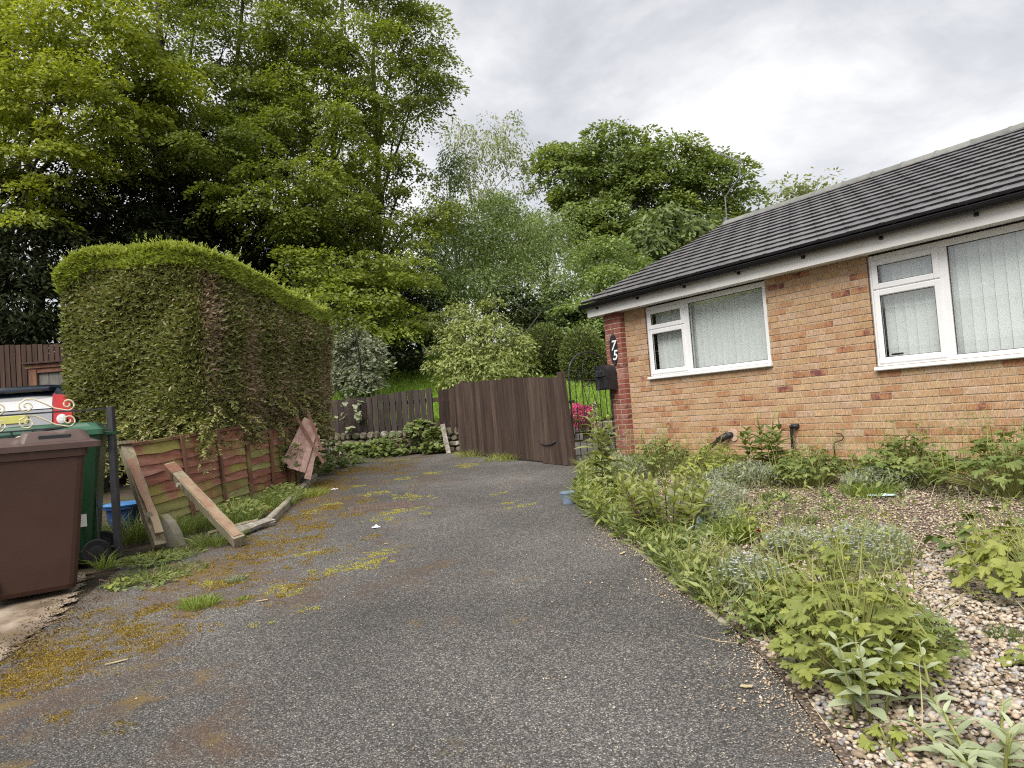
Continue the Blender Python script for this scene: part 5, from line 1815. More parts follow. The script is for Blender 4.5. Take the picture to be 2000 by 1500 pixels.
build_tree('willow_tree', 'grey green feathery tree in the middle behind the garden', 'tree', tb(1060, 24), [blob(1030, 470, 24, 70, 70), blob(1090, 520, 23, 70, 60), blob(1020, 560, 22, 60, 50), blob(1080, 440, 25, 55, 45), blob(1140, 560, 22, 55, 60), blob(1060, 600, 21.5, 60, 40)], 'leaf_olive', leaf=.10, lw=.4,
           seed=33, group=GT, trunk_r=.12, dens=1.6, per=60, fine=1.5, hang=.7, shell=.4, droop=.9)
build_tree('hawthorn_tree', 'muted green hawthorn just left of the roof', 'tree', tb(1170, 21), [blob(1170, 500, 21, 60, 45), blob(1190, 560, 20, 55, 50), blob(1130, 610, 19.5, 50, 40), blob(1220, 530, 21.5, 40, 40), blob(1160, 650, 19, 45, 35)], 'leaf_olive', leaf=.085, lw=.65, seed=34, group=GT, trunk_r=.1, dens=1.5,
           clump_r=.4, per=60, shell=.5)
build_tree('sycamore_tree', 'rounded sycamore rising behind the bungalow roof', 'tree', tb(1230, 31), [blob(1200, 310, 30, 95, 65), blob(1290, 320, 30, 95, 65), blob(1380, 350, 30, 80, 60), blob(1110, 340, 30, 65, 60), blob(1430, 395, 30, 55, 45), blob(1240, 400, 29.5, 120, 60), blob(1130, 410, 29.5, 60, 55),
           blob(1350, 420, 30, 90, 45), blob(1180, 465, 29, 80, 45), blob(1075, 300, 30.5, 35, 35)], 'leaf_sycamore_far', leaf=.2, seed=35, group=GT, trunk_r=.25, dens=1.5, clump_r=.7, per=60, droop=.5, shell=.5, fine=1.8)
build_tree('chestnut_tree', 'horse chestnut with drooping leaf fans just above the roof slope', 'tree', tb(1300, 26), [blob(1320, 435, 25.5, 70, 42), blob(1260, 475, 25, 65, 45), blob(1380, 445, 26, 50, 36), blob(1230, 530, 24, 50, 40), blob(1300, 510, 25, 60, 40)], 'leaf_chestnut', leaf=.27, lw=.36, seed=36, group=GT,
           trunk_r=.2, dens=1.7, clump_r=.42, per=20, droop=1.1, shell=.6, hang=.5, flat=.1)
build_tree('whitebeam_tree', 'small pale tree peeping over the ridge at the right', 'tree', tb(1570, 36), [blob(1545, 385, 36, 45, 38), blob(1590, 380, 36, 45, 36), blob(1570, 430, 36, 70, 40), blob(1620, 400, 36, 30, 30)], 'leaf_birch', leaf=.2, lw=.5, seed=37, group=GT, trunk_r=.14, dens=.75, clump_r=.6, per=26, droop=-.3, shell=.3)
# shrubs
build_tree('pale_shrub', 'pale yellow green leafy shrub on the lawn behind the gate', 'shrub', tb(930, 17), [blob(930, 660, 16.8, 70, 55), blob(880, 690, 16.5, 50, 45), blob(985, 670, 17, 45, 45), blob(900, 610, 17, 40, 28), blob(1010, 700, 17, 35, 30), blob(885, 742, 16, 36, 22), blob(940, 715, 16.2, 70, 32), blob(850, 625, 17.2, 28, 30), blob(960, 600, 17.2, 26, 24)],
           'leaf_shrub_pale', leaf=.105, lw=.45, seed=41, trunk_r=.05, dens=1.25, clump_r=.26, per=24, fine=1.8, droop=.7, shell=.45, hang=.35, stems=3)
build_tree('variegated_shrub', 'grey cream variegated shrub at the far end of the hedge', 'shrub', tb(705, 15), [blob(700, 690, 14.8, 52, 50), blob(718, 718, 14.5, 34, 34), blob(690, 745, 14.4, 50, 30), blob(680, 650, 15, 30, 28), blob(660, 700, 14.6, 25, 60)], 'leaf_variegated', leaf=.075, lw=.5, seed=42, trunk_r=.04, dens=1.6, clump_r=.22, per=30, shell=.5, stems=3)
build_tree('laurel_shrub', 'dark glossy bush behind the variegated shrub', 'shrub', tb(790, 19), [blob(780, 680, 18.5, 50, 40), blob(750, 640, 19, 45, 40), blob(830, 650, 19, 45, 40)], 'leaf_ivy', leaf=.11, lw=.5, seed=43, trunk_r=.05, dens=1.5, clump_r=.3, per=34, shell=.5, stems=2)
build_tree('ivy_bush', 'dark ivy clad bush above the clipped domes', 'shrub', tb(1110, 20.5), [blob(1080, 610, 20.5, 60, 35), blob(1150, 620, 20, 50, 40), blob(1000, 600, 21.5, 50, 40), blob(1190, 650, 19.5, 30, 60), blob(1040, 650, 20.5, 40, 30)], 'leaf_ivy', leaf=.10, lw=.6, seed=44, trunk_r=.06, dens=1.6, clump_r=.35, per=45, shell=.5, stems=2)


def core(name, c, rx, ry, rz, material, parent):
    m = MB()
    n, k = 14, 8
    rings = []
    for i in range(1, k):
        a = -pi / 2 + pi * i / k
        rings.append([(c.x + rx * math.cos(a) * math.cos(2 * pi * j / n), c.y + ry * math.cos(a) * math.sin(2 * pi * j / n), c.z + rz * math.sin(a)) for j in range(n)])
    lo = loft(rings)
    lo.build(name, material, parent)


for i, (px_, py_, rx_, ry_, Y, lab) in enumerate(((1066, 690, 45, 58, 18.2, 'left clipped green dome on the lawn behind the gate'), (1138, 700, 44, 58, 17.6, 'right clipped green dome on the lawn beside the red pier'))):
    rng = np.random.default_rng(60 + i)
    c = at(px_, py_, Y)
    k = Y / 1385
    t = thing('topiary_dome', lab, 'topiary', gp(c.x, Y), 0, 'clipped domes on the lawn')
    N = 9000
    d = unit(rng.normal(size=(N, 3)))
    d = d[d[:, 2] > -.75]
    N = len(d)
    bump_ = 1 + .02 * np.sin(d[:, 0] * 9) * np.sin(d[:, 2] * 11)
    sq = np.array([[rx_ * k, rx_ * k, ry_ * k]])
    P = np.array(c)[None] + d * sq * bump_[:, None] * rng.uniform(.93, 1.0, N)[:, None]
    V, F = leaf_quads(P, d + rng.normal(0, .6, (N, 3)) + np.array([0, 0, .4]), unit(rng.normal(size=(N, 3))), .07 * rng.uniform(.6, 1.3, N), .035 * np.ones(N))
    me = np_mesh('foliage', V, F, {'rnd': np.repeat(np.clip(rng.normal(.45, .22, N), 0, .99), 4)})
    link('foliage', me, 'leaf_topiary', t)
    core('core', c, rx_ * k * .92, rx_ * k * .92, ry_ * k * .93, 'hedge_core', t)

# far woodland closing the view low down
rng = np.random.default_rng(99)
bl = []
for i in range(26):
    x = -34 + i * 3.1 + rng.uniform(-1, 1)
    y = 46 + rng.uniform(-4, 6)
    z = float(gz(x, y)) + rng.uniform(.5, 3.0)
    bl.append((Vector((x, y, z)), 2.6, 2.6, rng.uniform(1.8, 3.2)))
P, Dv, cs, OUT = crown_points(bl, 1.0, 45, .9, rng, .4, .5, .2)
N = len(P)
V, F = leaf_quads(P, Dv, np.array([0, 0, 1.0])[None] + rng.normal(0, .5, (N, 3)), .3 * rng.uniform(.6, 1.3, N), .19 * np.ones(N))
o = link('distant_wood', np_mesh('distant_wood', V, F, {'rnd': np.repeat(rng.random(N), 4)}), 'leaf_ivy', kind='stuff')
tag(o, 'dark distant woodland seen low between the trunks', 'woodland')

# ------------------------------------------------------------------ the big clipped hedge
hedge = thing('clipped_hedge', 'tall clipped conifer hedge with bright green top above the red fence', 'hedge', (-4.2, 9.0, SL * 9))
K1 = Vector((-3.45, 7.98, 0))
ha = Vector((-fdv.y, fdv.x, 0))          # along the front face to the left
if ha.x > 0:
    ha = -ha
hb = Vector((fdv.x, fdv.y, 0))           # along the side, away
HA, HB = 1.92, 3.05
rng = np.random.default_rng(12)


def htop(a, b):
    return 3.38 + .10 * a - .125 * b - .30 * np.clip((a - 1.25) / .65, 0, 1) ** 2 + .02 * np.sin(a * 5.1 + b * 2.2) + .02 * np.sin(b * 6.3 + 1)


def hedge_point(a, b, z, nx, ny, nz):
    """round the vertical corner, add gentle lumps"""
    r = .35
    ca = np.clip(r - a, 0, r)
    cb = np.clip(r - b, 0, r)
    q = np.sqrt(ca ** 2 + cb ** 2)
    over = np.maximum(q - r, 0) / np.maximum(q, 1e-6)
    a = a + ca * over
    b = b + cb * over
    lump = .035 * np.sin(a * 5 + z * 3.1) + .03 * np.sin(b * 7.3 + z * 1.1) + .02 * np.sin(z * 8 + a * 3)
    under = np.clip(1.25 - z, 0, 1) * .12
    P = np.stack([K1.x + ha.x * a + hb.x * b, K1.y + ha.y * a + hb.y * b, z], 1)
    W = nx[:, None] * np.array(ha)[None] + ny[:, None] * np.array(hb)[None] + nz[:, None] * np.array([0, 0, 1.0])[None]
    return P + W * lump[:, None], W


zb0 = 1.0


def hwid(z):
    return HA - .42 * np.clip((2.1 - z) / 1.0, 0, 1)



def face_samples(kind, n):
    u_, v_ = rng.random(n), rng.random(n)
    if kind == 'front':
        a, b = u_ * HA, np.zeros(n)
        z = zb0 + (htop(a, b) - zb0) * v_
        a = a * hwid(z) / HA
        nn = (np.zeros(n), -np.ones(n), np.zeros(n))
    elif kind == 'side':
        a, b = np.zeros(n), u_ * HB
        z = zb0 + .1 + (htop(a, b) - zb0 - .1) * v_
        nn = (-np.ones(n), np.zeros(n), np.zeros(n))
    elif kind == 'left':
        a, b = HA * np.ones(n), u_ * HB
        z = zb0 + (htop(a, b) - zb0) * v_
        a = hwid(z)
        nn = (np.ones(n), np.zeros(n), np.zeros(n))
    elif kind == 'end':
        a, b = u_ * HA, HB * np.ones(n)
        z = zb0 + (htop(a, b) - zb0) * v_
        nn = (np.zeros(n), np.ones(n), np.zeros(n))
    else:
        a, b = u_ * HA, v_ * HB
        z = htop(a, b)
        nn = (np.zeros(n), np.zeros(n), np.ones(n))
    return a, b, z, nn


allV, allR, allD = [], [], []
for kind, n in (('front', 76000), ('side', 70000), ('left', 9000), ('end', 6000)):
    a, b, z, nn = face_samples(kind, n)
    P, W = hedge_point(a, b, z, *nn)
    P = P - W * (rng.random(n) ** .7 * .10)[:, None]
    P[:, 2] += .018 * np.sin(z * 70 + 5 * np.sin(a * 6 + b * 6))
    Dv = W * .8 + np.array([0, 0, .25])[None] + rng.normal(0, .5, (n, 3))
    L = rng.uniform(.035, .085, n)
    V, F = leaf_quads(P, Dv, W * .6 + np.array([0, 0, .5])[None] + rng.normal(0, .6, (n, 3)), L, L * .36)
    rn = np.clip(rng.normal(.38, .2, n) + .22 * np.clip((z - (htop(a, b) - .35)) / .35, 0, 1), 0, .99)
    if kind == 'side':
        dd = (.9 * np.exp(-((b - .22) / .20) ** 2 - ((z - 2.75) / .55) ** 2) + .8 * np.exp(-((b - .9) / .16) ** 2 - ((z - 2.1) / .5) ** 2) + .75 * np.exp(-((b - 1.15) / .13) ** 2 - ((z - 1.7) / .3) ** 2)
              + .8 * np.exp(-((b - 2.9) / .3) ** 2 - ((z - 1.7) / .6) ** 2) + .45 * np.exp(-((b - 1.9) / .1) ** 2 - ((z - 2.0) / .7) ** 2))
        dd = dd + .35 * np.exp(-((b - 1.6) / 1.3) ** 2 - ((z - 1.5) / .5) ** 2) + .25 * (np.sin(b * 9) > .3)
        dead = (rng.random(n) < dd * 1.05 + .08) * rng.uniform(.6, 1, n)
    else:
        dead = (rng.random(n) < .05 + .12 * np.exp(-((z - 1.25) / .25) ** 2)) * rng.uniform(.3, .9, n)
    allV.append(V)
    allR.append(np.repeat(rn, 4))
    allD.append(np.repeat(dead, 4))
# drooping fronds along the lower front
fr_n = 180
for i in range(fr_n):
    a = rng.uniform(-.1, HA * .72)
    z0_ = rng.uniform(1.0, 1.55)
    p = np.array(K1 + ha * a) + np.array([0, 0, z0_])
    out = -np.array(hb) * rng.uniform(.5, 1.0) + np.array(ha) * rng.uniform(-.5, .3) + np.array([0, 0, rng.uniform(-.7, .15)])
    if i >= 150:
        p = np.array(K1 + hb * rng.uniform(.1, HB * .9)) + np.array([0, 0, rng.uniform(1.3, 1.75)])
        out = -np.array(ha) * rng.uniform(.5, 1.0) - np.array(hb) * rng.uniform(-.3, .7) + np.array([0, 0, rng.uniform(-.7, .2)])
    out /= np.linalg.norm(out)
    LL = rng.uniform(.16, .42)
    n = 34
    k = rng.random(n)
    pts = p[None] + out[None] * (k * LL)[:, None] + np.array([0, 0, -1.0])[None] * (k ** 2 * LL * .35)[:, None]
    sd = np.cross(out, [0, 0, 1.0])
    sd /= np.linalg.norm(sd)
    dirs = out[None] * .7 + sd[None] * np.where(rng.random(n) < .5, -1, 1)[:, None] * .8 + rng.normal(0, .25, (n, 3))
    L = .07 * (1.15 - k * .6) * rng.uniform(.7, 1.2, n)
    V, F = leaf_quads(pts, dirs, np.array([0, 0, 1.0])[None] + rng.normal(0, .3, (n, 3)), L, L * .38)
    allV.append(V)
    allR.append(np.repeat(np.clip(rng.normal(.55, .2, n), 0, .99), 4))
    allD.append(np.zeros(n * 4) + (.5 if rng.random() < .15 else 0))
V = np.concatenate(allV)
F = np.arange(len(V)).reshape(-1, 4)
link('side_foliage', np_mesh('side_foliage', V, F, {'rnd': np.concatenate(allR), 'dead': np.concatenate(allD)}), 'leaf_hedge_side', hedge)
n = 26000
a, b, z, nn = face_samples('top', n)
P, W = hedge_point(a, b, z, *nn)
P[:, 2] -= rng.uniform(0, .14, n)
L = rng.uniform(.04, .085, n)
Dv = np.array([0, 0, .7])[None] + rng.normal(0, .6, (n, 3))
V1, F1 = leaf_quads(P, Dv, rng.normal(size=(n, 3)), L, L * .34)
R1 = np.repeat(np.clip(rng.normal(.4, .22, n), 0, .99), 4)
# feathery upright shoots
ns, nl = 1900, 16
a, b, z, nn = face_samples('top', ns)
edge_bias = rng.random(ns) < .45
b = np.where(edge_bias & (rng.random(ns) < .5), rng.random(ns) ** 2 * .3, b)
a = np.where(edge_bias & (b > .3), rng.random(ns) ** 2 * .3, a)
P, W = hedge_point(a, b, htop(a, b), *nn)
P[:, 2] -= .03
sd = unit(np.array([0, 0, 1.0])[None] + rng.normal(0, .38, (ns, 3)) + np.exp(-b / .2)[:, None] * -np.array(hb)[None] * .5 + np.exp(-a / .2)[:, None] * -np.array(ha)[None] * .5)
SLn = rng.gamma(5, .022, ns).clip(.05, .24)
k = np.tile(np.linspace(.05, 1, nl), ns)
ii = np.repeat(np.arange(ns), nl)
pp = P[ii] + sd[ii] * (k * SLn[ii])[:, None] + np.array([0, 0, -1.0])[None] * (k ** 2 * SLn[ii] * .12)[:, None]
side = unit(np.cross(sd[ii], rng.normal(size=(ns, 3))[ii]))
dd_ = sd[ii] * .8 + side * np.where(np.arange(len(ii)) % 2 == 0, 1, -1)[:, None] * .65 + rng.normal(0, .2, (len(ii), 3))
Ls = (.055 * (1.1 - .6 * k)) * rng.uniform(.7, 1.2, len(ii))
V3, F3 = leaf_quads(pp, dd_, rng.normal(size=(len(ii), 3)), Ls, Ls * .36)
V1 = np.concatenate([V1, V3])
R1 = np.concatenate([R1, np.repeat(np.clip(rng.normal(.62, .2, len(ii)), 0, .99), 4)])
# fringe of fresh shoots spilling over the upper edge
n2 = 13000
sel = rng.random(n2) < .55
a2 = np.where(sel, 0, rng.random(n2) * HA)
b2 = np.where(sel, rng.random(n2) * HB, 0)
z2 = htop(a2, b2) - rng.random(n2) ** 2 * .22
P2, W2_ = hedge_point(a2, b2, z2, np.where(sel, -1.0, 0.0), np.where(sel, 0.0, -1.0), np.zeros(n2))
L2 = rng.uniform(.04, .09, n2)
V2, F2 = leaf_quads(P2, W2_ * .7 + np.array([0, 0, .45])[None] + rng.normal(0, .45, (n2, 3)), rng.normal(size=(n2, 3)), L2, L2 * .36)
V = np.concatenate([V1, V2])
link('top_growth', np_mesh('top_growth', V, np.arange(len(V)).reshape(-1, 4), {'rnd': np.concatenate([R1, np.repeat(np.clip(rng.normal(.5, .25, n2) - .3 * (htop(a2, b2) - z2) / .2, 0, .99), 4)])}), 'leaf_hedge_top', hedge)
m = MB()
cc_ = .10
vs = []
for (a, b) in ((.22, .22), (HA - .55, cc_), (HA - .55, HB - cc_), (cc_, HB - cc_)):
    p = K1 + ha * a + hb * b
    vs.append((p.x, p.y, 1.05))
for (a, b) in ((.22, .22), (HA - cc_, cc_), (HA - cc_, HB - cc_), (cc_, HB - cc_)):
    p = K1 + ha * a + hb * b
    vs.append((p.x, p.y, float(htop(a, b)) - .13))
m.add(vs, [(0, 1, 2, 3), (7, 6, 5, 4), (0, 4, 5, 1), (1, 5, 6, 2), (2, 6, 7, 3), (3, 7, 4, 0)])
m.build('core', 'hedge_core', hedge)  # solid dark filler, added to stop light passing through the leaves
m = MB()
for i in range(5):
    p = K1 + ha * (.95 + random.uniform(-.2, .2)) + hb * (.4 + i * .62)
    m.tube([(p.x, p.y, .3), (p.x + .03, p.y, 1.1), (p.x, p.y, 2.2)], [.06, .05, .03], 7)
m.build('trunk', 'bark', hedge)


# ------------------------------------------------------------------ loose stones on the bed
def pebbles(P, size, rng, flat=.6, angular=False):
    """P (N,3) centres. Octahedron-like 14 point stones, 20-24 triangles as 3-vertex faces."""
    N = len(P)
    t = (1 + 5 ** .5) / 2
    ico = unit(np.array([(-1, t, 0), (1, t, 0), (-1, -t, 0), (1, -t, 0), (0, -1, t), (0, 1, t), (0, -1, -t), (0, 1, -t), (t, 0, -1), (t, 0, 1), (-t, 0, -1), (-t, 0, 1)], float))
    fac = np.array([(0, 11, 5), (0, 5, 1), (0, 1, 7), (0, 7, 10), (0, 10, 11), (1, 5, 9), (5, 11, 4), (11, 10, 2), (10, 7, 6), (7, 1, 8), (3, 9, 4), (3, 4, 2), (3, 2, 6), (3, 6, 8), (3, 8, 9), (4, 9, 5), (2, 4, 11), (6, 2, 10), (8, 6, 7), (9, 8, 1)])
    if angular:
        ico = np.array([(1, 0, 0), (0, 1, 0), (-1, 0, 0), (0, -1, 0), (0, 0, 1), (0, 0, -1)], float)
        fac = np.array([(0, 1, 4), (1, 2, 4), (2, 3, 4), (3, 0, 4), (1, 0, 5), (2, 1, 5), (3, 2, 5), (0, 3, 5)])
    sc = np.stack([size * rng.uniform(.75, 1.3, N), size * rng.uniform(.6, 1.0, N), size * flat * rng.uniform(.7, 1.1, N)], 1) * .5
    V = ico[None] * sc[:, None, :] * rng.uniform(.86, 1.14, (N, len(ico), 1))
    th = rng.random(N) * 2 * pi
    c, s_ = np.cos(th)[:, None], np.sin(th)[:, None]
    tl = rng.normal(0, .3, N)[:, None]
    x, y, z = V[..., 0], V[..., 1], V[..., 2]
    z2 = z + x * tl
    X = c * x - s_ * y
    Y = s_ * x + c * y
    V = np.stack([X, Y, z2], -1) + P[:, None, :]
    F = (fac[None] + (np.arange(N) * len(ico))[:, None, None]).reshape(-1, 3)
    return V.reshape(-1, 3), F, np.repeat(rng.random(N), len(ico))


rng = np.random.default_rng(7)


def bed_pts(n, y0, y1, x1=6.0, margin=.0):
    y = rng.uniform(y0, y1, n * 3)
    x = rng.uniform(.5, x1, n * 3)
    ok = (x > edge_x(y) + margin) & (y < wall_y(x) - .02)
    return x[ok][:n], y[ok][:n]


def vis_filter(x, y, pad=40):
    ok = []
    for a, b in zip(x, y):
        u_, v_, d = px_of((a, b, SL * b))
        ok.append(d > 0 and -pad < u_ < 2000 + 260 and v_ < 1500 + 160)
    return np.array(ok, bool)


x, y = bed_pts(42000, 1.7, 4.4, 4.2, .03)
k = vis_filter(x, y)
x, y = x[k][:14500], y[k][:14500]
size = rng.gamma(8, .0029, len(x)).clip(.011, .042)
P = np.stack([x, y, SL * y + .016 + rng.uniform(0, .014, len(x))], 1)
V, F, R = pebbles(P, size, rng)
o = link('pebbles', np_mesh('pebbles', V, F, {'rnd': R}, smooth=True), 'pebble', kind='stuff')
tag(o, 'rounded mixed pebbles covering the near part of the bed', 'pebbles')
x, y = bed_pts(60000, 4.1, 8.6, 6.5, .03)
k = vis_filter(x, y)
x, y = x[k][:24000], y[k][:24000]
size = rng.gamma(8, .0026, len(x)).clip(.01, .035)
P = np.stack([x, y, SL * y + .016 + rng.uniform(0, .010, len(x))], 1)
V, F, R = pebbles(P, size, rng, .5, True)
o = link('gravel_chips', np_mesh('gravel_chips', V, F, {'rnd': R}), 'gravel', kind='stuff')
tag(o, 'pinkish gravel chips in front of the brick wall', 'gravel')
# spilled chips on the tarmac
n = 5200
y = rng.uniform(1.9, 5.9, n)
x = edge_x(y) + .05 - rng.exponential(.07, n) * (1 + .6 * np.sin(y * 5))
n2 = 1600
x = np.concatenate([x, rng.uniform(-2.8, .8, n2)])
y = np.concatenate([y, rng.uniform(2.1, 9, n2)])
size = np.where(rng.random(len(x)) < .1, .02, rng.uniform(.005, .012, len(x)))
size[n:] *= .7
P = np.stack([x, y, SL * y + .004 + size * .25], 1)
V, F, R = pebbles(P, size, rng, .6, True)
o = link('spilled_gravel', np_mesh('spilled_gravel', V, F, {'rnd': R}), 'gravel', kind='stuff')
tag(o, 'loose stone chips scattered over the drive edge', 'gravel')


n = 3800
k = rng.random(n)
x = np.interp(k, [0, .45, .7, 1], [-4.6, -2.76, -2.92, -3.4]) + rng.normal(0, .10, n)
y = np.interp(k, [0, .45, .7, 1], [3.45, 3.66, 4.45, 5.6]) + rng.normal(0, .08, n)
size = rng.uniform(.004, .014, n)
P = np.stack([x, y, SL * y + .007 + size * .2], 1)
V, F, R = pebbles(P, size, rng, .6, True)
o = link('soil_crumbs', np_mesh('soil_crumbs', V, F, {'rnd': R}), 'soil', kind='stuff')
tag(o, 'dark soil crumbs along the broken edge of the concrete', 'soil')


# ------------------------------------------------------------------ moss cushions and fine growth on the drive
def blades(P, h, w, rng, lean=.5, Dv=None):
    N = len(P)
    D_ = np.array([0, 0, 1.0])[None] + rng.normal(0, lean, (N, 3)) if Dv is None else Dv
    return leaf_quads(P, D_, rng.normal(size=(N, 3)), h, w, .05)


def patch(spots, dens, rng, hgt=.012, wid=.012, lean=.9, clump=.035, zf=None):
    """spots: (x, y, rx, ry, rot). Returns V, R of clumpy low growth."""
    Ps = []
    for (cx_, cy_, rx_, ry_, ro) in spots:
        nc = max(3, int(rx_ * ry_ * pi / clump ** 2 * .55))
        a = rng.random(nc) * 2 * pi
        q = np.sqrt(rng.random(nc)) * (1 + .35 * np.sin(a * 3 + cx_ * 7) + .2 * np.sin(a * 7 + cy_))
        ux, uy = q * np.cos(a) * rx_, q * np.sin(a) * ry_
        X = cx_ + ux * math.cos(ro) - uy * math.sin(ro)
        Y = cy_ + ux * math.sin(ro) + uy * math.cos(ro)
        keep = rng.random(nc) < np.clip(1.35 - q, .1, 1)
        X, Y = X[keep], Y[keep]
        m_ = rng.poisson(dens, len(X)) + 3
        idx = np.repeat(np.arange(len(X)), m_)
        r_ = clump * rng.uniform(.3, 1.1, len(X))
        Ps.append(np.stack([X[idx] + rng.normal(0, .5, len(idx)) * r_[idx], Y[idx] + rng.normal(0, .5, len(idx)) * r_[idx]], 1))
    XY = np.concatenate(Ps)
    N = len(XY)
    P = np.stack([XY[:, 0], XY[:, 1], (SL * XY[:, 1] if zf is None else zf(XY[:, 0], XY[:, 1])) + .003], 1)
    V, F = blades(P, hgt * rng.uniform(.5, 1.5, N), wid * rng.uniform(.6, 1.4, N), rng, lean)
    return V, np.repeat(rng.random(N), 4)


def gpix(px, py):
    d = CAM_M.to_3x3() @ Vector(((px - 1000) / 1385.0, (750 - py) / 1385.0, -1))
    t_ = -CAM_H / (d.z - SL * d.y)
    q = CAM_POS + d * t_
    return q.x, q.y


def pspot(px, py, rx, ry, ro=0.0):
    x, y = gpix(px, py)
    return (x, y, rx, ry, ro)


gold_line = [(-2.7, 3.5), (-2.15, 4.2), (-2.0, 5.2), (-2.05, 6.2), (-2.15, 7.4), (-2.4, 9.0), (-2.6, 10.8), (-1.8, 12.3)]
extra = []
for i in range(150):
    k = rng.random() * (len(gold_line) - 1)
    j = int(k)
    ax_, ay_ = gold_line[j]
    bx_, by_ = gold_line[j + 1]
    f = k - j
    q = rng.uniform(.03, .15)
    extra.append((ax_ + (bx_ - ax_) * f + rng.normal(0, .30), ay_ + (by_ - ay_) * f + rng.normal(0, .25), q * 1.2, q * rng.uniform(.4, 1.2), rng.uniform(0, 1)))
gold = extra + [pspot(200, 1275, .34, .16, .5), pspot(110, 1310, .30, .12, .45), pspot(40, 1345, .22, .10, .3), pspot(300, 1190, .20, .09, .7), pspot(210, 1220, .16, .10, .6), pspot(420, 1115, .26, .11, .8), pspot(470, 1085, .22, .12, .9),
        pspot(520, 1050, .20, .20, 1.2), pspot(570, 1010, .20, .35, .1), pspot(600, 975, .20, .45, .1), pspot(640, 945, .20, .5, .1), pspot(560, 1060, .14, .12, .5), pspot(330, 1150, .14, .07, .5), pspot(310, 1260, .18, .07, .5),
        pspot(130, 1400, .10, .05, 0), pspot(230, 1420, .10, .05, .3), pspot(680, 920, .25, .4, 0), pspot(20, 1365, .15, .06, .3), pspot(400, 1230, .09, .05, .4)]
V, R = patch([(a, b, c * 1.3, d * 1.5, e) for a, b, c, d, e in gold], 40, rng, .007, .0065, lean=1.4, clump=.04)
o = link('golden_moss', np_mesh('golden_moss', V, np.arange(len(V)).reshape(-1, 4), {'rnd': R}), 'moss_gold', kind='stuff')
tag(o, 'golden brown moss creeping over the left side of the drive', 'moss')
lime = [pspot(700, 1105, .20, .12, .5), pspot(730, 1085, .12, .10, .6), pspot(640, 1118, .14, .06, .1), pspot(605, 1083, .10, .07, 0), pspot(545, 1150, .12, .06, .3), pspot(570, 1160, .14, .06, 0), pspot(800, 972, .16, .22, .7), pspot(770, 1000, .22, .10, .5), pspot(740, 1015, .10, .08, 0),
        pspot(730, 965, .16, .12, .2), pspot(700, 950, .10, .12, 0), pspot(790, 935, .14, .12, 0), pspot(840, 925, .14, .10, 0), pspot(910, 910, .16, .2, 0), pspot(900, 885, .16, .3, 0), pspot(970, 965, .12, .05, 0), pspot(985, 985, .08, .04, 0), pspot(650, 985, .12, .08, 0), pspot(620, 1000, .10, .10, 0),
        pspot(520, 1220, .09, .03, .2), pspot(610, 1190, .06, .04, 0), pspot(1010, 990, .2, .04, .6), pspot(830, 1005, .07, .06, 0), pspot(450, 1140, .12, .08, 0), pspot(390, 1140, .10, .07, 0), pspot(1000, 895, .6, .04, -.9), pspot(760, 900, .5, .1, -.3)]
V, R = patch([(a, b, c * 1.4, d * 1.55, e) for a, b, c, d, e in lime], 56, rng, .008, .006, lean=1.4, clump=.04)
o = link('lime_moss', np_mesh('lime_moss', V, np.arange(len(V)).reshape(-1, 4), {'rnd': R}), 'moss_lime', kind='stuff')
tag(o, 'yellow green moss and stonecrop patches around the drain cover', 'moss')


# ------------------------------------------------------------------ grass
def grass_tuft(name, label, loc, n, r, h, w, material, seed, lean=.45, group=None, cat='grass tuft'):
    rg = np.random.default_rng(seed)
    loc = Vector(loc)
    rho = np.sqrt(rg.random(n)) * r
    th = rg.random(n) * 2 * pi
    P = np.stack([rho * np.cos(th), rho * np.sin(th), np.zeros(n)], 1)
    H = h * rg.uniform(.45, 1.15, n)
    out = np.stack([np.cos(th), np.sin(th), np.zeros(n)], 1) * (rho / r * lean)[:, None] + rg.normal(0, lean * .6, (n, 3))
    out[:, 2] = 0
    d1 = unit(out + np.array([0, 0, 1.0])[None])
    p1 = P + d1 * (H * .6)[:, None]
    d2 = unit(out * 2.6 + np.array([0, 0, .6])[None])
    p2 = p1 + d2 * (H * .5)[:, None]
    sd = unit(np.cross(d1, rg.normal(size=(n, 3)))) * (w * .5)
    V = np.stack([P - sd, P + sd, p1 + sd * .8, p1 - sd * .8, p2 + sd * .1, p2 - sd * .1], 1).reshape(-1, 3)
    b = np.arange(n) * 6
    F = np.concatenate([np.stack([b, b + 1, b + 2, b + 3], 1), np.stack([b + 3, b + 2, b + 4, b + 5], 1)])
    me = np_mesh(name, V, F, {'rnd': np.repeat(rg.random(n), 6)})
    o = link(name, me, material, matrix=Matrix.Translation(loc))
    return tag(o, label, cat, group)


def gpx(px, py, dz=.004):
    x, y = gpix(px, py)
    return Vector((x, y, SL * y + dz))


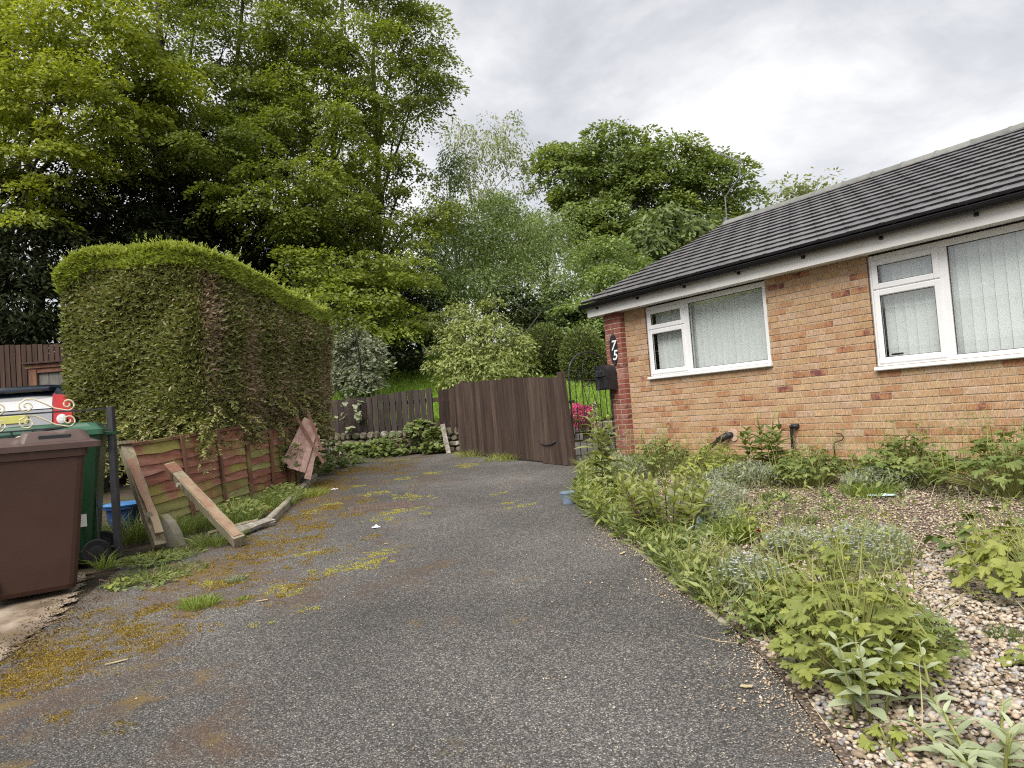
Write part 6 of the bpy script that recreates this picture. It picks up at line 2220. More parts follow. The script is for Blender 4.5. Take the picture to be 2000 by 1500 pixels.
TG = 'grass tufts on the drive'
grass_tuft('grass_tuft', 'bright green grass tuft growing through the drive below the fallen post', gpx(388, 1185), 260, .11, .075, .006, 'grass', 1, .7, TG)
grass_tuft('grass_tuft', 'small bluish weed tuft between the fallen post and the bright grass tuft', gpx(462, 1137), 120, .06, .06, .006, 'leaf_grey', 2, .7, TG)
grass_tuft('grass_tuft', 'tiny grass tuft right of the bright one', gpx(475, 1172), 50, .04, .03, .005, 'grass', 3, .7, TG)
grass_tuft('grass_tuft', 'arching grass at the foot of the iron gate post', gpx(205, 1112), 60, .05, .16, .007, 'grass', 4, .7, TG)
grass_tuft('grass_tuft', 'feathery dark green grass behind the leaning post', gp(-3.42, 6.95), 700, .22, .20, .005, 'leaf_weed', 5, .5, TG)
grass_tuft('grass_tuft', 'thick green grass under the middle of the fallen post', gp(-3.05, 7.3), 1200, .34, .17, .005, 'leaf_weed', 6, .5, TG)
grass_tuft('grass_tuft', 'green grass against the red fence right of the fallen post', gp(-2.95, 8.2), 1300, .34, .18, .005, 'leaf_weed', 7, .5, TG)
grass_tuft('grass_tuft', 'grass in front of the fallen post foot', gp(-2.72, 6.35), 420, .22, .14, .007, 'leaf_weed', 8, .6, TG)
grass_tuft('grass_tuft', 'dry yellowish grass along the kerb stones', gp(-2.75, 8.9), 900, .36, .12, .005, 'leaf_lime', 9, .7, TG)
grass_tuft('grass_tuft', 'dark grass around the blue tub', gp(-3.75, 6.7), 420, .22, .30, .008, 'leaf_dark', 10, .5, TG)
grass_tuft('grass_tuft', 'low weeds in front of the leaning post', gp(-3.0, 5.95), 420, .30, .07, .009, 'leaf_weed', 11, .9, TG)
grass_tuft('grass_tuft', 'low weeds on the soil left of the golden moss', gp(-2.75, 5.4), 380, .32, .06, .009, 'leaf_weed', 12, .9, TG)
# lawn grass, uncountable
n = 90000
X = rng.uniform(-7, 9, n)
Yy = yw(X) + .2 + rng.random(n) ** 1.3 * 8.5
kk = np.array([(lambda q: q[2] > 0 and 560 < q[0] < 1260)(px_of((a, b, 1.5))) for a, b in zip(X, Yy)])
X, Yy = X[kk][:42000], Yy[kk][:42000]
P = np.stack([X, Yy, gz(X, Yy) + .01], 1)
V, F = blades(P, .10 * rng.uniform(.5, 1.4, len(P)), .022 * np.ones(len(P)), rng, .35)
o = link('lawn_grass', np_mesh('lawn_grass', V, F, {'rnd': np.repeat(rng.random(len(P)), 4)}), 'grass_lawn', kind='stuff')
tag(o, 'bright green lawn grass on the bank behind the gate', 'grass')


# ------------------------------------------------------------------ leafy plants
def lance_leaf(L, W, droop, seed, mat_, fold=.25, nseg=5):
    """blade from origin along +x, curving down"""
    rr_ = random.Random(seed)
    m = MB()
    vs = []
    for i in range(nseg + 1):
        k = i / nseg
        w_ = W * math.sin(pi * min(1, k * .93 + .06)) ** .8 * (1 - k * .25)
        x = L * k
        z = -droop * L * k * k + .12 * L * k
        tw = rr_.uniform(-.02, .02) * L
        vs += [(x, -w_ / 2, z + fold * w_ * .5), (x, 0, z + tw * .2), (x, w_ / 2, z + fold * w_ * .5)]
    fs = []
    for i in range(nseg):
        fs.append((i * 3, (i + 1) * 3, (i + 1) * 3 + 1, i * 3 + 1))
        fs.append((i * 3 + 1, (i + 1) * 3 + 1, (i + 1) * 3 + 2, i * 3 + 2))
    r = rr_.random() * .6
    m.add(vs, fs, r)
    me = m.mesh('leaf', smooth=True, rnd=True)
    me.materials.append(MATS[mat_])
    return me


def lobed_leaf(L, seed, mat_, lobes=5, teeth=2, depth=.60):
    """palmate toothed leaf in the xy plane, stalk end at the origin, slightly cupped"""
    rr_ = random.Random(seed)
    out = []
    for j in range(lobes):
        a = -1.35 + 2.7 * j / (lobes - 1)
        ln = L * (1 - .30 * abs(a) / 1.35) * rr_.uniform(.92, 1.06)
        da = 2.7 / (lobes - 1) * .5
        for (fa, fr) in ((-.97, depth), (-.70, .84), (-.58, .80), (-.36, .95), (-.26, .90), (0, 1.0), (.26, .90), (.36, .95), (.58, .80), (.70, .84)):
            rr2 = ln * fr * rr_.uniform(.96, 1.04)
            out.append((rr2 * math.cos(a + fa * da) * 1.0, rr2 * math.sin(a + fa * da)))
    vs = [(0, 0, 0)]
    for (x, y) in out:
        q = math.hypot(x, y) / L
        vs.append((x, y, -.22 * L * q * q + .10 * L * abs(math.sin(3.0 * math.atan2(y, x))) * q))
    fs = [(0, i, i + 1) for i in range(1, len(out))]
    m = MB().add(vs, fs, rr_.random() * .6)
    me = m.mesh('leaf', rnd=True)
    me.materials.append(MATS[mat_])
    return me


def place_leaf(me, parent, pos, az, pitch, roll=0.0, sc=1.0, name='leaf'):
    M = Matrix.Translation(pos) @ Matrix.Rotation(az, 4, 'Z') @ Matrix.Rotation(-pitch, 4, 'Y') @ Matrix.Rotation(roll, 4, 'X') @ Matrix.Scale(sc, 4)
    o = D.objects.new(name, me)
    COL.objects.link(o)
    o.parent = parent
    o.matrix_basis = INV[parent.name] @ M
    return o


def joined_leaves(name, parent, items, material):
    """items: (mesh, matrix). One part holding many small leaves."""
    vs, fs, rs, o = [], [], [], 0
    for me, M in items:
        n = len(me.vertices)
        co = np.empty(n * 3, dtype=np.float32)
        me.vertices.foreach_get('co', co)
        co = co.reshape(-1, 3) @ np.array(M.to_3x3()).T + np.array(M.to_translation())
        vs.append(co)
        for p in me.polygons:
            fs.append(tuple(v + o for v in p.vertices))
        rs += [random.random()] * n
        o += n
    Mi = INV[parent.name]
    V = np.concatenate(vs)
    V = V @ np.array(Mi.to_3x3()).T + np.array(Mi.to_translation())
    nm = D.meshes.new(name)
    nm.from_pydata(V.tolist(), [], fs)
    a = nm.attributes.new('rnd', 'FLOAT', 'POINT')
    a.data.foreach_set('value', np.array(rs, dtype=np.float32))
    nm.update()
    nm.materials.append(MATS[material])
    ob = D.objects.new(name, nm)
    COL.objects.link(ob)
    ob.parent = parent
    return ob


def lmat(pos, az, pitch, roll, sc):
    return Matrix.Translation(pos) @ Matrix.Rotation(az, 4, 'Z') @ Matrix.Rotation(-pitch, 4, 'Y') @ Matrix.Rotation(roll, 4, 'X') @ Matrix.Scale(sc, 4)


def spear_plant(name, label, loc, stems, h, leafL, leafW, mat_, seed, spread=.12, pairs=8, single=True, stem_mat='stem_brown', top=True, cat='plant', group=None, start=.1, droop=.45, spikes=0):
    rr_ = random.Random(seed)
    loc = Vector(loc)
    t = thing(name, label, cat, loc, 0, group)
    var = [lance_leaf(leafL, leafW, droop * rr_.uniform(.6, 1.3), seed * 10 + k, mat_) for k in range(4)]
    m = MB()
    items = []
    for s_ in range(stems):
        a = 2 * pi * s_ / max(1, stems) + rr_.uniform(-.4, .4)
        q = spread * (rr_.uniform(.3, 1) if stems > 1 else 0)
        b = loc + Vector((q * math.cos(a), q * math.sin(a), 0))
        hh = h * rr_.uniform(.7, 1.05)
        ln = Vector((math.cos(a) * q * .8, math.sin(a) * q * .8, 0)) + Vector((rr_.uniform(-.04, .04), rr_.uniform(-.04, .04), 0))
        pts = [b, b + ln * .3 + Vector((0, 0, hh * .4)), b + ln * .7 + Vector((0, 0, hh * .75)), b + ln + Vector((0, 0, hh))]
        m.tube(pts, [.006, .005, .004, .002], 5)
        if s_ < spikes:
            e = pts[-1]
            m.tube([e, e + Vector((rr_.uniform(-.02, .04), 0, hh * .22)), e + Vector((rr_.uniform(-.03, .08), 0, hh * .42))], [.006, .007, .003], 5)
        for p in range(pairs):
            k = start + (1 - start) * (p + .5) / pairs
            seg = min(2, int(k * 3))
            c = pts[seg] + (pts[seg + 1] - pts[seg]) * (k * 3 - seg)
            az = p * 1.57 + rr_.uniform(-.3, .3) + a
            sc = (1.0 - .62 * k ** 2) * rr_.uniform(.8, 1.12)
            pit = .15 + .75 * k ** 2 + rr_.uniform(-.15, .15)
            for d_ in (0, pi):
                if single:
                    place_leaf(var[rr_.randrange(4)], t, c, az + d_, pit, rr_.uniform(-.3, .3), sc)
                else:
                    items.append((var[rr_.randrange(4)], lmat(c, az + d_, pit, rr_.uniform(-.3, .3), sc)))
    m.build('stem', stem_mat, t, smooth=True)
    if items:
        joined_leaves('foliage', t, items, mat_)
    return t


def clump_plant(name, label, loc, r, h, n, leafL, mat_, seed, single=True, cat='plant', group=None, lobes=5, stem='stem_green', spires=0, ell=1.0, low=.15):
    """mound of stalked lobed leaves"""
    rr_ = random.Random(seed)
    loc = Vector(loc)
    t = thing(name, label, cat, loc, 0, group)
    var = [lobed_leaf(leafL, seed * 7 + k, mat_, lobes) for k in range(5)]
    m = MB()
    items = []
    for i in range(n):
        a = rr_.random() * 2 * pi
        q = math.sqrt(rr_.random())
        zz = h * (low + (1 - low) * (1 - q ** 2 * .75) * rr_.uniform(.45, 1.0))
        e = loc + Vector((q * r * math.cos(a), q * r * math.sin(a) * ell, zz))
        b = loc + Vector((q * r * .35 * math.cos(a), q * r * .35 * math.sin(a), 0))
        m.tube([b, (b + e) / 2 + Vector((0, 0, zz * .18)), e], [.0035, .003, .002], 3, caps=False)
        az = a + rr_.uniform(-.8, .8)
        pit = rr_.uniform(-.55, .25) - q * .2
        sc = rr_.uniform(.55, 1.15)
        ro = rr_.uniform(-.45, .45)
        if single:
            place_leaf(var[rr_.randrange(5)], t, e, az, pit, ro, sc)
        else:
            items.append((var[rr_.randrange(5)], lmat(e, az, pit, ro, sc)))
    for i in range(spires):
        a = rr_.random() * 2 * pi
        q = rr_.random() * r
        b = loc + Vector((q * math.cos(a), q * math.sin(a), h * .4))
        e = b + Vector((rr_.uniform(-.1, .1), rr_.uniform(-.1, .1), h * rr_.uniform(.5, 1.0)))
        e += Vector((rr_.uniform(-.09, .09), rr_.uniform(-.09, .09), 0))
        m.tube([b, (b + e) / 2 + Vector((rr_.uniform(-.05, .05), rr_.uniform(-.05, .05), .02)), e], [.003, .0025, .0015], 4, caps=False)
        for w_ in range(4):
            st_ = b + (e - b) * rr_.uniform(.45, 1.0)
            e2 = st_ + Vector((rr_.uniform(-.06, .06), rr_.uniform(-.06, .06), rr_.uniform(-.02, .05)))
            m.tube([st_, e2], [.0015, .001], 3, caps=False)
            items.append((var[rr_.randrange(5)], lmat(e2, rr_.random() * 6.28, rr_.uniform(-.5, .4), rr_.uniform(-.4, .4), rr_.uniform(.12, .38))))
    m.build('stalks', stem, t)
    if items:
        joined_leaves('foliage', t, items, mat_)
    return t


def scatter_flowers(parent, loc, r, n, size, h0, h1, material, seed, name='flowers', ell=1.0):
    rg = np.random.default_rng(seed)
    q = np.sqrt(rg.random(n)) * r
    th = rg.random(n) * 2 * pi
    P = np.stack([loc[0] + q * np.cos(th), loc[1] + q * np.sin(th) * ell, loc[2] + rg.uniform(h0, h1, n) * (1.15 - q / r * .5)], 1)
    Vs, Rs = [], []
    for k in range(5):
        a = 2 * pi * k / 5
        Dv = np.stack([np.full(n, math.cos(a)), np.full(n, math.sin(a)), np.full(n, .15)], 1)
        V, F = leaf_quads(P, Dv, np.array([[0, 0, 1.0]]).repeat(n, 0) + .001, np.full(n, size * .5), np.full(n, size * .5))
        Vs.append(V)
        Rs.append(np.repeat(rg.random(n), 4))
    V = np.concatenate(Vs)
    Mi = INV[parent.name]
    V = V @ np.array(Mi.to_3x3()).T + np.array(Mi.to_translation())
    me = np_mesh(name, V, np.arange(len(V)).reshape(-1, 4), {'rnd': np.concatenate(Rs)})
    me.materials.append(MATS[material])
    o = D.objects.new(name, me)
    COL.objects.link(o)
    o.parent = parent
    o['kind'] = 'stuff'
    return o


def forget(label, loc, r, h, seed, n=700, nf=260, ell=1.0, fol='leaf_grey'):
    loc = Vector(loc)
    t = thing('forget_me_not', label, 'flowers', loc, 0, 'forget-me-nots in the bed')
    rg = np.random.default_rng(seed)
    q = np.sqrt(rg.random(n)) * r
    th = rg.random(n) * 2 * pi
    z = rg.random(n) ** .8 * h * (1.1 - .5 * q / r)
    P = np.stack([q * np.cos(th), q * np.sin(th) * ell, z], 1)
    Dv = rg.normal(0, .8, (n, 3)) + np.array([[0, 0, .8]])
    L = rg.uniform(.03, .07, n)
    V, F = leaf_quads(P, Dv, rg.normal(size=(n, 3)), L, L * .28)
    link('foliage', np_mesh('foliage', V, F, {'rnd': np.repeat(rg.random(n), 4)}), fol, t, matrix=Matrix.Translation(loc))
    m = MB()
    for i in range(60):
        a, s_ = rg.random() * 2 * pi, math.sqrt(rg.random()) * r
        b = loc + Vector((s_ * .7 * math.cos(a), s_ * .7 * math.sin(a) * ell, 0))
        e = loc + Vector((s_ * math.cos(a), s_ * math.sin(a) * ell, h * rg.uniform(.7, 1.1)))
        m.tube([b, e], [.0025, .0012], 3, caps=False)
    m.build('stalks', 'stem_green', t)
    scatter_flowers(t, loc, r, int(nf * 1.5), .017, h * .65, h * 1.1, 'petal_blue', seed + 1, ell=ell)
    return t


def bedp(x, y, dz=.016):
    return Vector((x, y, SL * y + dz))


SP = 'tall spear leaved plants in the bed'
# plants at the corner by the iron gate
spear_plant('spear_plant', 'tall pale spear leaved plant nearest the iron gate', bedp(.80, 6.95), 4, .84, .24, .09, 'leaf_spear', 1, .08, 14, group=SP, stem_mat='stem_green')
spear_plant('spear_plant', 'bushy yellow green spear leaved clump at the bend of the bed', bedp(1.07, 5.25), 20, .46, .165, .058, 'leaf_spear', 2, .22, 10, group=SP, start=.10, droop=.15)
spear_plant('spear_plant', 'small light spear leaved plant left of the bushy clump', bedp(.84, 5.85), 7, .36, .18, .05, 'leaf_lime', 3, .16, 6, group=SP, stem_mat='stem_green')
spear_plant('spear_plant', 'dark green plant with tall seed spikes against the brick wall', bedp(2.55, 7.35), 7, .52, .22, .10, 'leaf_dark', 4, .14, 8, group=SP, spikes=3, stem_mat='stem_green')
spear_plant('spear_plant', 'narrow dark plant below the left window near the pier', bedp(1.62, 8.4), 4, .55, .13, .035, 'leaf_dark', 5, .10, 7, group=SP, single=False, stem_mat='stem_green')
spear_plant('spear_plant', 'upright green plant between the pier and the slanting pipe', bedp(1.98, 8.0), 7, .50, .11, .03, 'leaf_weed', 6, .22, 7, group=SP, single=False, stem_mat='stem_green')
spear_plant('spear_plant', 'slender budding plant at the foot of the red pier', bedp(1.40, 9.0), 5, .62, .12, .03, 'leaf_grey', 7, .18, 7, group=SP, single=False, stem_mat='stem_green')
RC = 'grey leaved campions at the drive edge'
spear_plant('rose_campion', 'silvery leaved campion at the front edge of the bed', bedp(1.12, 2.46), 4, .32, .11, .05, 'leaf_silver', 11, .09, 6, group=RC, droop=.3, stem_mat='stem_green')
spear_plant('rose_campion', 'single slim silvery campion stem right of the front one', bedp(1.34, 2.44), 1, .30, .085, .032, 'leaf_silver', 12, .02, 5, group=RC, droop=.3, stem_mat='stem_green')
spear_plant('rose_campion', 'silvery campion cut off by the bottom edge of the picture', bedp(1.30, 2.12), 9, .17, .12, .035, 'leaf_silver', 13, .13, 4, group=RC, droop=.3, stem_mat='stem_green')
spear_plant('rose_campion', 'pale campion beside the drive halfway along the bed', bedp(1.02, 4.25), 5, .30, .10, .032, 'leaf_silver', 14, .10, 5, group=RC, droop=.3, stem_mat='stem_green')
# lobed leaf clumps
GM = 'mounds of lobed leaves in the bed'
clump_plant('leafy_plant', 'large mound of toothed yellow green leaves in the foreground', bedp(1.23, 2.74), .27, .42, 330, .055, 'leaf_geum', 21, group=GM, spires=8, ell=1.15, low=.04)
clump_plant('leafy_plant', 'airy mound of toothed leaves just behind the foreground mound', bedp(1.38, 3.22), .34, .42, 300, .052, 'leaf_geum', 22, group=GM, spires=34, ell=1.2, low=.06)
clump_plant('leafy_plant', 'dark leaved mound at the right edge above the pebbles', bedp(2.55, 3.55), .40, .34, 170, .085, 'leaf_geum', 23, group=GM, spires=8)
clump_plant('leafy_plant', 'small lobed plant on the tarmac edge below the silvery campion', bedp(1.10, 2.28), .07, .08, 16, .045, 'leaf_lime', 24, group=GM)
clump_plant('leafy_plant', 'large bush of toothed green leaves by the wall at the right edge', bedp(4.0, 5.75), .62, .55, 290, .085, 'leaf_weed', 25, group=GM, spires=40, ell=.75)
clump_plant('leafy_plant', 'toothed green bush right of the forget-me-nots by the wall', bedp(3.50, 6.45), .46, .50, 300, .07, 'leaf_weed', 26, group=GM, spires=22, ell=.6, single=False)
clump_plant('leafy_plant', 'round green bush beneath the black pipe stub', bedp(2.80, 6.85), .38, .40, 300, .055, 'leaf_weed', 27, group=GM, spires=24, ell=.7, single=False)
clump_plant('leafy_plant', 'bright low bush in front of the slanting pipe', bedp(2.02, 7.4), .42, .42, 340, .05, 'leaf_lime', 28, group=GM, spires=16, ell=.7, single=False)
clump_plant('leafy_plant', 'small yellow green clump behind the pale blue plastic', bedp(1.55, 4.95), .14, .26, 46, .05, 'leaf_lime', 29, group=GM, spires=4, single=False)
clump_plant('leafy_plant', 'low leafy weed on the pebbles at the right', bedp(1.95, 2.75), .14, .07, 26, .05, 'leaf_lime', 30, group=GM)
clump_plant('leafy_plant', 'loose green plant reaching in from the right over the gravel', bedp(2.70, 4.15), .30, .30, 46, .08, 'leaf_dark', 31, group=GM, spires=10)
clump_plant('leafy_plant', 'tall light green weeds at the foot of the tan wall by the pier', bedp(1.62, 8.15), .36, .5, 240, .05, 'leaf_weed', 32, group=GM, spires=20, ell=.8, single=False)
clump_plant('leafy_plant', 'yellow green undergrowth below the tall pale spear plant', bedp(.80, 6.75), .24, .30, 200, .045, 'leaf_spear', 33, group=GM, spires=6, single=False)
clump_plant('leafy_plant', 'low pale weeds along the drive edge under the bushy clump', bedp(.98, 4.75), .18, .20, 120, .04, 'leaf_weed', 34, group=GM, spires=6, single=False)
clump_plant('leafy_plant', 'straggling pale weeds over the edging strip beside the campion', bedp(1.02, 3.95), .16, .26, 130, .04, 'leaf_spear', 35, group=GM, spires=14, single=False)
clump_plant('leafy_plant', 'loose weeds at the drive edge left of the foreground mound', bedp(1.06, 3.3), .14, .24, 110, .04, 'leaf_weed', 36, group=GM, spires=10, single=False)
clump_plant('leafy_plant', 'fine weeds among the pebbles right of the foreground mound', bedp(1.56, 2.85), .14, .22, 90, .035, 'leaf_weed', 37, group=GM, spires=6, single=False)
# forget-me-nots
forget('forget-me-nots at the foot of the dark spiked plant', bedp(2.2, 7.0), .42, .24, 51, 1300, 420, .6)
forget('forget-me-nots between the two wall bushes', bedp(3.25, 6.35), .40, .22, 52, 1100, 340, .55)
forget('forget-me-nots behind the bushy spear plants', bedp(1.55, 6.0), .34, .26, 53, 1300, 420, 1.1)
forget('forget-me-nots beside the pale blue plastic', bedp(1.42, 5.25), .20, .22, 54, 700, 220)
forget('bluish forget-me-not mound in the middle of the gravel', bedp(1.95, 4.15), .26, .26, 55, 1000, 330)
forget('thin forget-me-nots on the gravel right of the yellow clump', bedp(1.72, 4.55), .20, .16, 56, 500, 180)
forget('forget-me-nots between the campion and the foreground mounds', bedp(1.15, 3.75), .20, .24, 57, 700, 160)
forget('grey green seedlings at the foot of the pier', bedp(1.22, 8.3), .34, .24, 58, 1200, 160, 1.6)
forget('pale seedlings right of the foreground mound', bedp(1.62, 2.95), .10, .15, 59, 300, 60)
BG = 'grass tufts in the bed'
grass_tuft('grass_tuft', 'fresh green grass at the drive edge below the spear clump', bedp(1.02, 4.95), 420, .17, .20, .006, 'grass', 61, .6, BG)
grass_tuft('grass_tuft', 'bright grass behind the pale blue plastic', bedp(1.45, 4.95), 260, .12, .22, .007, 'grass', 62, .4, BG)
grass_tuft('grass_tuft', 'soft pale grass under the tall plant by the bucket', bedp(.78, 6.75), 800, .24, .24, .006, 'leaf_spear', 63, .6, BG)
grass_tuft('grass_tuft', 'thin stems above the toothed bush at the right edge', bedp(4.0, 6.1), 70, .5, .6, .004, 'leaf_lime', 65, .25, BG)
grass_tuft('grass_tuft', 'dark fine grass cushion on the right pebbles', bedp(1.98, 3.02), 180, .065, .055, .004, 'leaf_dark', 66, .4, BG)
grass_tuft('grass_tuft', 'long fine grass cushion at the lower right edge', bedp(1.93, 2.55), 420, .13, .065, .004, 'leaf_weed', 67, .4, BG)
grass_tuft('grass_tuft', 'weed tuft in the middle of the gravel', bedp(2.05, 5.35), 120, .12, .10, .006, 'leaf_dark', 68, .6, BG)
grass_tuft('grass_tuft', 'weed tuft in front of the wall forget-me-nots', bedp(2.25, 6.35), 160, .12, .10, .006, 'leaf_dark', 69, .6, BG)
grass_tuft('grass_tuft', 'long leaved grass at the edge near the iron gate', bedp(1.02, 8.7), 260, .22, .30, .011, 'leaf_spear', 70, .6, BG)
grass_tuft('grass_tuft', 'fresh grass beneath the left side of the wall bush', bedp(3.0, 6.2), 320, .2, .16, .006, 'grass', 71, .5, BG)
grass_tuft('grass_tuft', 'spent grass along the foot of the board gate', bedp(-.2, 11.0, .004), 240, .3, .16, .006, 'leaf_lime', 72, .5, 'grass tufts on the drive')
grass_tuft('grass_tuft', 'dry grass at the left foot of the board gate', bedp(-.75, 11.85, .004), 200, .25, .16, .006, 'leaf_lime', 73, .5, 'grass tufts on the drive')
WF = 'weeds along the fence foot'
clump_plant('weed', 'feathery weeds in front of the red fence beside the fallen post', gp(-3.0, 7.55), .34, .24, 300, .035, 'leaf_weed', 91, group=WF, ell=1.3, single=False, cat='weeds')
clump_plant('weed', 'leafy weeds at the foot of the far red panel', gp(-2.85, 8.6), .28, .24, 260, .035, 'leaf_weed', 92, group=WF, ell=1.6, single=False, cat='weeds')
clump_plant('weed', 'low creeping weeds below the foot of the leaning post', gp(-3.05, 5.85), .30, .07, 200, .035, 'leaf_weed', 93, group=WF, single=False, cat='weeds')
clump_plant('weed', 'scattered low weeds on the bare soil beside the bins', gp(-2.75, 5.2), .30, .05, 130, .03, 'leaf_weed', 94, group=WF, single=False, cat='weeds')


def seedlings(name, label, material, n, seed, hmin, hmax, width, bias):
    # uncountable small mixed seedlings, densest along the drive edge and the wall foot
    rg = np.random.default_rng(seed)
    Y = rg.uniform(2.0, 9.6, n * 8)
    X = edge_x(Y) - .02 + rg.random(n * 8) ** 1.5 * 4.0
    ex = X - edge_x(Y)
    wl = wall_y(X) - Y
    pr = np.exp(-ex / .22) * bias + np.exp(-np.clip(wl, 0, 9) / .35) * .8 + .05 + .12 * (np.sin(X * 3.1 + seed) * np.sin(Y * 2.3 + seed) > .45)
    pr = pr * np.clip((Y - 2.9) / .9, .04, 1) * np.clip(.55 + .9 * np.sin(Y * 6.3 + seed) * np.sin(Y * 2.9 + 1.3 * seed), .1, 1)
    ok = (wl > .06) & (rg.random(n * 8) < pr)
    X, Y = X[ok][:n], Y[ok][:n]
    k = rg.integers(6, 13, len(X))
    ii = np.repeat(np.arange(len(X)), k)
    N = len(ii)
    hh = rg.uniform(hmin, hmax, len(X))[ii]
    th = rg.random(N) * 2 * pi
    lf = rg.random(N)
    P = np.stack([X[ii] + np.cos(th) * .015, Y[ii] + np.sin(th) * .015, SL * Y[ii] + .016 + hh * lf * .8], 1)
    Dv = np.stack([np.cos(th), np.sin(th), .25 + lf * .8 + rg.normal(0, .3, N)], 1)
    L = (.03 + .3 * hh) * rg.uniform(.5, 1.2, N) * (1.1 - .5 * lf)
    V, F = leaf_quads(P, Dv, np.array([0, 0, 1.0])[None] + rg.normal(0, .4, (N, 3)), L, L * width)
    Pb = np.stack([X, Y, SL * Y + .01], 1)
    hs = rg.uniform(hmin, hmax, len(X)) * 1.05
    V2, F2 = leaf_quads(Pb, np.array([0, 0, 1.0])[None] + rg.normal(0, .15, (len(X), 3)), rg.normal(size=(len(X), 3)), hs, np.full(len(X), .004))
    V = np.concatenate([V, V2])
    o = link(name, np_mesh(name, V, np.arange(len(V)).reshape(-1, 4), {'rnd': np.concatenate([np.repeat(rg.random(N), 4), np.repeat(rg.random(len(X)), 4)])}), material, kind='stuff')
    return tag(o, label, 'weeds')


seedlings('seedlings', 'small mixed green seedlings spreading through the bed', 'leaf_weed', 800, 401, .06, .22, .42, .9)
seedlings('pale_seedlings', 'pale narrow leaved seedlings along the drive edge', 'leaf_spear', 520, 402, .08, .26, .26, 1.0)
seedlings('grey_seedlings', 'grey green seedlings scattered over the gravel', 'leaf_grey', 600, 403, .05, .18, .3, .6)
n = 420
Y = rng.uniform(2.2, 8.5, n)
X = edge_x(Y) + rng.random(n) ** 1.6 * 2.6
ok = wall_y(X) - Y > .1
X, Y = X[ok], Y[ok]
P = np.stack([X, Y, SL * Y + .012], 1)
V, F = leaf_quads(P, np.array([0, 0, .9])[None] + rng.normal(0, .55, (len(P), 3)), rng.normal(size=(len(P), 3)), rng.uniform(.08, .32, len(P)), np.full(len(P), .004))
o = link('dead_stalks', np_mesh('dead_stalks', V, F), 'straw', kind='stuff')
tag(o, 'dry straw coloured stalks left among the weeds', 'weeds')
# small flowers
for i, (px_, py_, Y, rad, mt, lab) in enumerate(((1481, 1037, 4.6, .016, 'petal_red', 'dark red flower head above the gravel right of the blue plastic'), (1474, 1144, 3.9, .012, 'petal_red', 'dark red bud over the tarmac edge halfway along'),
                                                (1378, 1146, 4.2, .012, 'petal_red', 'dark red bud low at the drive edge'), (1686, 1252, 2.7, .010, 'petal_red', 'red bud on top of the silvery campion'),
                                                (1967, 1491, 2.15, .014, 'petal_red', 'dark red flower at the bottom right corner'), (1351, 987, 5.4, .014, 'petal_yellow', 'small yellow poppy right of the bushy clump'),
                                                (1193, 894, 7.6, .016, 'petal_yellow', 'yellow flower near the foot of the pier'))):
    c = at(px_, py_, Y)
    t = thing('small_flower', lab, 'flower', bedp(c.x, Y), 0, 'single flowers in the bed')
    MB().tube([bedp(c.x + .01, Y), (bedp(c.x, Y) + c) / 2 + Vector((.01, 0, 0)), c], [.0025, .002, .0015], 4).build('stem', 'stem_green', t)
    rg = np.random.default_rng(300 + i)
    n = 22
    dv_ = unit(rg.normal(size=(n, 3)) + np.array([[0, 0, .5]]))
    V, F = leaf_quads(np.array(c)[None].repeat(n, 0), dv_, rg.normal(size=(n, 3)), np.full(n, rad), np.full(n, rad * .9))
    link('flower_head', np_mesh('flower_head', V, F, {'rnd': np.repeat(rg.random(n), 4)}), mt, t)

# pink azalea behind the iron gate, cream spire
az_ = thing('azalea', 'bright magenta flowering azalea behind the iron gate', 'shrub', gp(1.12, 13.6))
c = at(1133, 815, 13.4)
rg = np.random.default_rng(88)
n = 2600
d = unit(rg.normal(size=(n, 3)))
P = np.array(c)[None] + d * (rg.uniform(.7, 1.0, n) * (1 + .22 * np.sin(d[:, 0] * 6) * np.sin(d[:, 2] * 5 + 1)))[:, None] * np.array([[.28, .22, .26]])
P = P[rg.random(n) < .55 + .45 * d[:, 2]]
d = d[:len(P)]
n = len(P)
V, F = leaf_quads(P, d + rg.normal(0, .6, (n, 3)), d + rg.normal(0, .4, (n, 3)), np.full(n, .035), np.full(n, .03))
link('flowers', np_mesh('flowers', V, F, {'rnd': np.repeat(rg.random(n), 4)}), 'petal_pink', az_, kind='stuff')
n = 1200
d = unit(rg.normal(size=(n, 3)))
P = np.array(c)[None] + d * rg.uniform(.55, .95, n)[:, None] * np.array([[.26, .22, .25]])
V, F = leaf_quads(P, d + rg.normal(0, .6, (n, 3)), d, np.full(n, .045), np.full(n, .018))
link('foliage', np_mesh('foliage', V, F, {'rnd': np.repeat(rg.random(n), 4)}), 'leaf_dark', az_)
m = MB()
for k in range(5):
    m.tube([gp(1.12 + .03 * k - .06, 13.6, -.05), Vector(c) + Vector((.08 * k - .16, 0, .0))], [.012, .006], 5)
m.build('stem', 'stem_brown', az_)
cr = thing('cream_spire', 'cream flower spire between the azalea and the pier', 'plant', gp(1.55, 13.2))
c = at(1163, 822, 13.0)
rg = np.random.default_rng(89)
n = 500
tz = rg.random(n)
P = np.array(c)[None] + np.stack([rg.normal(0, .045, n) * (1.2 - tz), rg.normal(0, .045, n) * (1.2 - tz), -.35 + tz * .7], 1)
V, F = leaf_quads(P, rg.normal(size=(n, 3)), rg.normal(size=(n, 3)), np.full(n, .035), np.full(n, .025))
link('flowers', np_mesh('flowers', V, F, {'rnd': np.repeat(rg.random(n), 4)}), 'petal_cream', cr, kind='stuff')
MB().tube([Vector((c.x, c.y, .7)), c + Vector((0, 0, .3))], .008, 5).build('stem', 'stem_green', cr)

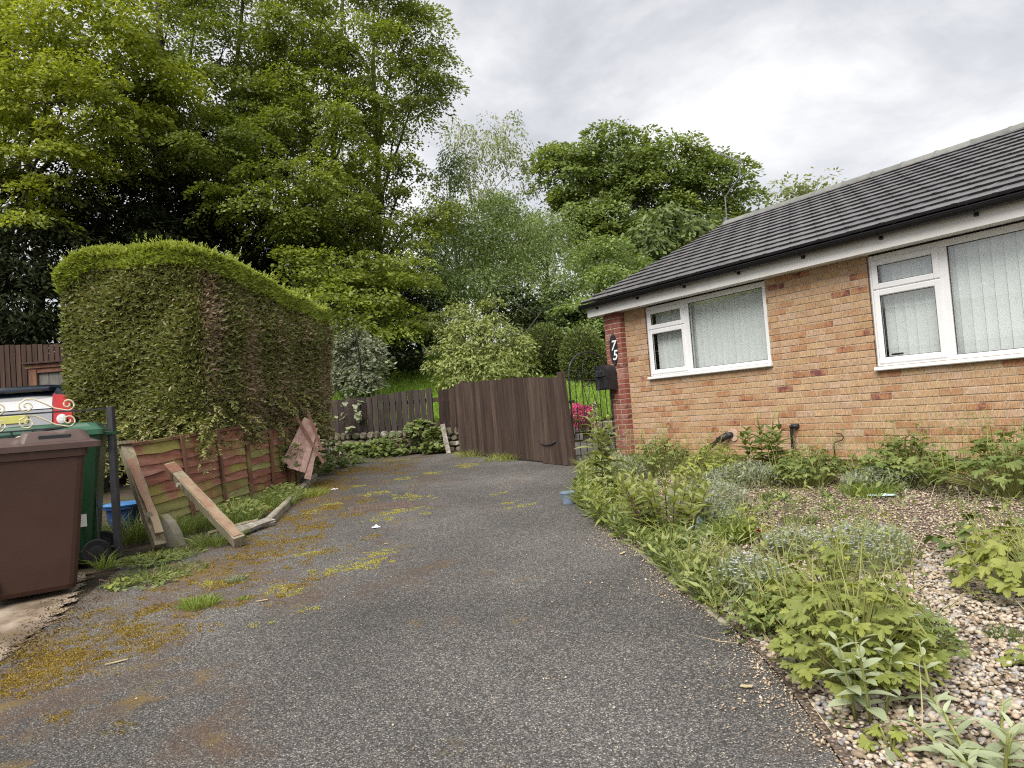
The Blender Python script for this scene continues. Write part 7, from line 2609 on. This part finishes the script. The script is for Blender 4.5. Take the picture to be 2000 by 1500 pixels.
# ------------------------------------------------------------------ brambles and nettles at the stone wall and fence foot
def bramble(name, label, spots, leafL, mat_, seed, n, cat='bramble', lobes=3):
    """spots: (px, py, Y, rx m, rz m)"""
    rr_ = random.Random(seed)
    c0_ = at(spots[0][0], spots[0][1], spots[0][2])
    t = thing(name, label, cat, gp(c0_.x, min(c0_.y, 13.0)), 0)
    var = [lobed_leaf(leafL, seed * 3 + k, mat_, lobes, depth=.75) for k in range(4)]
    items = []
    m = MB()
    for (px_, py_, Y, rx_, rz_) in spots:
        c = at(px_, py_, Y)
        for i in range(n):
            a, q = rr_.random() * 2 * pi, math.sqrt(rr_.random())
            p = c + Vector((q * math.cos(a) * rx_, rr_.uniform(-.14, .1), q * math.sin(a) * rz_))
            items.append((var[rr_.randrange(4)], lmat(p, rr_.uniform(-2.6, -.5), rr_.uniform(-.9, .3), rr_.uniform(-.5, .5), rr_.uniform(.5, 1.15))))
        for k in range(4):
            b = Vector((c.x + rr_.uniform(-.2, .2), c.y + .05, gz(c.x, min(c.y, 12.6)) if False else c.z - rz_))
            e = c + Vector((rr_.uniform(-rx_, rx_), rr_.uniform(-.1, .05), rr_.uniform(0, rz_)))
            m.tube([b, (b + e) / 2 + Vector((0, -.06, .08)), e], [.006, .005, .003], 4)
    m.build('cane', 'stem_brown', t)
    joined_leaves('foliage', t, items, mat_)


bramble('bramble', 'bramble sprawling over the middle of the stone wall', [(790, 860, 13.1, .45, .22), (820, 835, 13.2, .30, .18), (760, 880, 13.0, .35, .14), (850, 870, 12.9, .25, .12), (720, 885, 13.2, .35, .10), (690, 872, 13.4, .30, .10), (740, 868, 13.3, .30, .12), (850, 845, 13.0, .2, .12)], .08, 'leaf_weed', 81, 130)
bramble('bramble', 'thin bramble shoots climbing the picket fence', [(690, 790, 13.6, .18, .14), (665, 815, 13.7, .14, .10), (700, 812, 13.6, .07, .07), (685, 835, 13.6, .06, .06)], .10, 'leaf_grey', 82, 9)
bramble('nettle', 'fresh nettles at the corner of the red fence and stone wall', [(648, 882, 11.6, .22, .22), (632, 905, 11.0, .18, .16), (665, 905, 11.8, .25, .12), (690, 900, 12.3, .25, .10)], .075, 'leaf_weed', 83, 75, 'weeds', 5)
bramble('ivy', 'small leaved ivy climbing the far red fence panel', [(545, 880, 9.35, .10, .30), (560, 905, 9.5, .20, .16), (590, 905, 9.7, .22, .14), (570, 880, 9.5, .16, .12)], .04, 'leaf_weed', 84, 90, 'ivy', 5)
bramble('seedling', 'leafy seedling on the soil below the green bin', [(228, 1145, 5.1, .05, .07)], .045, 'leaf_lime', 85, 22, 'weeds', 3)
